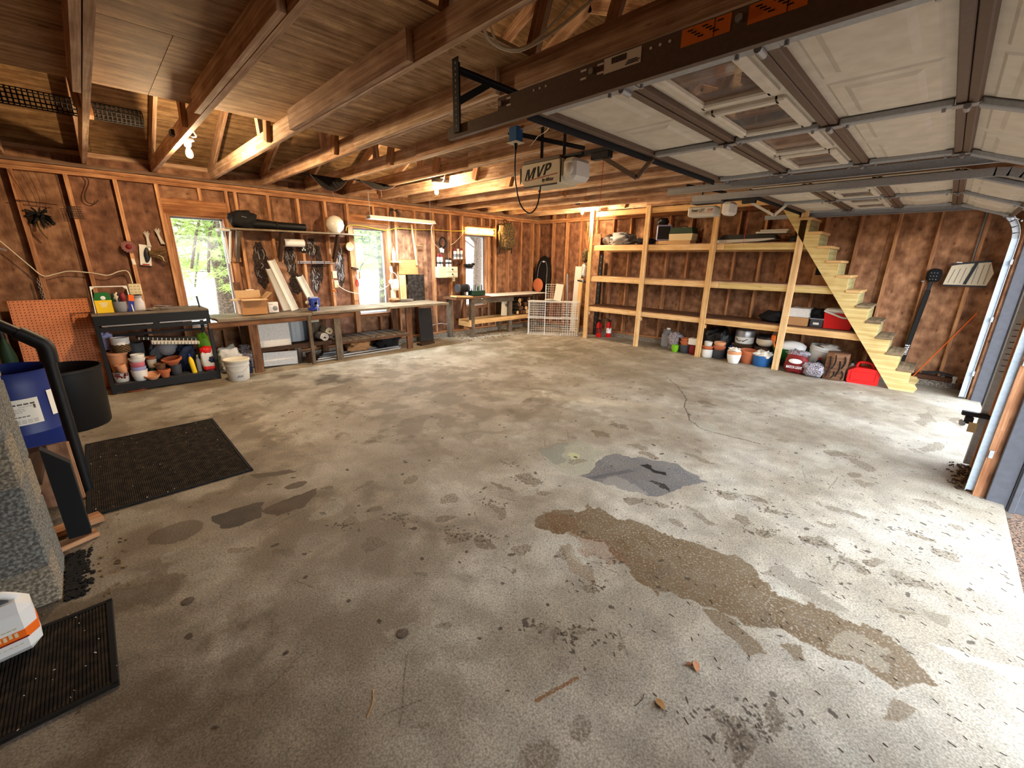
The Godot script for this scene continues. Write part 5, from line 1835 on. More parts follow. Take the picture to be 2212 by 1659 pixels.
func left_corner() -> void:
	var st: SurfaceTool
	mat_thing("dark ribbed rubber mat beside the barrels", -8.31, -7.41, 2.41, 3.85, 3)
	mat_thing("dark ribbed carpet mat before the concrete blocks", -9.15, -8.23, 4.80, 5.37, 4)
	# blue barrel
	var b := thing("blue_barrel", "blue plastic barrel with white paper labels", "barrel", Vector3(-8.63, 0, 2.27))
	st = sf()
	lathe(st, [Vector2(0, 0.01), Vector2(0.27, 0), Vector2(0.285, 0.015), Vector2(0.287, 0.2), Vector2(0.293, 0.215), Vector2(0.293, 0.225), Vector2(0.286, 0.24), Vector2(0.289, 0.45), Vector2(0.28, 0.6), Vector2(0.268, 0.68), Vector2(0.272, 0.69), Vector2(0.262, 0.692), Vector2(0.258, 0.6), Vector2(0.265, 0.05), Vector2(0, 0.04)], Vector3.ZERO, 36)
	part(b, "shell", st, M.blue)
	for e in [[1.02, 1.68, 0.30, 0.50, 1], [0.62, 0.80, 0.33, 0.53, 2]]:
		st = sf()
		for i in 8:
			var a0: float = lerpf(e[0], e[1], i / 8.0)
			var a1: float = lerpf(e[0], e[1], (i + 1) / 8.0)
			var d0 := Vector3(cos(a0), 0, sin(a0))
			var d1 := Vector3(cos(a1), 0, sin(a1))
			var R := 0.2915
			tri(st, d0 * R + Vector3(0, e[2], 0), d1 * R + Vector3(0, e[2], 0), d1 * R + Vector3(0, e[3], 0), d0, d1, d1)
			tri(st, d0 * R + Vector3(0, e[2], 0), d1 * R + Vector3(0, e[3], 0), d0 * R + Vector3(0, e[3], 0), d0, d1, d0)
		var lb := part(b, "label_paper", st, M.paper, "white paper label with black print")
		if e[4] == 1:
			st = sf()
			var rows := [[0.455, 0.012, 1.08, 1.62], [0.44, 0.003, 1.08, 1.4], [0.425, 0.003, 1.3, 1.62], [0.412, 0.003, 1.3, 1.62], [0.40, 0.003, 1.35, 1.62], [0.362, 0.008, 1.25, 1.62], [0.335, 0.003, 1.1, 1.62], [0.325, 0.003, 1.1, 1.62], [0.315, 0.003, 1.1, 1.62], [0.42, 0.03, 1.10, 1.14]]
			for w in rows:
				for i in 24:
					if (i * 7 + int(w[0] * 1000)) % 5 == 0:
						continue
					var a0: float = lerpf(w[2], w[3], i / 24.0)
					var a1: float = lerpf(w[2], w[3], (i + 0.8) / 24.0)
					var d0 := Vector3(cos(a0), 0, sin(a0))
					var d1 := Vector3(cos(a1), 0, sin(a1))
					quad(st, d0 * 0.2922 + Vector3(0, w[0], 0), d1 * 0.2922 + Vector3(0, w[0], 0), d1 * 0.2922 + Vector3(0, w[0] + w[1], 0), d0 * 0.2922 + Vector3(0, w[0] + w[1], 0), d0)
			part(lb, "print", st, M.ink)
	st = sf()
	lathe(st, [Vector2(0, 0.01), Vector2(0.25, 0), Vector2(0.265, 0.02), Vector2(0.285, 0.53), Vector2(0.295, 0.535), Vector2(0.295, 0.56), Vector2(0.28, 0.562), Vector2(0.27, 0.5), Vector2(0.25, 0.04), Vector2(0, 0.03)], Vector3.ZERO, 36)
	one("black_tub", st, M.black, "open black plastic tub standing between the blue barrel and the rack", "tub", Vector3(-8.38, 0, 1.74))
	# concrete block pier
	var bw := thing("block_pier", "grey concrete block pier at the end of the steps", "pier", Vector3(-8.39, 0, 4.45))
	st = sf()
	bx(st, Vector3(-0.62, 0.7, 0), Vector3(1.22, 1.38, 0.38))
	part(bw, "mortar", st, M.mortar)
	for c in 7:
		for f in 2:
			for i in 3:
				var x0 := -0.4 * (i + 1) + (0.2 if c % 2 else 0.0)
				var x1 := minf(x0 + 0.4, 0.0)
				if x1 - x0 < 0.05:
					continue
				st = sf()
				bx(st, Vector3((x0 + x1) / 2, 0.1 + 0.2 * c, 0.1 if f == 0 else -0.1), Vector3(x1 - x0 - 0.010, 0.190, 0.196), Basis(), 0.008)
				part(bw, "block", st, M.block if (c + i + f) % 3 else M.block_b)
	# wooden steps behind the pier
	var ws := thing("wooden_steps", "worn plywood and lumber steps behind the block pier", "steps", Vector3(-8.33, 0, 3.52))
	st = sf()
	bx(st, Vector3(-0.19, 0.205, 0), Vector3(0.40, 0.41, 0.018))
	part(ws, "riser_board", st, M.ply_b)
	st = sf()
	bx(st, Vector3(0.012, 0.20, -0.002), Vector3(0.012, 0.41, 0.024))
	part(ws, "board_edge", st, M.stud)
	st = sf()
	bx(st, Vector3(-0.30, 0.40, 0.30), Vector3(0.45, 0.036, 0.56))
	part(ws, "tread", st, M.dark_wood)
	st = sf()
	bx(st, Vector3(-0.07, 0.21, 0.20), Vector3(0.03, 0.36, 0.08))
	part(ws, "stringer", st, M.dark_wood)
	st = sf()
	prism(st, [Vector2(-0.045, 0), Vector2(0.045, 0), Vector2(0.045, 0.47), Vector2(-0.045, 0.58)], 0.06, Transform3D(Basis(Vector3(1, 0, 0), Vector3(0, 1, 0), Vector3(0, 0, 1)), Vector3(-0.0, 0, 0.54)))
	part(ws, "post", st, M.black_soft, "black painted post with slanted top")
	st = sf()
	bx(st, Vector3(-0.02, 0.025, 0.42), Vector3(0.22, 0.035, 0.09), Basis(Vector3.UP, 0.25))
	part(ws, "base_block", st, M.stud)
	st = sf()
	bx(st, Vector3(-0.05, 0.02, 0.62), Vector3(0.24, 0.03, 0.06), Basis(Vector3.UP, 0.35))
	part(ws, "base_block", st, M.stud)
	var hr := thing("handrail", "black pipe handrail with elbow rising beside the wooden steps", "handrail", Vector3(-8.30, 0, 3.40))
	st = sf()
	tube(st, [Vector3(0, 0.0, 0), Vector3(0.005, 0.96, 0)], 0.03, 12)
	part(hr, "post", st, M.black)
	st = sf()
	tube(st, smooth([Vector3(0.005, 0.90, 0), Vector3(0.004, 1.0, 0), Vector3(-0.03, 1.045, 0), Vector3(-0.09, 1.10, 0.0)], 4), 0.042, 12)
	part(hr, "elbow", st, M.black)
	st = sf()
	tube(st, [Vector3(-0.05, 1.065, 0), Vector3(-0.9, 1.80, 0.0)], 0.03, 12)
	part(hr, "rail", st, M.black)
	# white and orange jug at the lower left
	var j := thing("chemical_jug", "white plastic jug with orange label before the concrete blocks", "jug", Vector3(-8.56, 0.012, 4.90), 0.12)
	st = sf()
	bx(st, Vector3(0, 0.115, 0), Vector3(0.24, 0.23, 0.15), Basis(), 0.035)
	part(j, "body", st, M.white)
	st = sf()
	bx(st, Vector3(0, 0.10, 0), Vector3(0.243, 0.11, 0.153), Basis(), 0.036)
	part(j, "label_wrap", st, M.orange, "orange printed label")
	st = sf()
	bx(st, Vector3(0, 0.085, 0.0772), Vector3(0.18, 0.006, 0.0008))
	part(j, "print_line", st, M.red_dark)
	st = sf()
	for i in 9:
		bx(st, Vector3(-0.055 + i * 0.0145, 0.108 + 0.003 * (i % 2), 0.0772), Vector3(0.009, 0.020, 0.0008))
		bx(st, Vector3(-0.05 + i * 0.0145, 0.062, 0.0772), Vector3(0.010, 0.003, 0.0008))
	for i in 4:
		bx(st, Vector3(0.02 + i * 0.014, 0.136, 0.0772), Vector3(0.010, 0.005, 0.0008))
	stuff(part(j, "print", st, M.cream))
	st = sf()
	tube(st, smooth([Vector3(-0.09, 0.225, 0), Vector3(-0.06, 0.262, 0), Vector3(0.04, 0.262, 0), Vector3(0.09, 0.225, 0)], 4), 0.016, 8)
	part(j, "handle", st, M.white)
	st = sf()
	bx(st, Vector3(0, 0.2315, 0), Vector3(0.14, 0.001, 0.05))
	part(j, "handle_recess", st, M.grey)
	# leaning orange pegboard
	var pg := thing("pegboard", "large orange-brown pegboard leaning on the wall beside the rack", "pegboard", Vector3(-8.39, 0, 0.40))
	pg.rotation.x = -0.22
	pegs(pg, 0.62, 1.08, 0.030, M.pegboard, -0.0)
	bottle("spray_bottle", "dark bottle with yellow label behind the leaning pegboard", Vector3(-8.78, 0.0, 0.45), 0.06, 0.8, M.green_dark, M.black)
	st = sf()
	for i in 9:
		var c := Vector3(0, -i * 0.027, 0)
		var ring := []
		for k in 9:
			var a := TAU * k / 8
			ring.append(c + Vector3(cos(a) * 0.010 * (1.0 if i % 2 else 0.25), sin(a) * 0.018, cos(a) * 0.010 * (0.25 if i % 2 else 1.0)))
		tube(st, ring, 0.0028, 5)
	one("steel_chain", st, M.steel, "short steel chain hanging above the leaning pegboard", "chain", Vector3(-8.43, 1.27, 0.10))

# a board with real holes; face towards +z, base at y = 0
func pegs(parent: Node3D, w: float, h: float, step: float, m: Material, y0: float) -> void:
	var st := sf()
	var nx := int(w / step)
	var ny := int(h / step)
	var sx := w / nx
	var sy := h / ny
	var r := step * 0.17
	for i in nx:
		for j in ny:
			var c := Vector3(-w / 2 + (i + 0.5) * sx, y0 + (j + 0.5) * sy, 0.004)
			var o := [Vector3(sx / 2, 0, 0), Vector3(sx / 2, sy / 2, 0), Vector3(0, sy / 2, 0), Vector3(-sx / 2, sy / 2, 0), Vector3(-sx / 2, 0, 0), Vector3(-sx / 2, -sy / 2, 0), Vector3(0, -sy / 2, 0), Vector3(sx / 2, -sy / 2, 0)]
			for k in 8:
				var a := TAU * k / 8
				var a2 := TAU * (k + 1) / 8
				quad(st, c + o[k], c + o[(k + 1) % 8], c + Vector3(cos(a2), sin(a2), 0) * r, c + Vector3(cos(a), sin(a), 0) * r, Vector3.BACK)
	part(parent, "board_face", st, m)
	st = sf()
	bx(st, Vector3(0, y0 + h / 2, -0.004), Vector3(w - 0.004, h - 0.004, 0.003))
	part(parent, "board_back", st, M.dark_wood)
	st = sf()
	for e in [[0, y0 + 0.002, w, 0.004], [0, y0 + h - 0.002, w, 0.004], [-w / 2 + 0.002, y0 + h / 2, 0.004, h], [w / 2 - 0.002, y0 + h / 2, 0.004, h]]:
		bx(st, Vector3(e[0], e[1], 0.0), Vector3(e[2], e[3], 0.008))
	part(parent, "board_edge", st, m)

# ---------------------------------------------------------------- black rack with flower pots
func rack_and_pots() -> void:
	var st: SurfaceTool
	var t := thing("metal_rack", "black metal workbench rack filled with flower pots", "rack", Vector3(-7.55, 0, 0.50))
	st = sf()
	bx(st, Vector3(0, 0.905, 0), Vector3(1.06, 0.02, 0.56), Basis(), 0.003)
	part(t, "top", st, M.grey_wood)
	for k in [-1, 1]:
		for z in [-0.255, 0.255]:
			st = sf()
			bx(st, Vector3(k * 0.51, 0.45, z), Vector3(0.04, 0.90, 0.035), Basis(), 0.003)
			part(t, "leg", st, M.black)
	for e in [[0.845, 0.11], [0.745, 0.045]]:
		st = sf()
		bx(st, Vector3(0, e[0], 0.268), Vector3(1.05, e[1], 0.012), Basis(), 0.002)
		part(t, "apron", st, M.black)
	for k in [-1, 1]:
		st = sf()
		bx(st, Vector3(k * 0.25, 0.785, 0.272), Vector3(0.44, 0.012, 0.012))
		part(t, "steel_strip", st, M.steel)
	st = sf()
	bx(st, Vector3(0, 0.77, 0.26), Vector3(0.05, 0.12, 0.02))
	part(t, "apron_bracket", st, M.black)
	st = sf()
	bx(st, Vector3(0, 0.10, 0), Vector3(1.04, 0.016, 0.53))
	part(t, "lower_shelf", st, M.grey_dark)
	st = sf()
	bx(st, Vector3(0, 0.065, 0.268), Vector3(1.05, 0.09, 0.012), Basis(), 0.002)
	part(t, "shelf_rail", st, M.black)
	st = sf()
	bx(st, Vector3(0, 0.6, -0.265), Vector3(1.05, 0.03, 0.01))
	part(t, "back_rail", st, M.black)
	var y := 0.109
	var z := 0.62
	# left stacks
	pot("pale terracotta pot with floral painted band at the left end of the rack", Vector3(-7.965, y, z), 0.068, 0.062, 0.115, M.white_dirty)
	var fp := sf()
	var r := RandomNumberGenerator.new()
	r.seed = 2
	for i in 26:
		var a := r.randf_range(0.6, 2.6)
		var d := Vector3(cos(a), 0, sin(a))
		lump(fp, d * 0.069 + Vector3(0, r.randf_range(0.05, 0.105), 0), Vector3(0.010, 0.008, 0.010), 0.2, 2.0, i, 6, 4)
	one("painted_flowers", fp, M.red_dark, "red painted flowers on the pale pot at the left end of the rack", "decoration", Vector3(-7.965, y, z))
	pot("big pale clay pot with orange rim holding a basket pot", Vector3(-7.955, y + 0.12, z - 0.06), 0.092, 0.075, 0.225, M.terracotta_pale, 0.03)
	var bp := thing("basket_pot", "white pot in a woven basket on the big clay pot", "pot", Vector3(-7.90, y + 0.345, z - 0.03))
	st = sf()
	lathe(st, [Vector2(0, 0), Vector2(0.07, 0), Vector2(0.08, 0.03), Vector2(0.082, 0.09), Vector2(0, 0.09)], Vector3.ZERO, 20)
	part(bp, "woven_basket", st, M.straw)
	st = sf()
	for i in 6:
		for k in 12:
			var a := TAU * (k + 0.5 * (i % 2)) / 12
			rod(st, Vector3(cos(a) * 0.081, 0.01 + i * 0.015, sin(a) * 0.081), Vector3(cos(a + 0.3) * 0.081, 0.017 + i * 0.015, sin(a + 0.3) * 0.081), 0.006, 5)
	stuff(part(bp, "weave", st, M.dark_wood))
	st = sf()
	lathe(st, [Vector2(0, 0.085), Vector2(0.08, 0.085), Vector2(0.085, 0.17), Vector2(0.077, 0.17), Vector2(0.07, 0.1), Vector2(0, 0.1)], Vector3.ZERO, 20)
	part(bp, "liner", st, M.white)
	bag("white_sack", "folded pale blue sack at the back left of the rack", Vector3(-8.01, y + 0.36, z - 0.18), Vector3(0.12, 0.2, 0.1), M.lilac, 41, 0.0, 0.15)
	pot("small swirled clay pot leaning before the big clay pot", Vector3(-7.935, y + 0.118, z + 0.075), 0.05, 0.035, 0.10, M.terracotta_pale, 0.0, Vector3(0, 0, 0.2))
	pot("white ribbed pot at the bottom of the pink and lilac stack", Vector3(-7.80, y, z + 0.06), 0.078, 0.058, 0.13, M.white)
	pot("lilac bowl in the pot stack", Vector3(-7.80, y + 0.11, z + 0.06), 0.072, 0.06, 0.06, M.lilac)
	pot("pink bowl in the pot stack", Vector3(-7.80, y + 0.155, z + 0.06), 0.070, 0.058, 0.07, M.pink)
	pot("white fluted bowl near the top of the pot stack", Vector3(-7.795, y + 0.21, z + 0.06), 0.080, 0.055, 0.06, M.white)
	pot("white round bowl topping the pot stack", Vector3(-7.785, y + 0.255, z + 0.06), 0.065, 0.055, 0.06, M.white)
	pot("dark bowl behind the pot stack", Vector3(-7.78, y + 0.0, z - 0.16), 0.085, 0.07, 0.42, M.grey_dark)
	pot("shallow terracotta bowl tipped before the green pot", Vector3(-7.69, y + 0.006, z + 0.10), 0.082, 0.05, 0.065, M.terracotta_pale, 0.0, Vector3(0.25, 0, 0.1))
	pot("dark green pot carrying a pale jar", Vector3(-7.66, y, z - 0.04), 0.055, 0.045, 0.12, M.green_dark)
	pot("pale jar in the dark green pot", Vector3(-7.665, y + 0.10, z - 0.04), 0.05, 0.035, 0.12, M.ivory)
	pot("small terracotta dish on the pale jar", Vector3(-7.665, y + 0.21, z - 0.04), 0.048, 0.035, 0.045, M.terracotta, 0.02)
	pot("terracotta pot with rim at the front of the rack", Vector3(-7.575, y, z + 0.10), 0.056, 0.038, 0.105, M.terracotta, 0.035)
	pot("brown pot resting on the terracotta pot with rim", Vector3(-7.60, y + 0.104, z + 0.08), 0.055, 0.045, 0.075, M.bench_wood, 0.02)
	pot("charcoal plastic pot holding a wide terracotta pot", Vector3(-7.455, y, z + 0.04), 0.062, 0.05, 0.14, M.grey_dark)
	pot("wide terracotta pot tilted on the charcoal pot", Vector3(-7.47, y + 0.135, z + 0.04), 0.098, 0.055, 0.085, M.terracotta, 0.025, Vector3(0.12, 0, 0.1))
	bag("dark_vase", "dark pinched vase behind the pots", Vector3(-7.61, y, z - 0.14), Vector3(0.13, 0.36, 0.13), M.grey_dark, 44, 0.0, 0.15)
	st = sf()
	lump(st, Vector3(0, 0.11, 0), Vector3(0.11, 0.11, 0.11), 0.05, 1.0, 5, 22, 14)
	one("round_globe", st, M.grey, "dusty round glass globe behind the wide terracotta pot", "globe", Vector3(-7.49, y + 0.22, z - 0.16))
	st = pot_shape(0.1, 0.08, 0.22)
	one("flower_pot", st, M.dark_wood, "dark pot under the dusty round globe", "pot", Vector3(-7.49, y, z - 0.16))
	# seed trays lying across
	for e in [[Vector3(-7.47, 0.55, 0.62), M.black, 0.58, "black seed tray lying across the pots", -0.14], [Vector3(-7.41, 0.508, 0.70), M.white_dirty, 0.46, "grey seed tray lying before the black tray", -0.12]]:
		var tr := thing("seed_tray", e[3], "tray", e[0])
		tr.rotation.z = e[4]
		st = sf()
		bx(st, Vector3(0, 0.02, 0), Vector3(e[2], 0.035, 0.16), Basis(), 0.004)
		part(tr, "tray_body", st, e[1])
		st = sf()
		for i in 14:
			bx(st, Vector3(-e[2] / 2 + (i + 0.5) * e[2] / 14, 0.02, 0.081), Vector3(0.006, 0.03, 0.006))
		stuff(part(tr, "ribs", st, M.grey_dark if e[1] == M.white_dirty else M.white_dirty))
	bag("moss_bundle", "dark purple and green bundle behind the yellow sprayer", Vector3(-7.30, y, z - 0.14), Vector3(0.2, 0.34, 0.18), M.navy, 46, 0.0, 0.25)
	bag("green_bag", "bright green bag standing at the right end of the rack", Vector3(-7.10, y, z - 0.14), Vector3(0.14, 0.46, 0.12), M.green_lime, 47, 0.0, 0.12)
	var ys := bottle("yellow_sprayer", "yellow bottle with blue sprayer top leaning in the rack", Vector3(-7.275, y, z + 0.06), 0.028, 0.25, M.yellow, M.blue_vise)
	ys.rotation.z = 0.1
	bottle("grey_bottle", "slim grey bottle beside the yellow sprayer", Vector3(-7.215, y, z + 0.02), 0.027, 0.22, M.grey, M.white_dirty)
	var rb := thing("seed_bag", "red and white printed seed bag at the right end of the rack", "bag", Vector3(-7.10, y, z + 0.05))
	st = sf()
	lump(st, Vector3(0, 0.15, 0), Vector3(0.085, 0.155, 0.06), 0.08, 1.6, 48, 22, 16, -0.96, 0.7)
	part(rb, "body", st, M.white)
	st = sf()
	lump(st, Vector3(0, 0.262, 0), Vector3(0.086, 0.06, 0.058), 0.12, 1.6, 49, 22, 10)
	part(rb, "red_top", st, M.red)
	st = sf()
	bx(st, Vector3(0, 0.045, 0.032), Vector3(0.155, 0.07, 0.06), Basis(), 0.02)
	part(rb, "red_base", st, M.red)
	st = sf()
	lump(st, Vector3(0.02, 0.15, 0.058), Vector3(0.035, 0.04, 0.012), 0.3, 2.0, 50, 12, 8)
	part(rb, "picture", st, M.navy)
	# under and beside the rack
	pot("small white pot under the rack", Vector3(-8.0, 0, 0.66), 0.05, 0.045, 0.07, M.white_dirty)
	for k in 2:
		st = sf()
		lathe(st, [Vector2(0, 0), Vector2(0.10, 0), Vector2(0.12, 0.02), Vector2(0.112, 0.02), Vector2(0.095, 0.006), Vector2(0, 0.006)], Vector3.ZERO, 24)
		one("pot_saucer", st, M.terracotta if k == 0 else M.grey_dark, "terracotta saucer under the rack, lower of the two" if k == 0 else "dark saucer stacked on the terracotta one under the rack", "saucer", Vector3(-7.87, 0.0 + k * 0.021, 0.68))
	# things on the rack top
	var yt := 0.916
	var fr := thing("tube_stand", "white plastic tube stand placed on the rack top", "stand", Vector3(-7.88, yt, 0.60))
	st = sf()
	for k in [-1, 1]:
		tube(st, [Vector3(k * 0.16, 0, 0.03), Vector3(k * 0.15, 0.29, -0.04)], 0.006, 7)
	tube(st, [Vector3(-0.15, 0.285, -0.04), Vector3(0.15, 0.285, -0.04)], 0.007, 7)
	part(fr, "tube", st, M.white)
	for k in [-1, 1]:
		st = sf()
		prism(st, [Vector2(0, 0), Vector2(-0.035 * k, 0), Vector2(0, -0.035)], 0.012, Transform3D(Basis(), Vector3(k * 0.147, 0.285, -0.046)))
		part(fr, "corner_gusset", st, M.white)
	var gj := thing("plant_food_jug", "yellow plant food bag with green top on the rack", "bag", Vector3(-7.955, yt, 0.58))
	st = sf()
	prism(st, [Vector2(-0.07, 0), Vector2(0.07, 0), Vector2(0.072, 0.14), Vector2(-0.072, 0.14)], 0.07, Transform3D(Basis(), Vector3(0, 0, -0.035)))
	part(gj, "yellow_body", st, M.yellow)
	st = sf()
	prism(st, [Vector2(-0.072, 0.14), Vector2(0.072, 0.14), Vector2(0.062, 0.215), Vector2(0.03, 0.225), Vector2(-0.055, 0.22)], 0.066, Transform3D(Basis(), Vector3(0, 0, -0.033)))
	part(gj, "green_top", st, M.green)
	st = sf()
	lathe(st, [Vector2(0, 0.002), Vector2(0.02, 0.002), Vector2(0.022, 0)], Vector3(0.005, 0.165, 0.034), 16, Basis(Vector3(1, 0, 0), Vector3(0, 0, 1), Vector3(0, -1, 0)))
	for i in 4:
		bx(st, Vector3(0.0, 0.11 - i * 0.014, 0.0355), Vector3(0.07 - 0.01 * i, 0.006, 0.001))
	part(gj, "print", st, M.ink_white)
	var gb := thing("tool_bucket", "small grey bucket stuffed with garden gloves on the rack", "bucket", Vector3(-7.825, yt, 0.60))
	part(gb, "pail", pot_shape(0.063, 0.052, 0.12), M.grey)
	for i in 4:
		st = sf()
		lump(st, Vector3(-0.03 + 0.022 * i, 0.15 + 0.01 * (i % 2), 0.01 * (i - 1)), Vector3(0.03, 0.06, 0.025), 0.3, 2.0, 60 + i, 12, 10)
		part(gb, "glove", st, [M.green_dark, M.ivory, M.navy, M.red_dark][i])
	var bb := thing("seed_packet_box", "tall blue and orange packet leaning beside the grey bucket", "packet", Vector3(-7.735, yt, 0.60))
	bb.rotation.z = -0.14
	st = sf()
	bx(st, Vector3(0, 0.06, 0), Vector3(0.05, 0.12, 0.03), Basis(), 0.002)
	part(bb, "blue_half", st, M.blue_vise)
	st = sf()
	bx(st, Vector3(0, 0.155, 0), Vector3(0.05, 0.07, 0.03), Basis(), 0.002)
	part(bb, "orange_half", st, M.orange)
	var cj := thing("glass_jar", "clear glass jar on the rack below the outlet strip", "jar", Vector3(-7.655, yt, 0.52))
	st = sf()
	lathe(st, [Vector2(0, 0), Vector2(0.05, 0), Vector2(0.055, 0.01), Vector2(0.055, 0.10), Vector2(0.04, 0.13), Vector2(0.04, 0.15), Vector2(0.036, 0.15), Vector2(0.05, 0.09), Vector2(0.05, 0.008), Vector2(0, 0.008)], Vector3.ZERO, 20)
	part(cj, "glass", st, M.clear_plastic)
	st = sf()
	lathe(st, [Vector2(0, 0.17), Vector2(0.043, 0.17), Vector2(0.044, 0.148), Vector2(0, 0.148)], Vector3.ZERO, 18)
	part(cj, "lid", st, M.grey)
	var pp := thing("paper_pile", "loose pile of papers and packets on the rack top", "papers", Vector3(-7.50, yt, 0.56))
	for i in 6:
		st = sf()
		bx(st, Vector3(-0.05 + 0.022 * i, 0.006 + 0.007 * i, 0.02 * sin(i * 2.0)), Vector3(0.15, 0.003, 0.10), Basis(Vector3.UP, 0.5 * i) * Basis(Vector3.BACK, 0.02 * i - 0.08))
		part(pp, "sheet", st, [M.paper, M.card_pale, M.leafprint, M.cream, M.straw, M.leafprint][i])
	st = sf()
	rod(st, Vector3(0, 0, 0), Vector3(-0.01, 0.14, 0), 0.011, 10)
	one("short_pipe", st, M.grey_dark, "short dark pipe standing on the right end of the rack top", "pipe", Vector3(-7.07, yt, 0.52))
	# white bucket with lid and the bags beside the rack
	var wb := thing("lidded_bucket", "dirty white bucket with lid on the floor beside the rack", "bucket", Vector3(-6.86, 0, 0.98))
	part(wb, "pail", pot_shape(0.135, 0.115, 0.26, 0.0), M.white_dirty)
	st = sf()
	for yy in [0.21, 0.24]:
		lathe(st, [Vector2(0.128, yy - 0.006), Vector2(0.14, yy - 0.005), Vector2(0.14, yy + 0.005), Vector2(0.13, yy + 0.006)], Vector3.ZERO, 24)
	part(wb, "ring", st, M.white_dirty)
	st = sf()
	lathe(st, [Vector2(0.145, 0.255), Vector2(0.15, 0.265), Vector2(0.15, 0.28), Vector2(0.14, 0.283), Vector2(0.13, 0.275), Vector2(0, 0.275)], Vector3.ZERO, 24)
	part(wb, "lid", st, M.ivory)
	st = sf()
	tube(st, smooth([Vector3(-0.135, 0.21, 0.02), Vector3(-0.08, 0.14, 0.115), Vector3(0.02, 0.13, 0.135), Vector3(0.11, 0.19, 0.08)], 5), 0.003, 5)
	part(wb, "wire_handle", st, M.steel)
	st = sf()
	for i in 5:
		bx(st, Vector3(-0.01 + 0.004 * i, 0.06 + 0.01 * i, 0.1195 + i * 0.0008), Vector3(0.07 - 0.01 * i, 0.005, 0.002))
	part(wb, "print", st, M.navy)
	bag("soil_bag", "crumpled white soil bag behind the lidded bucket", Vector3(-6.84, 0, 0.48), Vector3(0.26, 0.36, 0.22), M.foam, 70, 0.0, 0.22)
	bag("mulch_bag", "printed mulch bag slumped beside the white soil bag", Vector3(-6.62, 0, 0.40), Vector3(0.17, 0.33, 0.17), M.leafprint, 71, 0.0, 0.2)
	bag("dark_sack", "dark purple sack low behind the bench leg", Vector3(-6.70, 0, 0.70), Vector3(0.12, 0.2, 0.12), M.navy, 72, 0.0, 0.2)
	st = pot_shape(0.07, 0.06, 0.10)
	one("flower_pot", st, M.white, "small white pot on the floor against the bench leg", "pot", Vector3(-6.70, 0.0, 0.545))

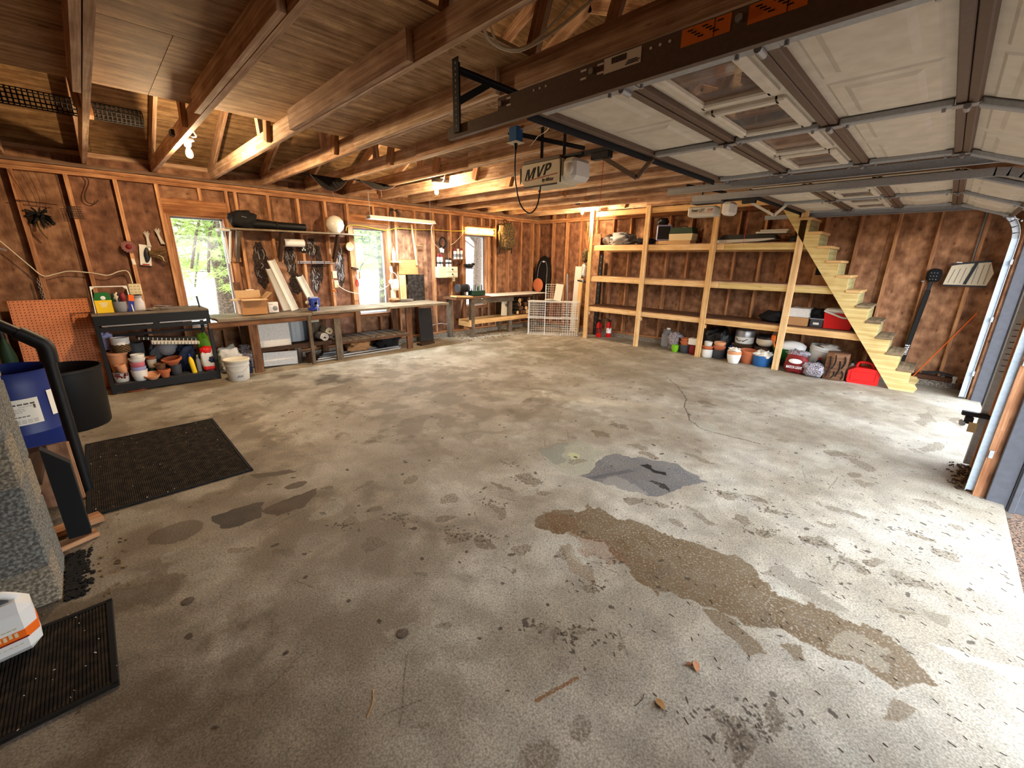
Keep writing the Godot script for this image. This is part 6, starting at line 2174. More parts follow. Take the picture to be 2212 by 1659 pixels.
# ---------------------------------------------------------------- long bench and its clutter
func benches() -> void:
	var st: SurfaceTool
	var t := thing("long_workbench", "long plank workbench under the first two windows", "workbench", Vector3(-5.2, 0, 0.45))
	for e in [[-1.79, -0.62, 0.772], [-0.62, 0.62, 0.780], [0.62, 1.85, 0.784]]:
		for k in 3:
			st = sf()
			var z := -0.22 + k * 0.225
			bx(st, Vector3((e[0] + e[1]) / 2 + 0.02 * k, e[2] - 0.019, z), Vector3(e[1] - e[0] - 0.004, 0.036, 0.221), Basis(), 0.003)
			part(t, "top_plank", st, M.bench_top)
	st = sf()
	bx(st, Vector3(-0.9, 0.70, 0.31), Vector3(1.9, 0.07, 0.03))
	part(t, "apron", st, M.bench_wood)
	for e in [[-1.36, 0.30, 0.11, 0.04, M.bench_wood], [-0.63, 0.32, 0.045, 0.045, M.grey_wood], [-0.22, 0.30, 0.10, 0.04, M.grey_wood], [1.08, 0.23, 0.11, 0.04, M.bench_wood], [-1.36, -0.28, 0.09, 0.04, M.bench_wood], [-0.22, -0.28, 0.09, 0.04, M.bench_wood], [1.08, -0.28, 0.09, 0.04, M.bench_wood]]:
		st = sf()
		bx(st, Vector3(e[0], 0.37, e[1]), Vector3(e[2], 0.74, e[3]), Basis(), 0.003)
		part(t, "leg", st, e[4])
	for k in 16:
		st = sf()
		bx(st, Vector3(-0.18 + k * 0.079, 0.295 + 0.004 * sin(k * 3.0), 0.02), Vector3(0.074, 0.02, 0.52), Basis(Vector3.UP, 0.03 * sin(k * 5.0)))
		part(t, "slat", st, M.grey_wood)
	for z in [-0.2, 0.24]:
		st = sf()
		bx(st, Vector3(0.42, 0.262, z), Vector3(1.3, 0.045, 0.035))
		part(t, "slat_rail", st, M.bench_wood)
	st = sf()
	bx(st, Vector3(-0.85, 0.30, 0.27), Vector3(1.05, 0.05, 0.035))
	part(t, "stretcher", st, M.dark_wood)
	st = sf()
	bx(st, Vector3(-0.85, 0.29, 0.0), Vector3(1.05, 0.018, 0.42))
	part(t, "lower_shelf", st, M.dark_wood)
	for e in [[-1.45, 0.6], [-1.20, 0.0]]:
		st = sf()
		beam(st, Vector3(e[0], 0.73, 0.24), Vector3(e[0] - 0.24, 0.64, -0.2), 0.03, 0.05)
		part(t, "brace", st, M.white_dirty)
	# vise
	var v := thing("bench_vise", "blue bench vise clamped on the front of the long bench", "vise", Vector3(-5.68, 0.785, 0.60))
	st = sf()
	bx(st, Vector3(0, 0.02, -0.02), Vector3(0.13, 0.04, 0.14), Basis(), 0.012)
	lathe(st, [Vector2(0, 0.035), Vector2(0.055, 0.035), Vector2(0.04, 0.08), Vector2(0, 0.08)], Vector3(0, 0, -0.02), 14)
	bx(st, Vector3(0, 0.105, 0.0), Vector3(0.075, 0.07, 0.22), Basis(), 0.014)
	part(v, "body", st, M.blue_vise)
	st = sf()
	bx(st, Vector3(0, 0.135, -0.02), Vector3(0.12, 0.13, 0.05), Basis(), 0.012)
	part(v, "fixed_jaw", st, M.blue_vise)
	st = sf()
	bx(st, Vector3(0, 0.125, 0.085), Vector3(0.12, 0.13, 0.05), Basis(), 0.012)
	part(v, "moving_jaw", st, M.blue_vise)
	st = sf()
	bx(st, Vector3(0, 0.188, 0.007), Vector3(0.11, 0.03, 0.012))
	bx(st, Vector3(0, 0.188, 0.056), Vector3(0.11, 0.03, 0.012))
	rod(st, Vector3(0, 0.085, 0.11), Vector3(0, 0.085, 0.17), 0.016, 10)
	rod(st, Vector3(0.012, 0.17, 0.155), Vector3(-0.012, -0.04, 0.155), 0.007, 8)
	part(v, "screw_handle", st, M.steel)
	st = sf()
	lump(st, Vector3(-0.075, 0.12, -0.03), Vector3(0.03, 0.03, 0.03), 0.05, 1.0, 2, 12, 8)
	part(v, "clamp_knob", st, M.ivory)
	# open carton
	var c := thing("open_carton", "open brown cardboard carton on the long bench", "box", Vector3(-6.46, 0.782, 0.46), 0.0)
	st = sf()
	for e in [[0, 0.125, 0.31, 0.004], [0, -0.125, 0.31, 0.004], [-0.155, 0, 0.004, 0.25], [0.155, 0, 0.004, 0.25]]:
		bx(st, Vector3(e[0], 0.105, e[1]), Vector3(e[2], 0.21, e[3]))
	bx(st, Vector3(0, 0.003, 0), Vector3(0.31, 0.004, 0.25))
	part(c, "body", st, M.card)
	for e in [[Vector3(0, 0.205, 0.17), Vector3(0.31, 0.004, 0.10), Basis(Vector3.RIGHT, 0.12)], [Vector3(0.20, 0.25, 0), Vector3(0.12, 0.004, 0.25), Basis(Vector3.BACK, 0.75)], [Vector3(-0.19, 0.20, 0), Vector3(0.09, 0.004, 0.25), Basis(Vector3.BACK, 0.2)], [Vector3(0, 0.26, -0.135), Vector3(0.31, 0.11, 0.004), Basis(Vector3.RIGHT, -0.15)]]:
		st = sf()
		bx(st, e[0], e[1], e[2])
		part(c, "flap", st, M.card_pale)
	var wc := carton("white_box", "white product box with a grey dial picture beside the open carton", Vector3(-6.205, 0.782, 0.46), Vector3(0.13, 0.145, 0.10), M.white)
	st = sf()
	lathe(st, [Vector2(0, 0.002), Vector2(0.03, 0.002), Vector2(0.034, 0)], Vector3(0.02, 0.06, 0.051), 18, Basis(Vector3(1, 0, 0), Vector3(0, 0, 1), Vector3(0, -1, 0)))
	bx(st, Vector3(-0.03, 0.12, 0.0505), Vector3(0.05, 0.008, 0.001))
	part(wc, "print", st, M.grey)
	st = sf()
	bx(st, Vector3(0, 0.21, 0), Vector3(0.09, 0.42, 0.035))
	one("board_scrap", st, M.bench_wood, "short upright board against the wall behind the open carton", "board", Vector3(-6.56, 0.783, 0.24))
	st = sf()
	bx(st, Vector3(0, 0.05, 0), Vector3(0.10, 0.09, 0.006), Basis(Vector3.RIGHT, -0.2))
	one("card_tag", st, M.paper, "white card sticking out behind the open carton", "card", Vector3(-6.42, 1.01, 0.305))
	# gutter pieces leaning on the wall
	for e in [[Vector3(-5.90, 0.785, 0.42), Vector3(-6.05, 1.50, 0.12), 0.05, "long white gutter piece leaning between two wall studs"], [Vector3(-5.98, 0.785, 0.36), Vector3(-6.07, 1.38, 0.10), 0.06, "white gutter piece leaning beside the long one"], [Vector3(-5.58, 0.785, 0.38), Vector3(-5.68, 1.26, 0.12), 0.05, "short white gutter piece leaning behind the vise"]]:
		st = sf()
		var d: Vector3 = (e[1] - e[0]).normalized()
		var xx := d.cross(Vector3.BACK).normalized()
		var zz := xx.cross(d)
		var w: float = e[2]
		prism(st, [Vector2(-w, 0), Vector2(-w, 0.05), Vector2(-w + 0.004, 0.05), Vector2(-w + 0.004, 0.004), Vector2(w - 0.004, 0.004), Vector2(w - 0.004, 0.05), Vector2(w, 0.05), Vector2(w, 0)], e[1].distance_to(e[0]), Transform3D(Basis(xx, zz, d), Vector3.ZERO))
		one("gutter_piece", st, M.white, e[3], "gutter", e[0])
	# under the bench
	st = sf()
	bx(st, Vector3(0, 0.17, 0), Vector3(0.44, 0.33, 0.02), Basis(Vector3.RIGHT, -0.08), 0.003)
	one("foam_sheet", st, M.foam, "white foam sheet standing on the shelf under the long bench", "sheet", Vector3(-6.28, 0.30, 0.58))
	st = sf()
	bx(st, Vector3(0, 0.10, 0), Vector3(0.46, 0.20, 0.02), Basis(Vector3.RIGHT, -0.08) * Basis(Vector3.BACK, -0.05), 0.003)
	one("foam_sheet", st, M.foam, "white foam sheet on the floor under the long bench", "sheet", Vector3(-6.22, 0.015, 0.55))
	for e in [[Vector3(-5.90, 0.30, 0.30), 0.13, 0.40, M.galvanised, "galvanised sheet metal rolled under the long bench"], [Vector3(-5.76, 0.30, 0.26), 0.09, 0.34, M.steel_dark, "dark sheet metal offcut under the long bench"]]:
		st = sf()
		var pts := []
		for i in 9:
			var a := lerpf(-0.3, PI + 0.3, i / 8.0)
			pts.append(Vector2(cos(a), sin(a) * 0.5) * e[1])
		for i in range(8, -1, -1):
			var a := lerpf(-0.3, PI + 0.3, i / 8.0)
			pts.append(Vector2(cos(a), sin(a) * 0.5) * (e[1] - 0.004))
		prism(st, pts, e[2], Transform3D(Basis(Vector3(1, 0, 0), Vector3(0, 0, 1), Vector3(0, 1, 0)), Vector3.ZERO))
		one("sheet_metal", st, e[3], e[4], "sheet metal", e[0])
	var rc := thing("rolled_cloth", "rolled patterned cloths bundled on the shelf behind the thin bench leg", "cloth", Vector3(-5.50, 0.306, 0.55))
	for e in [[-0.09, 0.065, 0.065, 0], [0.05, 0.06, 0.06, 1], [-0.01, 0.15, 0.055, 2], [0.13, 0.05, 0.05, 3]]:
		st = sf()
		var pts := []
		for i in 30:
			var a := i * 0.55
			var rr: float = e[2] * (0.25 + 0.75 * i / 29.0)
			pts.append(Vector2(e[0] + cos(a) * rr, e[1] + sin(a) * rr))
		for i in 29:
			var p: Vector2 = pts[i]
			var q: Vector2 = pts[i + 1]
			beam(st, Vector3(p.x, p.y, 0), Vector3(q.x, q.y, 0), 0.22, 0.010, Vector3.BACK.cross((Vector3(q.x, q.y, 0) - Vector3(p.x, p.y, 0)).normalized()))
		part(rc, "roll", st, [M.foam, M.leafprint, M.ivory, M.leafprint][e[3]])
	var tc := thing("tin_box", "small beige tin box on a stack behind the thin bench leg", "tin", Vector3(-5.60, 0.306, 0.28))
	st = sf()
	bx(st, Vector3(0, 0.13, 0), Vector3(0.18, 0.26, 0.14), Basis(), 0.006)
	part(tc, "body", st, M.grey_wood)
	st = sf()
	bx(st, Vector3(0, 0.285, 0), Vector3(0.14, 0.045, 0.12), Basis(), 0.006)
	part(tc, "lid", st, M.ivory)
	for i in 6:
		st = sf()
		var zz := 0.70 - i * 0.075
		rod(st, Vector3(-0.72, 0.02 + 0.012 * (i % 3), 0), Vector3(0.72, 0.02 + 0.012 * ((i + 1) % 3), -0.06 * (i % 2)), 0.011 + 0.003 * (i % 2), 9)
		one("metal_pipe", st, M.steel if i % 2 else M.galvanised, "metal pipe lying on the floor under the slatted shelf", "pipe", Vector3(-5.05 + 0.05 * i, 0.006, zz), 0.0, "pipes under the slatted shelf")
	bag("dark_rag", "dark tangled rags on the floor behind the slatted shelf", Vector3(-4.42, 0, 0.40), Vector3(0.4, 0.22, 0.3), M.black_soft, 80, 0.0, 0.35)
	bag("paper_sack", "torn brown paper sack under the slatted shelf", Vector3(-4.95, 0, 0.35), Vector3(0.4, 0.2, 0.26), M.card, 81, 0.0, 0.3)
	st = sf()
	bx(st, Vector3(0, 0.02, 0), Vector3(0.34, 0.035, 0.14), Basis(Vector3.UP, 0.2))
	one("board_scrap", st, M.dark_wood, "dark board scrap on the floor past the end bench leg", "board", Vector3(-3.68, 0, 0.52))
	st = sf()
	bx(st, Vector3(0, 0.14, 0), Vector3(0.10, 0.28, 0.04))
	one("board_scrap", st, M.grey_wood, "grey board scrap standing beside the thin bench leg", "board", Vector3(-5.93, 0, 0.42))
	st = sf()
	bx(st, Vector3(0, 0.08, 0), Vector3(0.10, 0.16, 0.08), Basis(Vector3.UP, 0.4), 0.01)
	one("small_box", st, M.dark_wood, "small dark box on the floor under the foam sheet", "box", Vector3(-5.83, 0, 0.62))
	# second bench by the corner
	var b2 := thing("corner_workbench", "rough lumber workbench under the third window by the corner", "workbench", Vector3(-1.75, 0, 0.32))
	for k in 2:
		st = sf()
		bx(st, Vector3(-0.65, 0.81 - 0.0 * k, -0.09 + k * 0.22), Vector3(1.15, 0.04, 0.215), Basis(), 0.003)
		part(b2, "top_plank", st, M.bench_wood)
	st = sf()
	bx(st, Vector3(0.55, 0.83, 0.03), Vector3(1.75, 0.014, 0.56), Basis(), 0.002)
	part(b2, "top_sheet", st, M.foam, "pale worn sheet on the bench top")
	st = sf()
	bx(st, Vector3(0.5, 0.80, 0.02), Vector3(1.6, 0.04, 0.46))
	part(b2, "top_plank", st, M.bench_wood)
	st = sf()
	bx(st, Vector3(-1.0, 0.845, 0.14), Vector3(0.42, 0.025, 0.20), Basis(Vector3.BACK, -0.05))
	part(b2, "loose_board", st, M.pine_b)
	for e in [[-0.77, 0.17], [0.34, 0.15], [-1.1, -0.15], [1.1, 0.15], [0.34, -0.2]]:
		st = sf()
		bx(st, Vector3(e[0], 0.395, e[1]), Vector3(0.09, 0.79, 0.085), Basis(), 0.003)
		part(b2, "leg", st, M.grey_wood)
	for z in [-0.16, 0.19]:
		st = sf()
		bx(st, Vector3(0.02, 0.315, z), Vector3(1.75, 0.09, 0.038), Basis(), 0.002)
		part(b2, "low_rail", st, M.pine_b)
	st = sf()
	bx(st, Vector3(-0.84, 0.27, 0.02), Vector3(0.038, 0.09, 0.40), Basis(), 0.002)
	part(b2, "end_rail", st, M.pine_b)
	st = sf()
	bx(st, Vector3(-0.2, 0.735, 0.2), Vector3(1.2, 0.09, 0.035))
	part(b2, "apron", st, M.grey_wood)

# ---------------------------------------------------------------- things on the window wall
func wire(pts: Array, r: float, per := 5, sides := 5) -> SurfaceTool:
	var st := sf()
	tube(st, smooth(pts, per), r, sides)
	return st

func outlet(label: String, at: Vector3, rows: int) -> void:
	var t := thing("wall_outlet", label, "outlet", at)
	var st := sf()
	bx(st, Vector3(0, 0, 0.012), Vector3(0.07, 0.115 * (1.0 if rows < 3 else 0.85), 0.024), Basis(), 0.005)
	part(t, "cover_plate", st, M.cream)
	st = sf()
	for j in rows:
		for i in [-1, 1]:
			bx(st, Vector3(i * 0.012, (j - (rows - 1) / 2.0) * 0.05, 0.0245), Vector3(0.005, 0.016, 0.001))
	stuff(part(t, "slots", st, M.ink))

func wall_things() -> void:
	var st: SurfaceTool
	# paint marks: dark sprayed patches with chalky brush strokes, on the plywood
	var wall := get_node("wall_left")
	var r := RandomNumberGenerator.new()
	r.seed = 19
	for e in [[-6.15, 1.43, 0.10, 0.34, 3], [-5.735, 1.50, 0.08, 0.25, 9], [-5.69, 1.15, 0.10, 0.16, 0], [-5.39, 1.70, 0.085, 0.15, 10], [-5.395, 1.22, 0.075, 0.23, 9], [-4.97, 1.44, 0.075, 0.36, 12], [-5.30, 1.45, 0.05, 0.3, 0]]:
		st = sf()
		var pts := []
		for i in 60:
			var a := TAU * i / 60
			var k := 1.0 + 0.10 * sin(a * 5.0 + e[0] * 9.0) + r.randf_range(-0.16, 0.16)
			pts.append(Vector2(e[0] + cos(a) * e[2] * k, e[1] + sin(a) * e[3] * (1.0 + 0.06 * sin(a * 7.0))))
		prism(st, pts, 0.0012, Transform3D(Basis(), Vector3(0, 0, 0.0004)))
		part(wall, "paint_patch", st, M.dark_spray, "dark paint patch on the plywood")
		if e[4] > 0:
			st = sf()
			for i in int(e[4]) * 2:
				var x: float = e[0] + r.randf_range(-0.7, 0.7) * e[2]
				var y: float = e[1] + r.randf_range(-0.5, 0.8) * e[3]
				var L: float = r.randf_range(0.15, 0.45) * e[3]
				tube(st, smooth([Vector3(x, y, 0.0018), Vector3(x + r.randf_range(-0.02, 0.02), y - L * 0.5, 0.0022), Vector3(x + r.randf_range(-0.03, 0.03), y - L, 0.0018)], 4), r.randf_range(0.002, 0.006), 5)
			stuff(part(wall, "chalk_strokes", st, M.chalk, "chalky white brush strokes"))
	# high shelf with brackets
	var hs := thing("high_shelf", "rough board shelf on wooden brackets between the first two windows", "shelf", Vector3(-5.61, 1.905, 0.10))
	for k in 2:
		st = sf()
		bx(st, Vector3(0.0, 0.010, 0.07 + k * 0.125), Vector3(2.0, 0.022, 0.122), Basis(Vector3.BACK, 0.006))
		part(hs, "board", st, M.bench_top if k else M.bench_wood)
	st = sf()
	bx(st, Vector3(-1.0, -0.012, 0.13), Vector3(0.12, 0.03, 0.25), Basis(), 0.003)
	part(hs, "white_end_block", st, M.white_dirty)
	for e in [[-0.86, M.grey_wood], [-0.31, M.dark_wood], [0.51, M.dark_wood]]:
		st = sf()
		beam(st, Vector3(e[0], -0.40, 0.0), Vector3(e[0] + 0.02, -0.01, 0.22), 0.04, 0.09, Vector3.BACK)
		part(hs, "bracket", st, e[1])
		st = sf()
		bx(st, Vector3(e[0] - 0.005, -0.40, 0.0), Vector3(0.1, 0.06, 0.04))
		part(hs, "bracket_foot", st, M.stud)
	st = sf()
	beam(st, Vector3(-0.96, -0.45, 0.0), Vector3(-0.98, -0.02, 0.04), 0.02, 0.03, Vector3.BACK)
	beam(st, Vector3(-0.95, -0.42, 0.01), Vector3(-0.93, -0.02, 0.20), 0.02, 0.03, Vector3.BACK)
	part(hs, "white_angle", st, M.white)
	var ys := 1.928
	var lv := thing("leaf_blower", "black leaf blower with long tube lying on the high shelf", "leaf blower", Vector3(-6.36, ys, 0.24))
	st = sf()
	lump(st, Vector3(0.0, 0.115, 0), Vector3(0.17, 0.115, 0.10), 0.18, 1.3, 90, 24, 14, -0.97, 0.85)
	part(lv, "motor_body", st, M.black_soft)
	st = sf()
	rod(st, Vector3(0.10, 0.07, 0), Vector3(0.36, 0.065, 0), 0.062, 14, 0.055)
	rod(st, Vector3(0.35, 0.062, 0), Vector3(0.82, 0.055, 0.0), 0.052, 14)
	part(lv, "tube", st, M.black)
	st = sf()
	lathe(st, [Vector2(0.056, -0.01), Vector2(0.06, 0), Vector2(0.056, 0.01)], Vector3(0.42, 0.06, 0), 16, Basis(Vector3(0, 1, 0), Vector3(1, 0, 0), Vector3(0, 0, -1)))
	part(lv, "collar", st, M.black_soft)
	st = sf()
	bx(st, Vector3(0.0, 0.14, 0.09), Vector3(0.06, 0.006, 0.03), Basis(Vector3.BACK, -0.2))
	part(lv, "buckle", st, M.grey)
	st = sf()
	lathe(st, [Vector2(0, 0.0), Vector2(0.06, 0.0), Vector2(0.075, 0.02), Vector2(0.115, 0.06), Vector2(0.135, 0.12), Vector2(0.12, 0.19), Vector2(0.08, 0.24), Vector2(0.03, 0.262), Vector2(0, 0.264)], Vector3.ZERO, 28)
	one("glass_globe", st, M.porcelain, "white glass lamp globe resting on the high shelf", "globe", Vector3(-5.08, ys, 0.24))
	one("wire_hoop", wire([Vector3(0, 0, 0), Vector3(-0.03, -0.07, 0), Vector3(0.02, -0.13, 0), Vector3(0.09, -0.12, 0), Vector3(0.11, -0.06, 0), Vector3(0.06, 0.0, 0), Vector3(0, 0.005, 0)], 0.004), M.green_dark, "thin wire hoop hanging from the end of the high shelf", "hoop", Vector3(-4.66, 1.93, 0.32))
	var ptw := thing("paper_towel", "paper towel roll on a holder below the high shelf", "paper towel", Vector3(-5.70, 1.76, 0.16))
	st = sf()
	rod(st, Vector3(-0.14, 0, 0), Vector3(0.14, 0, 0), 0.055, 20)
	part(ptw, "roll", st, M.white)
	st = sf()
	rod(st, Vector3(-0.155, 0, 0), Vector3(0.155, 0, 0), 0.016, 10)
	part(ptw, "core", st, M.card)
	for k in [-1, 1]:
		st = sf()
		bx(st, Vector3(k * 0.15, 0.0, -0.03), Vector3(0.01, 0.06, 0.07))
		part(ptw, "holder", st, M.dark_wood)
	var bd := thing("round_badge", "round black badge with white emblem on a stud", "badge", Vector3(-5.55, 1.675, 0.092))
	st = sf()
	lathe(st, [Vector2(0, 0.006), Vector2(0.055, 0.006), Vector2(0.06, 0)], Vector3.ZERO, 22, Basis(Vector3(1, 0, 0), Vector3(0, 0, 1), Vector3(0, -1, 0)))
	part(bd, "disc", st, M.black)
	st = sf()
	for e in [[0.0, 0.012], [-0.018, -0.012], [0.018, -0.012]]:
		bx(st, Vector3(e[0], e[1], 0.0068), Vector3(0.016, 0.022, 0.001), Basis(Vector3.BACK, e[0] * 12.0))
	part(bd, "emblem", st, M.ink_white)
	var mb := thing("magnet_bar", "grey magnetic tool bar screwed across two studs", "tool bar", Vector3(-5.36, 1.48, 0.10))
	st = sf()
	bx(st, Vector3(0, 0.010, 0), Vector3(0.62, 0.012, 0.02), Basis(), 0.002)
	bx(st, Vector3(0, -0.012, 0), Vector3(0.62, 0.012, 0.02), Basis(), 0.002)
	part(mb, "bar", st, M.steel)
	st = sf()
	for k in [-0.28, -0.1, 0.1, 0.28]:
		bx(st, Vector3(k, 0, 0), Vector3(0.012, 0.036, 0.022))
	stuff(part(mb, "spacer", st, M.steel_dark))
	outlet("white switch plate on the stud left of the middle window", Vector3(-5.115, 1.285, 0.092), 1)
	outlet("cream outlet below the white switch plate", Vector3(-5.10, 1.135, 0.092), 2)
	outlet("cream outlet below the drawer cabinet", Vector3(-2.68, 1.18, 0.092), 2)
	var os := thing("outlet_strip", "cream multi outlet box above the rack", "outlet", Vector3(-7.635, 1.14, 0.10))
	st = sf()
	bx(st, Vector3(0, 0, 0.03), Vector3(0.12, 0.13, 0.06), Basis(), 0.008)
	part(os, "body", st, M.cream)
	st = sf()
	for i in 3:
		for j in 3:
			for k in [-1, 1]:
				bx(st, Vector3(-0.036 + 0.036 * i + 0.006 * k, -0.036 + 0.036 * j, 0.061), Vector3(0.004, 0.012, 0.001))
	stuff(part(os, "slots", st, M.ink))
	# hanging hand tools by the middle window
	var to := thing("pliers", "orange handled pliers hanging below the outlets", "pliers", Vector3(-5.15, 0.98, 0.11))
	st = sf()
	tube(st, smooth([Vector3(-0.03, 0.065, 0), Vector3(0, 0.06, 0.01), Vector3(0.02, 0.03, 0.01)], 3), 0.012, 7)
	part(to, "grip", st, M.orange)
	st = sf()
	tube(st, smooth([Vector3(0.02, 0.03, 0.01), Vector3(0.03, 0.0, 0), Vector3(0.02, -0.05, 0)], 3), 0.006, 6)
	part(to, "jaw", st, M.steel)
	var sd := thing("screwdriver", "orange screwdriver hanging beside the middle window", "screwdriver", Vector3(-4.70, 1.27, 0.13))
	st = sf()
	rod(st, Vector3(0, -0.06, 0), Vector3(0.005, 0.05, 0), 0.014, 9, 0.011)
	part(sd, "grip", st, M.orange)
	st = sf()
	tube(st, smooth([Vector3(0.005, 0.05, 0), Vector3(0.04, 0.14, 0), Vector3(0.10, 0.21, 0)], 3), 0.004, 5)
	part(sd, "shaft", st, M.steel_dark)
	var sn := thing("tin_snips", "red handled tin snips hanging on the stud by the middle window", "snips", Vector3(-4.745, 1.15, 0.12))
	for k in [-1, 1]:
		st = sf()
		tube(st, smooth([Vector3(0, 0.05, 0), Vector3(k * 0.02, 0.0, 0), Vector3(k * 0.014, -0.07, 0)], 3), 0.008, 6)
		part(sn, "handle", st, M.red)
	st = sf()
	bx(st, Vector3(0, 0.09, 0), Vector3(0.014, 0.09, 0.006), Basis(Vector3.BACK, 0.2))
	part(sn, "blade", st, M.steel)
	st = sf()
	bx(st, Vector3(0, 0, 0.03), Vector3(0.11, 0.03, 0.06), Basis(Vector3.BACK, -0.2), 0.005)
	one("wood_clip", st, M.dark_wood, "dark wooden clip on the left frame of the middle window", "clip", Vector3(-4.765, 1.385, 0.092))
	var th := thing("dial_thermometer", "round cream dial thermometer beside the middle window", "thermometer", Vector3(-4.81, 1.735, 0.092))
	st = sf()
	lathe(st, [Vector2(0, 0.012), Vector2(0.05, 0.012), Vector2(0.062, 0.018), Vector2(0.07, 0.012), Vector2(0.07, 0)], Vector3.ZERO, 26, Basis(Vector3(1, 0, 0), Vector3(0, 0, 1), Vector3(0, -1, 0)))
	part(th, "dial", st, M.cream)
	st = sf()
	for i in 10:
		var a := PI * 1.4 * i / 9.0 - 0.6
		bx(st, Vector3(cos(a) * 0.042, sin(a) * 0.042, 0.0125), Vector3(0.004, 0.008, 0.001), Basis(Vector3.BACK, a + PI / 2))
	beam(st, Vector3(0, 0, 0.014), Vector3(0.024, 0.022, 0.014), 0.003, 0.001, Vector3.BACK)
	part(th, "scale_and_needle", st, M.ink)
	# cables
	one("white_cable", wire([Vector3(-8.75, 1.85, 0.11), Vector3(-8.615, 1.67, 0.11), Vector3(-8.46, 1.42, 0.10), Vector3(-8.38, 1.31, 0.11), Vector3(-8.28, 1.33, 0.105), Vector3(-8.16, 1.36, 0.105), Vector3(-7.97, 1.335, 0.10), Vector3(-7.85, 1.31, 0.105), Vector3(-7.74, 1.355, 0.105), Vector3(-7.66, 1.35, 0.11), Vector3(-7.645, 1.21, 0.12)], 0.006), M.cable, "white cable stapled along the studs above the rack", "cable")
	one("white_cable", wire([Vector3(-5.09, 1.12, 0.12), Vector3(-4.95, 1.02, 0.13), Vector3(-4.75, 0.965, 0.14), Vector3(-4.5, 0.96, 0.14), Vector3(-4.3, 1.02, 0.13), Vector3(-4.13, 1.10, 0.11)], 0.006), M.cable, "white cable sagging across the middle window", "cable")
	one("yellow_cable", wire([Vector3(-4.86, 1.98, 0.12), Vector3(-4.80, 2.07, 0.10), Vector3(-4.55, 2.075, 0.11), Vector3(-4.15, 2.03, 0.10), Vector3(-3.9, 2.08, 0.105), Vector3(-3.5, 2.08, 0.10), Vector3(-3.1, 2.10, 0.10), Vector3(-2.7, 2.10, 0.105), Vector3(-2.37, 2.12, 0.11)], 0.006), M.cable_yellow, "yellow cable strung from the middle window to the light bar", "cable")
	one("white_cable", wire([Vector3(-2.40, 2.09, 0.12), Vector3(-2.5, 1.98, 0.10), Vector3(-2.65, 1.87, 0.105), Vector3(-2.74, 1.83, 0.1)], 0.005), M.cable, "white cable drooping below the end of the light bar", "cable")
	one("white_cable", wire([Vector3(-3.38, 0.27, 0.05), Vector3(-3.2, 0.26, 0.03), Vector3(-3.02, 0.29, 0.10), Vector3(-2.85, 0.25, 0.03), Vector3(-2.70, 0.31, 0.05)], 0.007), M.white_dirty, "white cable low on the wall past the dark boards", "cable")
	# left part of the wall: dried bunch, feeder, wire hook, flower, packs, ropes
	var bun := thing("dried_bunch", "dark dried plant bunch hanging from wires on the wall", "dried plant", Vector3(-8.275, 1.95, 0.08))
	st = sf()
	for i in 34:
		var d := Vector3(r.randf_range(-1, 1), r.randf_range(-1, 1), r.randf_range(-0.2, 0.6)).normalized()
		tube(st, smooth([Vector3.ZERO, d * 0.06, d * r.randf_range(0.09, 0.13) + Vector3(0, -0.02, 0)], 2), r.randf_range(0.005, 0.014), 5)
	stuff(part(bun, "twigs", st, M.black_soft))
	for k in [-0.07, 0.0, 0.09]:
		part(bun, "hanging_wire", wire([Vector3(k * 0.5, 0.05, 0.02), Vector3(k, 0.2, 0.02), Vector3(k * 1.2 - 0.05, 0.44, 0.02)], 0.002, 4, 4), M.rust)
	part(bun, "root", wire([Vector3(-0.02, -0.06, 0.05), Vector3(-0.02, -0.15, 0.05), Vector3(0.02, -0.24, 0.04)], 0.010), M.straw)
	st = sf()
	tube(st, [Vector3(-0.14, 0.14, 0.04), Vector3(0.16, 0.12, 0.05)], 0.005, 5)
	part(bun, "twig", st, M.dark_wood)
	var fd := thing("suet_feeder", "small wire cage feeder on a stud", "feeder", Vector3(-7.975, 2.005, 0.10))
	st = sf()
	for i in 6:
		tube(st, [Vector3(-0.05 + 0.02 * i - 0.01, -0.065, 0.01), Vector3(-0.05 + 0.02 * i - 0.02, 0.065, 0.01)], 0.0025, 4)
		tube(st, [Vector3(-0.065, -0.06 + 0.024 * i, 0.012), Vector3(0.055, -0.06 + 0.024 * i, 0.012)], 0.0025, 4)
	part(fd, "wire_cage", st, M.steel_dark)
	one("wire_hook", wire([Vector3(-0.02, 0.30, 0), Vector3(0.05, 0.29, 0), Vector3(0.09, 0.22, 0), Vector3(0.03, 0.08, 0), Vector3(0.03, 0.0, 0), Vector3(0.09, -0.02, 0), Vector3(0.13, 0.03, 0)], 0.005), M.dark_wood, "curved wire hook hanging from the top plate", "hook", Vector3(-7.90, 2.13, 0.08))
	var fw := thing("metal_flower", "dusky red metal flower ornament on a stud", "ornament", Vector3(-7.60, 1.645, 0.10))
	st = sf()
	for i in 16:
		var a := TAU * i / 16
		beam(st, Vector3(cos(a) * 0.02, sin(a) * 0.02, 0.008), Vector3(cos(a) * 0.07, sin(a) * 0.07, 0.012), 0.018, 0.003, Vector3.BACK)
	part(fw, "petals", st, M.petal)
	st = sf()
	lathe(st, [Vector2(0, 0.025), Vector2(0.02, 0.02), Vector2(0.035, 0.006), Vector2(0.035, 0)], Vector3.ZERO, 14, Basis(Vector3(1, 0, 0), Vector3(0, 0, 1), Vector3(0, -1, 0)))
	part(fw, "heart", st, M.red_dark)
	var pk := thing("blister_pack", "white blister pack hanging beside the metal flower", "package", Vector3(-7.455, 1.55, 0.05))
	pk.rotation.z = -0.12
	st = sf()
	bx(st, Vector3(0, 0, 0), Vector3(0.11, 0.25, 0.004))
	part(pk, "card", st, M.white)
	st = sf()
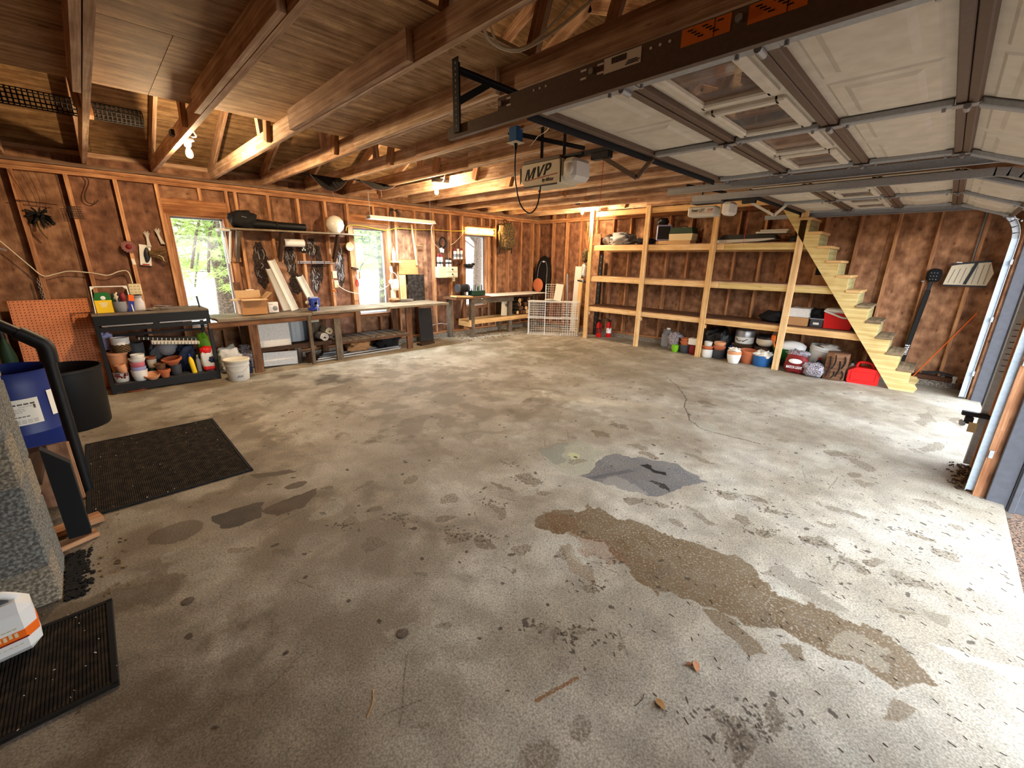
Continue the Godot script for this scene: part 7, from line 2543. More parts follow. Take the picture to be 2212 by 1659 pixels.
	lump(st, Vector3(0.015, 0, 0.012), Vector3(0.03, 0.09, 0.016), 0.1, 1.0, 7, 14, 10)
	part(pk, "blister", st, M.steel_dark)
	st = sf()
	bx(st, Vector3(0, -0.115, 0.0025), Vector3(0.07, 0.015, 0.001))
	part(pk, "red_print", st, M.ink_red)
	for e in [[Vector3(-7.40, 1.76, 0.06), "frayed white rope bundle above the blister pack", 0.0], [Vector3(-7.285, 1.80, 0.05), "coiled white rope hanging next to the window", 0.15]]:
		st = sf()
		for i in 7:
			tube(st, smooth([Vector3((i - 3) * 0.009, 0.06 + 0.01 * (i % 3), 0.004 * i), Vector3((i - 3) * 0.003, 0.0, 0.012), Vector3((i - 3) * 0.006 + e[2] * 0.2, -0.11, 0.006)], 4), 0.004, 5)
		one("rope_bundle", st, M.white_dirty, e[1], "rope", e[0])
	var gr := thing("dried_grass", "tied bunch of dry brown grass on the wall beside the window", "dried plant", Vector3(-7.36, 1.57, 0.09))
	st = sf()
	for i in 70:
		var a := r.randf_range(-0.75, 0.55)
		var L := r.randf_range(0.1, 0.2)
		tube(st, [Vector3(-0.06, r.randf_range(-0.02, 0.03), r.randf_range(-0.01, 0.03)), Vector3(-0.06 + L * cos(a), L * sin(a), r.randf_range(0.0, 0.05))], r.randf_range(0.0015, 0.003), 4)
	stuff(part(gr, "stems", st, M.straw))
	part(gr, "tie", wire([Vector3(0.02, -0.02, 0.04), Vector3(0.06, -0.04, 0.05), Vector3(0.07, -0.09, 0.04)], 0.004), M.ivory)
	st = sf()
	bx(st, Vector3(0, 0, 0.006), Vector3(0.03, 0.07, 0.01), Basis(Vector3.BACK, 0.15))
	one("paper_tag", st, M.paper, "white paper tag pinned below the metal flower", "tag", Vector3(-7.585, 1.47, 0.092))
	st = sf()
	bx(st, Vector3(0, 0, 0), Vector3(0.07, 0.02, 0.01), Basis(Vector3.BACK, -0.5))
	one("metal_strip", st, M.steel, "short bright metal strip nailed to the wall", "strip", Vector3(-8.62, 1.59, 0.096))
	# right of the middle window
	st = sf()
	bx(st, Vector3(0, 0, 0.05), Vector3(0.17, 0.03, 0.11), Basis(), 0.003)
	one("small_ledge", st, M.pine_b, "small pine ledge carrying a white bottle", "ledge", Vector3(-4.0, 1.50, 0.092))
	bottle("white_bottle", "white bottle on the small pine ledge", Vector3(-4.03, 1.516, 0.145), 0.032, 0.23, M.white, M.grey)
	part(get_node("small_ledge"), "nail", wire([Vector3(0, 0.02, 0.01), Vector3(0, 0.03, 0.02)], 0.002), M.steel)
	one("hanging_wire", wire([Vector3(0.0, 0.66, 0), Vector3(-0.02, 0.5, 0.0), Vector3(0.03, 0.3, 0.01), Vector3(0.0, 0.15, 0.01), Vector3(0.02, 0.0, 0.0)], 0.004), M.rust, "thin rusty wire hanging above the white bottle", "wire", Vector3(-4.02, 1.77, 0.10))
	var wj := thing("hanging_pail", "white plastic pail hanging by its handle beside the middle window", "pail", Vector3(-4.06, 1.0, 0.17))
	part(wj, "pail", pot_shape(0.075, 0.06, 0.14), M.white)
	st = sf()
	bx(st, Vector3(-0.02, 0.155, 0), Vector3(0.16, 0.07, 0.12), Basis(Vector3.BACK, 0.1), 0.02)
	part(wj, "scoop", st, M.white)
	part(wj, "bail", wire([Vector3(-0.08, 0.17, 0.02), Vector3(-0.07, 0.27, 0), Vector3(-0.02, 0.32, -0.02), Vector3(0.04, 0.27, 0), Vector3(0.05, 0.17, 0.02)], 0.005), M.white)
	st = sf()
	bx(st, Vector3(-0.04, 0.37, -0.03), Vector3(0.045, 0.10, 0.03), Basis(Vector3.BACK, 0.1), 0.006)
	part(wj, "tag", st, M.paper)
	st = sf()
	lathe(st, [Vector2(0, 0), Vector2(0.045, 0), Vector2(0.045, 0.13), Vector2(0.035, 0.145), Vector2(0, 0.145)], Vector3.ZERO, 16)
	one("cream_tin", st, M.cream, "cream tin on a bracket below the hanging pail", "tin", Vector3(-4.09, 0.86, 0.15))
	st = sf()
	bx(st, Vector3(0, 0, 0.06), Vector3(0.14, 0.03, 0.14))
	one("small_ledge", st, M.stud, "small wooden bracket under the cream tin", "ledge", Vector3(-4.08, 0.842, 0.092))
	var pb := thing("brown_pegboard", "small tan pegboard hanging right of the middle window", "pegboard", Vector3(-3.725, 1.27, 0.108))
	pegs(pb, 0.40, 0.275, 0.028, M.pegboard_brown, 0.0)
	st = sf()
	bx(st, Vector3(0, 0.22, 0), Vector3(0.13, 0.45, 0.014))
	var sc := one("ruled_board", st, M.pine_b, "narrow pine board with carved lines below the tan pegboard", "board", Vector3(-3.86, 0.82, 0.105))
	st = sf()
	for i in 8:
		tube(st, [Vector3(-0.04 + 0.01 * i, 0.05 + 0.045 * i, 0.0075), Vector3(0.05 - 0.008 * i, 0.09 + 0.04 * i, 0.0075)], 0.0015, 4)
	stuff(part(sc, "carved_lines", st, M.dark_wood))
	st = sf()
	bx(st, Vector3(0, 0.24, 0), Vector3(0.36, 0.49, 0.012))
	one("dark_sheet", st, M.dark_sheet, "dark stained sheet propped on the bench against the wall", "sheet", Vector3(-3.58, 0.785, 0.125))
	st = sf()
	bx(st, Vector3(0, 0.32, 0), Vector3(0.30, 0.66, 0.015), Basis(Vector3.RIGHT, -0.08))
	one("slate_board", st, M.slate, "dark slate coloured board leaning under the bench end", "board", Vector3(-3.52, 0.0, 0.30))
	st = sf()
	bx(st, Vector3(0, 0.03, 0), Vector3(0.26, 0.035, 0.10))
	one("board_scrap", st, M.grey_wood, "short grey board on the bench under the carved board", "board", Vector3(-3.86, 0.782, 0.19))
	st = sf()
	beam(st, Vector3(-0.03, 0.72, 0.0), Vector3(0.03, 0.0, 0.02), 0.03, 0.016, Vector3.BACK)
	one("pine_stick", st, M.pine_b, "long thin pine stick leaning across the studs", "stick", Vector3(-3.58, 1.44, 0.11))
	st = sf()
	rod(st, Vector3(-0.06, 0, 0), Vector3(0.06, 0, 0), 0.014, 10)
	one("wooden_dowel", st, M.straw, "short dowel handle on the wall beside the pine stick", "dowel", Vector3(-3.46, 1.79, 0.11))
	st = sf()
	for i in 7:
		tube(st, smooth([Vector3(-0.16 + 0.02 * i, -0.06, 0.01 * (i % 3)), Vector3(-0.08, 0.03 + 0.008 * i, 0.02), Vector3(0.05, 0.05 - 0.01 * i, 0.02), Vector3(0.16 - 0.02 * i, -0.05, 0.01)], 4), 0.003, 4)
	one("wire_bundle", st, M.steel_dark, "bundle of thin wires tucked under the top plate", "wire", Vector3(-3.92, 2.33, 0.08))
	# spray cans and drawer cabinet
	var dc := thing("drawer_cabinet", "small cream two-drawer cabinet hung between studs", "cabinet", Vector3(-2.88, 1.21, 0.10))
	st = sf()
	bx(st, Vector3(0, 0.10, 0.05), Vector3(0.47, 0.21, 0.12), Basis(), 0.003)
	part(dc, "case", st, M.cream)
	for k in 2:
		st = sf()
		bx(st, Vector3(0.09, 0.055 + k * 0.095, 0.115), Vector3(0.27, 0.085, 0.012), Basis(), 0.003)
		var dr := part(dc, "drawer", st, M.ivory)
		st = sf()
		rod(st, Vector3(0.09, 0.06 + k * 0.095, 0.12), Vector3(0.09, 0.06 + k * 0.095, 0.138), 0.014, 10)
		part(dr, "knob", st, M.black)
	for e in [[-3.075, M.white, M.red_dark, 0.24, "white spray can with maroon cap on the drawer cabinet, at the stud side"], [-3.005, M.white_dirty, M.red_dark, 0.24, "pale spray can with maroon cap beside the first on the drawer cabinet"], [-2.87, M.foam, M.black, 0.17, "short silver can with black cap on the drawer cabinet"], [-2.795, M.foam, M.black_soft, 0.165, "short silver can with charcoal cap at the cabinet's right end"]]:
		var c := can(e[4], Vector3(e[0], 1.417, 0.16), 0.03, e[3], e[1], e[2], "spray cans on the wall")
		st = sf()
		lathe(st, [Vector2(0.0306, 0.05), Vector2(0.0306, 0.09)], Vector3.ZERO, 14)
		part(c, "label_band", st, M.grey_dark)
	st = sf()
	bx(st, Vector3(0, 0, 0.05), Vector3(0.30, 0.02, 0.12))
	one("small_ledge", st, M.bench_wood, "wooden ledge with three spray cans left of the corner window", "ledge", Vector3(-2.58, 1.555, 0.092))
	for e in [[-2.66, M.white, M.red_dark, 0.20, "white spray can with red cap on the wooden ledge"], [-2.585, M.foam, M.white_dirty, 0.20, "silver spray can with white cap in the middle of the wooden ledge"], [-2.50, M.foam, M.red_dark, 0.22, "tall silver spray can with dark red cap on the wooden ledge"]]:
		var c := can(e[4], Vector3(e[0], 1.566, 0.15), 0.032, e[3], e[1], e[2], "spray cans on the wall")
		st = sf()
		lathe(st, [Vector2(0.0326, 0.04), Vector2(0.0326, 0.10)], Vector3.ZERO, 14)
		part(c, "label_band", st, M.grey)
	var cl := thing("cable_coil", "coil of black cable with a white tag on the wall", "cable", Vector3(-2.94, 1.87, 0.12))
	st = sf()
	for i in 9:
		var ring := []
		for j in 17:
			var a := TAU * j / 16
			ring.append(Vector3(cos(a) * (0.07 + 0.006 * (i % 4)), sin(a) * (0.09 + 0.007 * (i % 3)), 0.008 * (i % 5) + 0.012 * sin(a + i)))
		tube(st, ring, 0.006, 5)
	part(cl, "loops", st, M.black)
	st = sf()
	bx(st, Vector3(-0.05, -0.14, 0.03), Vector3(0.07, 0.08, 0.002), Basis(Vector3.BACK, 0.4))
	bx(st, Vector3(-0.02, -0.15, 0.033), Vector3(0.06, 0.07, 0.002), Basis(Vector3.BACK, -0.2))
	part(cl, "tag", st, M.paper)
	# hanging duck decoy in front of the corner window
	var dk := thing("duck_decoy", "dark hanging bird decoy in front of the corner window", "decoy", Vector3(-2.30, 1.43, 0.16))
	st = sf()
	lump(st, Vector3(0, 0, 0), Vector3(0.10, 0.045, 0.05), 0.15, 1.5, 95, 16, 10)
	lump(st, Vector3(0.10, 0.035, 0), Vector3(0.045, 0.028, 0.03), 0.1, 1.5, 96, 12, 8)
	lump(st, Vector3(-0.10, 0.02, 0), Vector3(0.05, 0.025, 0.04), 0.1, 1.5, 97, 12, 8)
	part(dk, "body", st, M.black_soft)
	for k in [0.06, 0.10]:
		part(dk, "cord", wire([Vector3(k, 0.04, 0), Vector3(k, 0.14, 0), Vector3(k + 0.005, 0.23, -0.02)], 0.005), M.black)
	part(dk, "weight_line", wire([Vector3(0.05, -0.03, 0), Vector3(0.09, -0.09, 0), Vector3(0.09, -0.16, 0)], 0.005), M.black)
	# camouflage backpack
	var bp := thing("camo_backpack", "camouflage backpack hanging on the wall near the corner", "backpack", Vector3(-1.27, 1.80, 0.12))
	st = sf()
	lump(st, Vector3(0, 0.25, 0.08), Vector3(0.21, 0.28, 0.11), 0.10, 1.4, 100, 26, 18, -0.98, 0.75)
	part(bp, "bag_body", st, M.camo)
	st = sf()
	lump(st, Vector3(0.01, 0.13, 0.16), Vector3(0.15, 0.13, 0.06), 0.12, 1.5, 101, 20, 12, -0.98, 0.75)
	part(bp, "front_pocket", st, M.camo)
	for k in [-0.20, 0.17]:
		part(bp, "strap", wire([Vector3(k, 0.42, 0.06), Vector3(k - 0.02, 0.2, 0.12), Vector3(k, -0.10, 0.06)], 0.012), M.black_soft)
	part(bp, "loop", wire([Vector3(-0.04, 0.52, 0.05), Vector3(-0.03, 0.60, 0.02), Vector3(0.04, 0.60, 0.02), Vector3(0.05, 0.52, 0.05)], 0.008), M.black_soft)
	st = sf()
	bx(st, Vector3(0, 0, 0), Vector3(0.20, 0.11, 0.03), Basis(), 0.003)
	one("wood_hook_block", st, M.pine_b, "orange lit wood block beside the light bar and backpack", "block", Vector3(-1.42, 2.22, 0.24))
	# bench grinder and parts case on the corner bench
	var bg := thing("bench_grinder", "black bench grinder at the end of the corner bench", "grinder", Vector3(-2.62, 0.836, 0.32))
	st = sf()
	bx(st, Vector3(0, 0.012, 0), Vector3(0.20, 0.024, 0.14), Basis(), 0.006)
	bx(st, Vector3(0, 0.06, 0), Vector3(0.06, 0.09, 0.08), Basis(), 0.01)
	part(bg, "pedestal", st, M.black)
	st = sf()
	rod(st, Vector3(-0.09, 0.16, 0), Vector3(0.09, 0.16, 0), 0.075, 18)
	part(bg, "motor", st, M.black_soft)
	for k in [-1, 1]:
		st = sf()
		rod(st, Vector3(k * 0.10, 0.16, 0), Vector3(k * 0.14, 0.16, 0), 0.085, 20)
		part(bg, "wheel_guard", st, M.grey_dark)
	var pc := thing("parts_case", "dark green case crowded with small tools before the corner window", "case", Vector3(-2.26, 0.842, 0.34))
	st = sf()
	bx(st, Vector3(0, 0.05, 0), Vector3(0.34, 0.10, 0.18), Basis(), 0.008)
	part(pc, "case_body", st, M.green_dark)
	for i in 9:
		st = sf()
		rod(st, Vector3(-0.14 + i * 0.036, 0.10, 0.03 * sin(i * 2.0)), Vector3(-0.14 + i * 0.036, 0.15 + 0.07 * absf(sin(i * 1.7)), 0.03 * sin(i * 2.0)), 0.013, 8, 0.009)
		part(pc, "tool_handle", st, [M.black, M.grey, M.green, M.grey_dark][i % 4])
	# dark felt hanging between the joists and other things under the ceiling
	for e in [[Vector3(-5.60, 2.54, 1.35), 0.24, 0.17, "dark felt flap sagging between joists with frayed edge, the larger one"], [Vector3(-4.98, 2.535, 1.45), 0.26, 0.09, "smaller dark felt flap sagging between joists"]]:
		var ff := thing("felt_flap", e[3], "felt", e[0])
		st = sf()
		var w: float = e[1]
		var h: float = e[2]
		for i in 12:
			var a0 := -1.0 + 2.0 * i / 12
			var a1 := -1.0 + 2.0 * (i + 1) / 12
			var y0 := -h * (1.0 - a0 * a0)
			var y1 := -h * (1.0 - a1 * a1)
			quad(st, Vector3(a0 * w, 0.03, -0.12), Vector3(a1 * w, 0.03, -0.12), Vector3(a1 * w, y1, 0.1), Vector3(a0 * w, y0, 0.1), Vector3(0, 0.4, 1).normalized())
			quad(st, Vector3(a0 * w, 0.036, -0.12), Vector3(a1 * w, 0.036, -0.12), Vector3(a1 * w, y1 + 0.006, 0.1), Vector3(a0 * w, y0 + 0.006, 0.1), Vector3(0, -0.4, -1).normalized())
		part(ff, "sheet", st, M.felt)
		var ed := []
		for i in 13:
			var a := -1.0 + 2.0 * i / 12
			ed.append(Vector3(a * w, -h * (1.0 - a * a), 0.1))
		st = sf()
		tube(st, ed, 0.002, 5)
		tube(st, smooth([Vector3(0.02, -h, 0.1), Vector3(0.03, -h - 0.05, 0.1), Vector3(0.025, -h - 0.09, 0.1)], 3), 0.004, 5)
		part(ff, "frayed_edge", st, M.petal)
	var ms := thing("mesh_roll", "dark roll of wire gutter mesh lying across the joists", "mesh roll", Vector3(-8.0, 2.74, 1.75))
	st = sf()
	for i in 46:
		var ring := []
		for j in 11:
			var a := TAU * j / 10
			ring.append(Vector3(-0.75 + i * 0.03, sin(a) * 0.065, cos(a) * 0.075))
		tube(st, ring, 0.004, 4)
	for j in 12:
		var a := TAU * j / 12
		tube(st, [Vector3(-0.75, sin(a) * 0.065, cos(a) * 0.075), Vector3(0.60, sin(a) * 0.065, cos(a) * 0.075)], 0.004, 4)
	part(ms, "wire_mesh", st, M.black_soft)
	one("loose_cable", wire([Vector3(-6.50, 2.66, 5.45), Vector3(-6.42, 2.58, 5.42), Vector3(-6.28, 2.56, 5.48), Vector3(-6.20, 2.62, 5.66), Vector3(-6.16, 2.70, 5.85)], 0.008), M.cable, "thick pale cable looping below the loft over the near door track", "cable")
	one("loose_cable", wire([Vector3(-6.44, 2.64, 5.44), Vector3(-6.36, 2.565, 5.44), Vector3(-6.25, 2.58, 5.54), Vector3(-6.20, 2.70, 5.75)], 0.006), M.cable, "thin pale cable alongside the thick looping one", "cable")
	one("bell_wire", wire([Vector3(-6.02, 2.522, 4.55), Vector3(-5.95, 2.515, 4.85), Vector3(-5.75, 2.505, 5.15), Vector3(-5.42, 2.49, 4.95), Vector3(-5.31, 2.49, 4.75), Vector3(-5.27, 2.48, 4.68), Vector3(-5.26, 2.45, 4.62)], 0.003), M.cable, "thin bell wire strung under the joists to the grey opener", "cable")
	var bo := thing("ceiling_outlet", "blue plastic outlet box on a joist with a black cord plugged in", "outlet", Vector3(-5.371, 2.44, 4.62))
	st = sf()
	bx(st, Vector3(-0.06, 0.055, 0), Vector3(0.07, 0.11, 0.09), Basis(), 0.005)
	part(bo, "box", st, M.blue_pot)
	st = sf()
	bx(st, Vector3(-0.06, 0.0, 0), Vector3(0.09, 0.006, 0.11))
	part(bo, "cover_plate", st, M.ivory)
	st = sf()
	rod(st, Vector3(-0.06, 0.0, 0), Vector3(-0.06, -0.05, 0), 0.016, 8, 0.010)
	part(bo, "plug", st, M.black)
	part(bo, "cord", wire([Vector3(-0.06, -0.05, 0), Vector3(-0.07, -0.25, 0.01), Vector3(-0.04, -0.44, 0.04), Vector3(0.03, -0.51, 0.08), Vector3(0.10, -0.45, 0.10), Vector3(0.16, -0.29, 0.08)], 0.006), M.black)

# ---------------------------------------------------------------- far corner
func grid_panel(parent: Node3D, o: Vector3, u: Vector3, v: Vector3) -> void:
	var st := sf()
	for i in 8:
		var k := i / 7.0
		var rr := 0.0035 if i == 0 or i == 7 else 0.0022
		rod(st, o + u * k, o + u * k + v, rr, 4)
		rod(st, o + v * k, o + v * k + u, rr, 4)
	part(parent, "grid_panel", st, M.white)

func far_corner() -> void:
	var st: SurfaceTool
	var t := thing("wire_cubes", "white wire grid cube shelving on the floor by the corner", "wire shelf", Vector3(-1.36, 0, 1.0))
	var e1 := Vector3(0.223, 0, 0.28)
	var e2 := Vector3(0.28, 0, -0.223)
	var up := Vector3(0, 0.355, 0)
	for lv in 2:
		for i in 4:
			grid_panel(t, e1 * i + up * lv, e2, up)
		for i in 3:
			grid_panel(t, e1 * i + e2 + up * lv, e1, up)
	for lv in 3:
		for i in 3:
			grid_panel(t, e1 * i + up * lv, e1, e2)
	grid_panel(t, e1 * 2.0, e1, up)
	grid_panel(t, e1 * 0.0 + up, e1, up)
	grid_panel(t, e1 * 2.0 + up, e1, up)
	grid_panel(t, e1 * 1.0 + up * 2.0 + e2, e1, up)
	grid_panel(t, e1 * 1.0 + up * 2.0, e2, up)
	for lv in 3:
		for i in 4:
			st = sf()
			lathe(st, [Vector2(0, -0.012), Vector2(0.016, -0.008), Vector2(0.018, 0), Vector2(0.016, 0.008), Vector2(0, 0.012)], e1 * i + up * lv + Vector3(0, 0.012, 0), 10)
			part(t, "connector", st, M.white)
	st = sf()
	lathe(st, [Vector2(0, 0), Vector2(0.06, 0), Vector2(0.14, 0.025), Vector2(0.13, 0.027), Vector2(0.05, 0.008), Vector2(0, 0.008)], Vector3.ZERO, 24)
	one("white_plate", st, M.white, "shallow white dish on the wire cubes", "dish", Vector3(-0.86, 0.717, 1.20))
	st = sf()
	bx(st, Vector3(0, 0.18, 0), Vector3(0.16, 0.36, 0.02), Basis(Vector3.BACK, -0.16) * Basis(Vector3.RIGHT, -0.1))
	one("white_card", st, M.ivory, "small leaning white card sheet on the wire cubes", "card", Vector3(-0.80, 0.72, 1.36), -0.7)
	one("wire_loop", wire([Vector3(-0.1, 0.0, 0), Vector3(-0.12, 0.2, 0), Vector3(-0.04, 0.34, 0), Vector3(0.08, 0.33, 0), Vector3(0.12, 0.2, 0), Vector3(0.08, 0.0, 0)], 0.005), M.straw, "tan wire loop standing behind the small white card sheet", "loop", Vector3(-0.72, 0.72, 1.15), -0.8)
	st = sf()
	rod(st, Vector3(0, 0, 0), Vector3(-0.03, 1.28, -0.05), 0.02, 12)
	one("steel_pipe", st, M.steel, "upright steel pipe leaning behind the wire cubes", "pipe", Vector3(-0.22, 0, 1.20))
	st = sf()
	bx(st, Vector3(0, 0.72, 0), Vector3(0.02, 1.44, 0.17), Basis(Vector3.BACK, -0.06))
	one("white_board", st, M.foam, "tall white board leaning on the back wall", "board", Vector3(-0.24, 0.01, 1.42))
	st = sf()
	bx(st, Vector3(0, 0.6, 0), Vector3(0.03, 1.2, 0.09), Basis(Vector3.BACK, -0.05))
	one("tan_board", st, M.pine_b, "tan board leaning beside the tall white board", "board", Vector3(-0.36, 0.0, 1.60))
	st = sf()
	bx(st, Vector3(0, 1.05, 0), Vector3(0.014, 2.1, 0.26), Basis(Vector3.BACK, -0.03))
	one("plywood_strip", st, M.ply_b, "tall plywood strip leaning behind the first shelf post", "board", Vector3(-0.20, 0.02, 1.80))
	var dr := thing("ladder_rail", "tall black metal rail with bolts leaning behind the shelf", "rail", Vector3(-0.22, 0.0, 2.0))
	st = sf()
	bx(st, Vector3(0, 0.85, 0), Vector3(0.04, 1.7, 0.07), Basis(Vector3.BACK, -0.03), 0.004)
	part(dr, "rail", st, M.black)
	st = sf()
	for i in 14:
		rod(st, Vector3(-0.045 + i * 0.0035, 0.16 + i * 0.115, 0.0), Vector3(-0.018 + i * 0.0035, 0.16 + i * 0.115, 0.0), 0.008, 6)
	stuff(part(dr, "bolts", st, M.steel))
	# sled standing on the corner bench
	var sl := thing("plastic_sled", "black plastic sled standing upright in the corner", "sled", Vector3(-0.24, 0.842, 0.37))
	sl.rotation.z = -0.10
	var pr := [Vector2(-0.24, 0.0), Vector2(0.24, 0.0), Vector2(0.25, 0.35), Vector2(0.20, 0.62), Vector2(0.13, 0.78), Vector2(0.0, 0.84), Vector2(-0.13, 0.78), Vector2(-0.20, 0.62), Vector2(-0.25, 0.35)]
	st = sf()
	prism(st, pr, 0.05, Transform3D(Basis(Vector3(0, 0, 1), Vector3(0, 1, 0), Vector3(-1, 0, 0)), Vector3(0.03, 0, 0)))
	part(sl, "shell", st, M.black)
	for k in [-1, 1]:
		part(sl, "runner", wire([Vector3(-0.025, 0.05, k * 0.15), Vector3(-0.028, 0.5, k * 0.14), Vector3(-0.028, 0.68, k * 0.08), Vector3(-0.025, 0.72, 0.0)], 0.006), M.grey)
	st = sf()
	lathe(st, [Vector2(0, 0.003), Vector2(0.028, 0.002), Vector2(0.03, 0)], Vector3(-0.021, 0.70, 0.0), 14, Basis(Vector3(0, 1, 0), Vector3(-1, 0, 0), Vector3(0, 0, 1)), 0.7, 1.2)
	part(sl, "logo", st, M.ink_white)
	st = sf()
	lathe(st, [Vector2(0, 0.012), Vector2(0.10, 0.02), Vector2(0.15, 0.0), Vector2(0.16, 0.0), Vector2(0.10, 0.03), Vector2(0, 0.022)], Vector3(0, 0.155, 0), 24, Basis(Vector3(0, 1, 0), Vector3(-1, 0.15, 0).normalized(), Vector3(0, 0, 1)))
	one("orange_disc", st, M.terracotta, "orange round disc leaning against the black sled", "disc", Vector3(-0.36, 0.842, 0.36))
	# drawn panel and firewood under the corner bench
	var dp := thing("eye_painting", "cream board with a painted dark eye under the corner bench", "painting", Vector3(-1.55, 0.37, 0.46), 0.35)
	st = sf()
	bx(st, Vector3(0, 0.19, 0), Vector3(0.32, 0.38, 0.012), Basis(Vector3.BACK, -0.12))
	part(dp, "panel", st, M.ivory)
	st = sf()
	tube(st, smooth([Vector3(0.0, 0.22, 0.008), Vector3(0.05, 0.25, 0.008), Vector3(0.10, 0.22, 0.008), Vector3(0.13, 0.20, 0.008)], 4), 0.008, 6)
	tube(st, smooth([Vector3(0.03, 0.20, 0.008), Vector3(0.08, 0.21, 0.008), Vector3(0.11, 0.19, 0.008)], 4), 0.010, 6)
	tube(st, smooth([Vector3(-0.12, 0.35, 0.008), Vector3(0.0, 0.33, 0.008), Vector3(0.12, 0.33, 0.008)], 4), 0.006, 6)
	part(dp, "painted_eye", st, M.ink)
	var k := 0
	for row in 4:
		for i in 4:
			var lg := thing("firewood_log", "round of firewood stacked on the rails under the corner bench", "log", Vector3(-1.16 + i * 0.115 + (0.05 if row % 2 else 0.0), 0.365 + 0.048 + row * 0.092, 0.32 + 0.03 * sin(k * 3.3)), 0.15 * sin(k * 1.9), "firewood under the corner bench")
			var rr := 0.043 + 0.010 * absf(sin(k * 2.7))
			st = sf()
			rod(st, Vector3(0, 0, -0.16), Vector3(0, 0, 0.16), rr, 10, rr * 0.95)
			part(lg, "bark", st, M.bark)
			st = sf()
			lathe(st, [Vector2(rr * 0.9, 0), Vector2(rr * 0.86, 0.003), Vector2(0, 0.003)], Vector3(0, 0, 0.1595), 10, Basis(Vector3(1, 0, 0), Vector3(0, 0, 1), Vector3(0, -1, 0)))
			part(lg, "cut_end", st, M.bench_wood if k % 3 else M.pine_b)
			k += 1
	# rope and straps hanging at the first shelf post
	one("orange_rope", wire([Vector3(0, 0.0, 0), Vector3(-0.01, -0.15, 0.01), Vector3(0.0, -0.3, -0.02), Vector3(-0.015, -0.42, 0.0), Vector3(0.0, -0.5, -0.01)], 0.007), M.orange, "orange rope hanging on the first shelf post", "rope", Vector3(-0.79, 2.31, 2.02))
	one("orange_rope", wire([Vector3(0.02, 0.0, 0), Vector3(0.01, -0.2, 0.01), Vector3(0.01, -0.36, 0.0), Vector3(0.01, -0.46, 0.01)], 0.006), M.red, "red cord hanging beside the orange rope", "rope", Vector3(-0.785, 2.2, 2.06))
	bag("mesh_bag", "brown mesh bag hanging on the side of the first shelf post", Vector3(-0.73, 1.53, 1.96), Vector3(0.10, 0.26, 0.10), M.camo, 110, 0.0, 0.2)
	bag("plastic_bag", "clear plastic bag hanging below the brown mesh bag", Vector3(-0.73, 1.25, 1.955), Vector3(0.09, 0.27, 0.09), M.foam, 111, 0.0, 0.25)
	var hk := thing("black_clamp", "black clamp hooked on the first shelf post", "clamp", Vector3(-0.74, 1.13, 1.93))
	st = sf()
	bx(st, Vector3(-0.0, 0.03, 0.0), Vector3(0.03, 0.03, 0.24), Basis(Vector3.RIGHT, 0.12), 0.004)
	part(hk, "bar", st, M.black)
	st = sf()
	rod(st, Vector3(-0.02, 0.02, 0.03), Vector3(-0.02, 0.09, 0.03), 0.014, 8)
	part(hk, "jaw", st, M.steel)
	# debris along the wall foot
	st = sf()
	var r := RandomNumberGenerator.new()
	r.seed = 8
	for i in 160:
		var p := Vector3(r.randf_range(-2.9, -0.9), 0.006, r.randf_range(0.16, 0.36) if i < 90 else r.randf_range(0.25, 0.9))
		bx(st, p, Vector3(r.randf_range(0.01, 0.04), 0.008, r.randf_range(0.008, 0.03)), Basis(Vector3.UP, r.randf() * 3.0))
	stuff(one("wood_chips", st, M.straw, "wood chips and flakes scattered on the floor under the corner bench", "wood chips"))

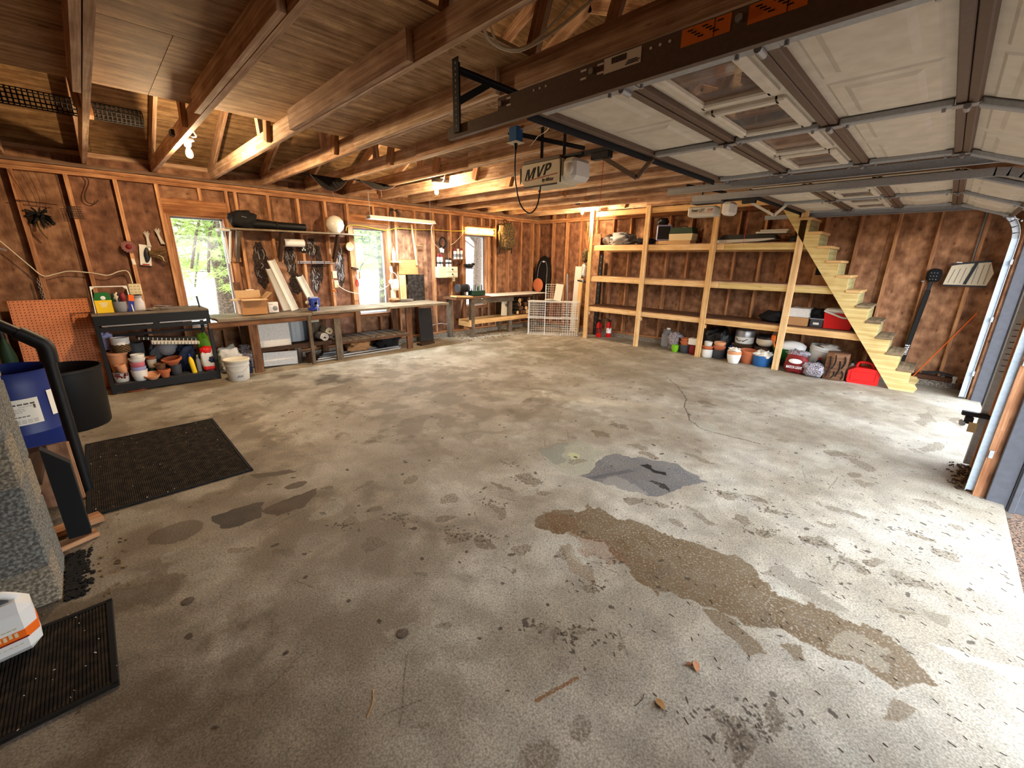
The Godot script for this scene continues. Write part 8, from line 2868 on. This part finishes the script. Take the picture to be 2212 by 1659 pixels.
# ---------------------------------------------------------------- beside the stairs and the doors
func door_side() -> void:
	var st: SurfaceTool
	var t := thing("hitch_rack", "black bicycle hitch rack standing against the back wall", "bike rack", Vector3(-0.13, 0.20, 7.03))
	st = sf()
	beam(st, Vector3(0, 0.0, 0.0), Vector3(0, 1.06, 0.06), 0.05, 0.055, Vector3.BACK, 0.006)
	part(t, "mast", st, M.black)
	st = sf()
	beam(st, Vector3(0, 1.04, 0.058), Vector3(0, 1.18, 0.065), 0.04, 0.04, Vector3.BACK, 0.005)
	part(t, "neck", st, M.steel_dark)
	st = sf()
	lump(st, Vector3(0, 1.25, 0.075), Vector3(0.05, 0.085, 0.075), 0.08, 1.2, 120, 18, 12, -1.0, 0.7)
	part(t, "head", st, M.black_soft)
	st = sf()
	for i in 3:
		for j in 3:
			rod(st, Vector3(-0.062, 1.20 + i * 0.04, 0.045 + j * 0.028), Vector3(-0.048, 1.20 + i * 0.04, 0.045 + j * 0.028), 0.006, 6)
	stuff(part(t, "holes", st, M.grey))
	st = sf()
	rod(st, Vector3(-0.02, 1.17, 0.0), Vector3(-0.02, 1.17, -0.03), 0.012, 8)
	part(t, "pin", st, M.steel)
	var b := Basis(Vector3(0, 1, 0.05).normalized(), Vector3(0, 0.05, -1).normalized(), Vector3(-1, 0, 0))
	lettering(t, "THULE", Vector3(-0.0262, 0.25, 0.014), b, 0.045, M.ink_white, 0.15)
	# framed mirror on the wall, the reflected door painted in as ribs
	var p := thing("wall_mirror", "dark framed mirror by the door track with its reflection painted as beige ribs", "panel", Vector3(-0.12, 1.33, 7.40))
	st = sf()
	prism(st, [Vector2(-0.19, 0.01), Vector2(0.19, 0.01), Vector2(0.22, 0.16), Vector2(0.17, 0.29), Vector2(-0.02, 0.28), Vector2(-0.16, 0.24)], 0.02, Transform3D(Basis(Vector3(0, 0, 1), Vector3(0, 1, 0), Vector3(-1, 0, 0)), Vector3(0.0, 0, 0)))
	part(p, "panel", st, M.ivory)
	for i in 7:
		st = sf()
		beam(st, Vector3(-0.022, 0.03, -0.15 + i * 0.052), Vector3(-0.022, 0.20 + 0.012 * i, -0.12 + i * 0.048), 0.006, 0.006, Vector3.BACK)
		part(p, "reflection_rib", st, M.grey)
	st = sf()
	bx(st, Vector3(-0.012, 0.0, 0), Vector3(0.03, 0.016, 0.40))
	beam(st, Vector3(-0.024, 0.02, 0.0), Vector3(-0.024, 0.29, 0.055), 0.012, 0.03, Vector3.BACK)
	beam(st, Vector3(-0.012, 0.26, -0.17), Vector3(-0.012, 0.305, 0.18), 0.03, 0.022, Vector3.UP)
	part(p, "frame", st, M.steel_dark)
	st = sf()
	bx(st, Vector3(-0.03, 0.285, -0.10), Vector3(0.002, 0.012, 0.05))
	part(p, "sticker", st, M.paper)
	st = sf()
	rod(st, Vector3(0, 0, 0), Vector3(0.01, 1.1, 0.0), 0.012, 10)
	one("grey_conduit", st, M.grey, "grey conduit running up the wall above the framed mirror", "conduit", Vector3(-0.055, 1.40, 7.41))
	st = sf()
	rod(st, Vector3(0, 0, 0), Vector3(0.02, 0.92, 0.41), 0.006, 8)
	one("orange_rod", st, M.orange, "thin orange rod leaning from the stair foot to the door track", "rod", Vector3(-0.16, 0.085, 7.18))
	# junk on the curb
	st = sf()
	bx(st, Vector3(0, 0.03, 0), Vector3(0.10, 0.06, 0.42), Basis(), 0.01)
	one("rusty_bar", st, M.rust, "rusty flat bar lying on the curb beside the stairs", "bar", Vector3(-0.10, 0.082, 7.40))
	var js := thing("folded_jack", "black folded jack on top of the rusty bar", "jack", Vector3(-0.11, 0.143, 7.42))
	st = sf()
	beam(st, Vector3(0, 0.02, -0.16), Vector3(0, 0.05, 0.0), 0.05, 0.03)
	beam(st, Vector3(0, 0.06, -0.02), Vector3(0, 0.02, 0.15), 0.045, 0.025)
	part(js, "arm", st, M.black)
	st = sf()
	rod(st, Vector3(-0.03, 0.02, 0.05), Vector3(0.03, 0.02, 0.05), 0.016, 10)
	part(js, "pivot", st, M.steel_dark)
	st = sf()
	bx(st, Vector3(-0.026, 0.012, 0.05), Vector3(0.002, 0.018, 0.03))
	part(js, "yellow_tag", st, M.cream)
	st = sf()
	rod(st, Vector3.ZERO, Vector3(0, 0.09, 0), 0.025, 10)
	one("tin_can", st, M.white_dirty, "small tin can on the curb by the door track", "can", Vector3(-0.13, 0.082, 7.585))
	st = sf()
	var r := RandomNumberGenerator.new()
	r.seed = 61
	for i in 260:
		bx(st, Vector3(r.randf_range(-0.3, 0.3), 0.003, r.randf() * r.randf() * -0.16), Vector3(r.randf_range(0.005, 0.02), r.randf_range(0.003, 0.01), r.randf_range(0.004, 0.016)), Basis(Vector3.UP, r.randf() * 3.0))
	stuff(one("soil_crumbs", st, M.bark, "dark soil crumbs at the foot of the grey centre post", "soil", Vector3(-3.50, 0, 7.70)))

# ---------------------------------------------------------------- small litter on the floor
func leaf(label: String, at: Vector3, s: float, turn: float, m: Material, stem := true) -> void:
	var t := thing("dry_leaf", label, "leaf", at, turn)
	var st := sf()
	var pts := [Vector3(-s, 0.002, 0), Vector3(-s * 0.4, 0.010, s * 0.42), Vector3(s * 0.3, 0.012, s * 0.4), Vector3(s, 0.004, 0), Vector3(s * 0.3, 0.010, -s * 0.4), Vector3(-s * 0.4, 0.012, -s * 0.42)]
	for i in 6:
		tri(st, Vector3(0, 0.004, 0), pts[i], pts[(i + 1) % 6], Vector3.UP, Vector3.UP, Vector3.UP)
		tri(st, Vector3(0, 0.0025, 0), pts[i] - Vector3(0, 0.0015, 0), pts[(i + 1) % 6] - Vector3(0, 0.0015, 0), Vector3.DOWN, Vector3.DOWN, Vector3.DOWN)
	part(t, "blade", st, m)
	if stem:
		part(t, "stem", wire([Vector3(-s, 0.003, 0), Vector3(-s * 1.4, 0.006, 0.004)], 0.0015, 3, 4), M.dark_wood)

func floor_litter() -> void:
	var st: SurfaceTool
	leaf("pinkish curled dry leaf on the bare concrete near the brown stain", Vector3(-6.586, 0.001, 6.851), 0.028, 0.6, M.terracotta_pale)
	leaf("small red-brown leaf touching the pinkish one", Vector3(-6.60, 0.001, 6.83), 0.016, 2.2, M.leaf_brown, false)
	leaf("yellow oval leaf on the pale concrete", Vector3(-6.831, 0.001, 6.821), 0.024, 1.2, M.leaf_tan)
	one("pine_needle", wire([Vector3(0, 0.002, 0), Vector3(0.03, 0.006, 0.02), Vector3(0.06, 0.002, 0.025)], 0.0012, 4, 4), M.dark_wood, "curved dark needle beside the yellow oval leaf", "needle", Vector3(-6.90, 0, 6.76), 0.4)
	one("pine_needle", wire([Vector3(0, 0.002, 0), Vector3(0.05, 0.003, 0.01), Vector3(0.10, 0.002, 0.0)], 0.0014, 4, 4), M.leaf_tan, "straight tan needle on the concrete in the middle of the floor", "needle", Vector3(-7.62, 0, 6.12), 0.9)
	st = sf()
	var r := RandomNumberGenerator.new()
	r.seed = 44
	for i in 620:
		var p := Vector3(r.randf_range(-6.9, -3.9), 0.0012, r.randf_range(6.2, 7.8))
		if r.randf() > (p.z - 5.9) / 1.9:
			continue
		var b := Basis(Vector3.UP, r.randf_range(0.6, 1.6))
		bx(st, p, Vector3(r.randf_range(0.008, 0.026), 0.0016, 0.0016), b)
	stuff(one("needle_litter", st, M.dark_wood, "short dark needles strewn over the concrete near the door opening", "litter"))
	st = sf()
	for i in 110:
		var p := Vector3(r.randf_range(-8.6, -8.15), 0.003, r.randf_range(3.85, 4.75))
		bx(st, p, Vector3(r.randf_range(0.004, 0.02), 0.004, r.randf_range(0.003, 0.008)), Basis(Vector3.UP, r.randf() * 3.0))
	stuff(one("dirt_crumbs", st, M.straw, "pale crumbs and grit at the foot of the block pier", "litter"))
	st = sf()
	for i in 420:
		var p := Vector3(r.randf_range(0.0, 1.0) * r.randf() * 0.10, 0.003, r.randf_range(-0.22, 0.22))
		bx(st, p, Vector3(r.randf_range(0.006, 0.022), r.randf_range(0.004, 0.012), r.randf_range(0.006, 0.02)), Basis(Vector3.UP, r.randf() * 3.0))
	stuff(one("black_debris", st, M.black_soft, "scatter of black debris along the foot of the block pier", "debris", Vector3(-8.385, 0, 4.45)))
	for e in [[-7.98, 5.05], [-7.35, 5.9]]:
		st = sf()
		lathe(st, [Vector2(0.022, 0), Vector2(0.026, 0.002), Vector2(0.022, 0.004), Vector2(0, 0.0025)], Vector3.ZERO, 16)
		one("bottle_cap", st, M.grey_wood, "flat round cap lying on the concrete " + ("beside the carpet mat" if e[0] < -7.5 else "in the middle of the room"), "cap", Vector3(e[0], 0, e[1]))
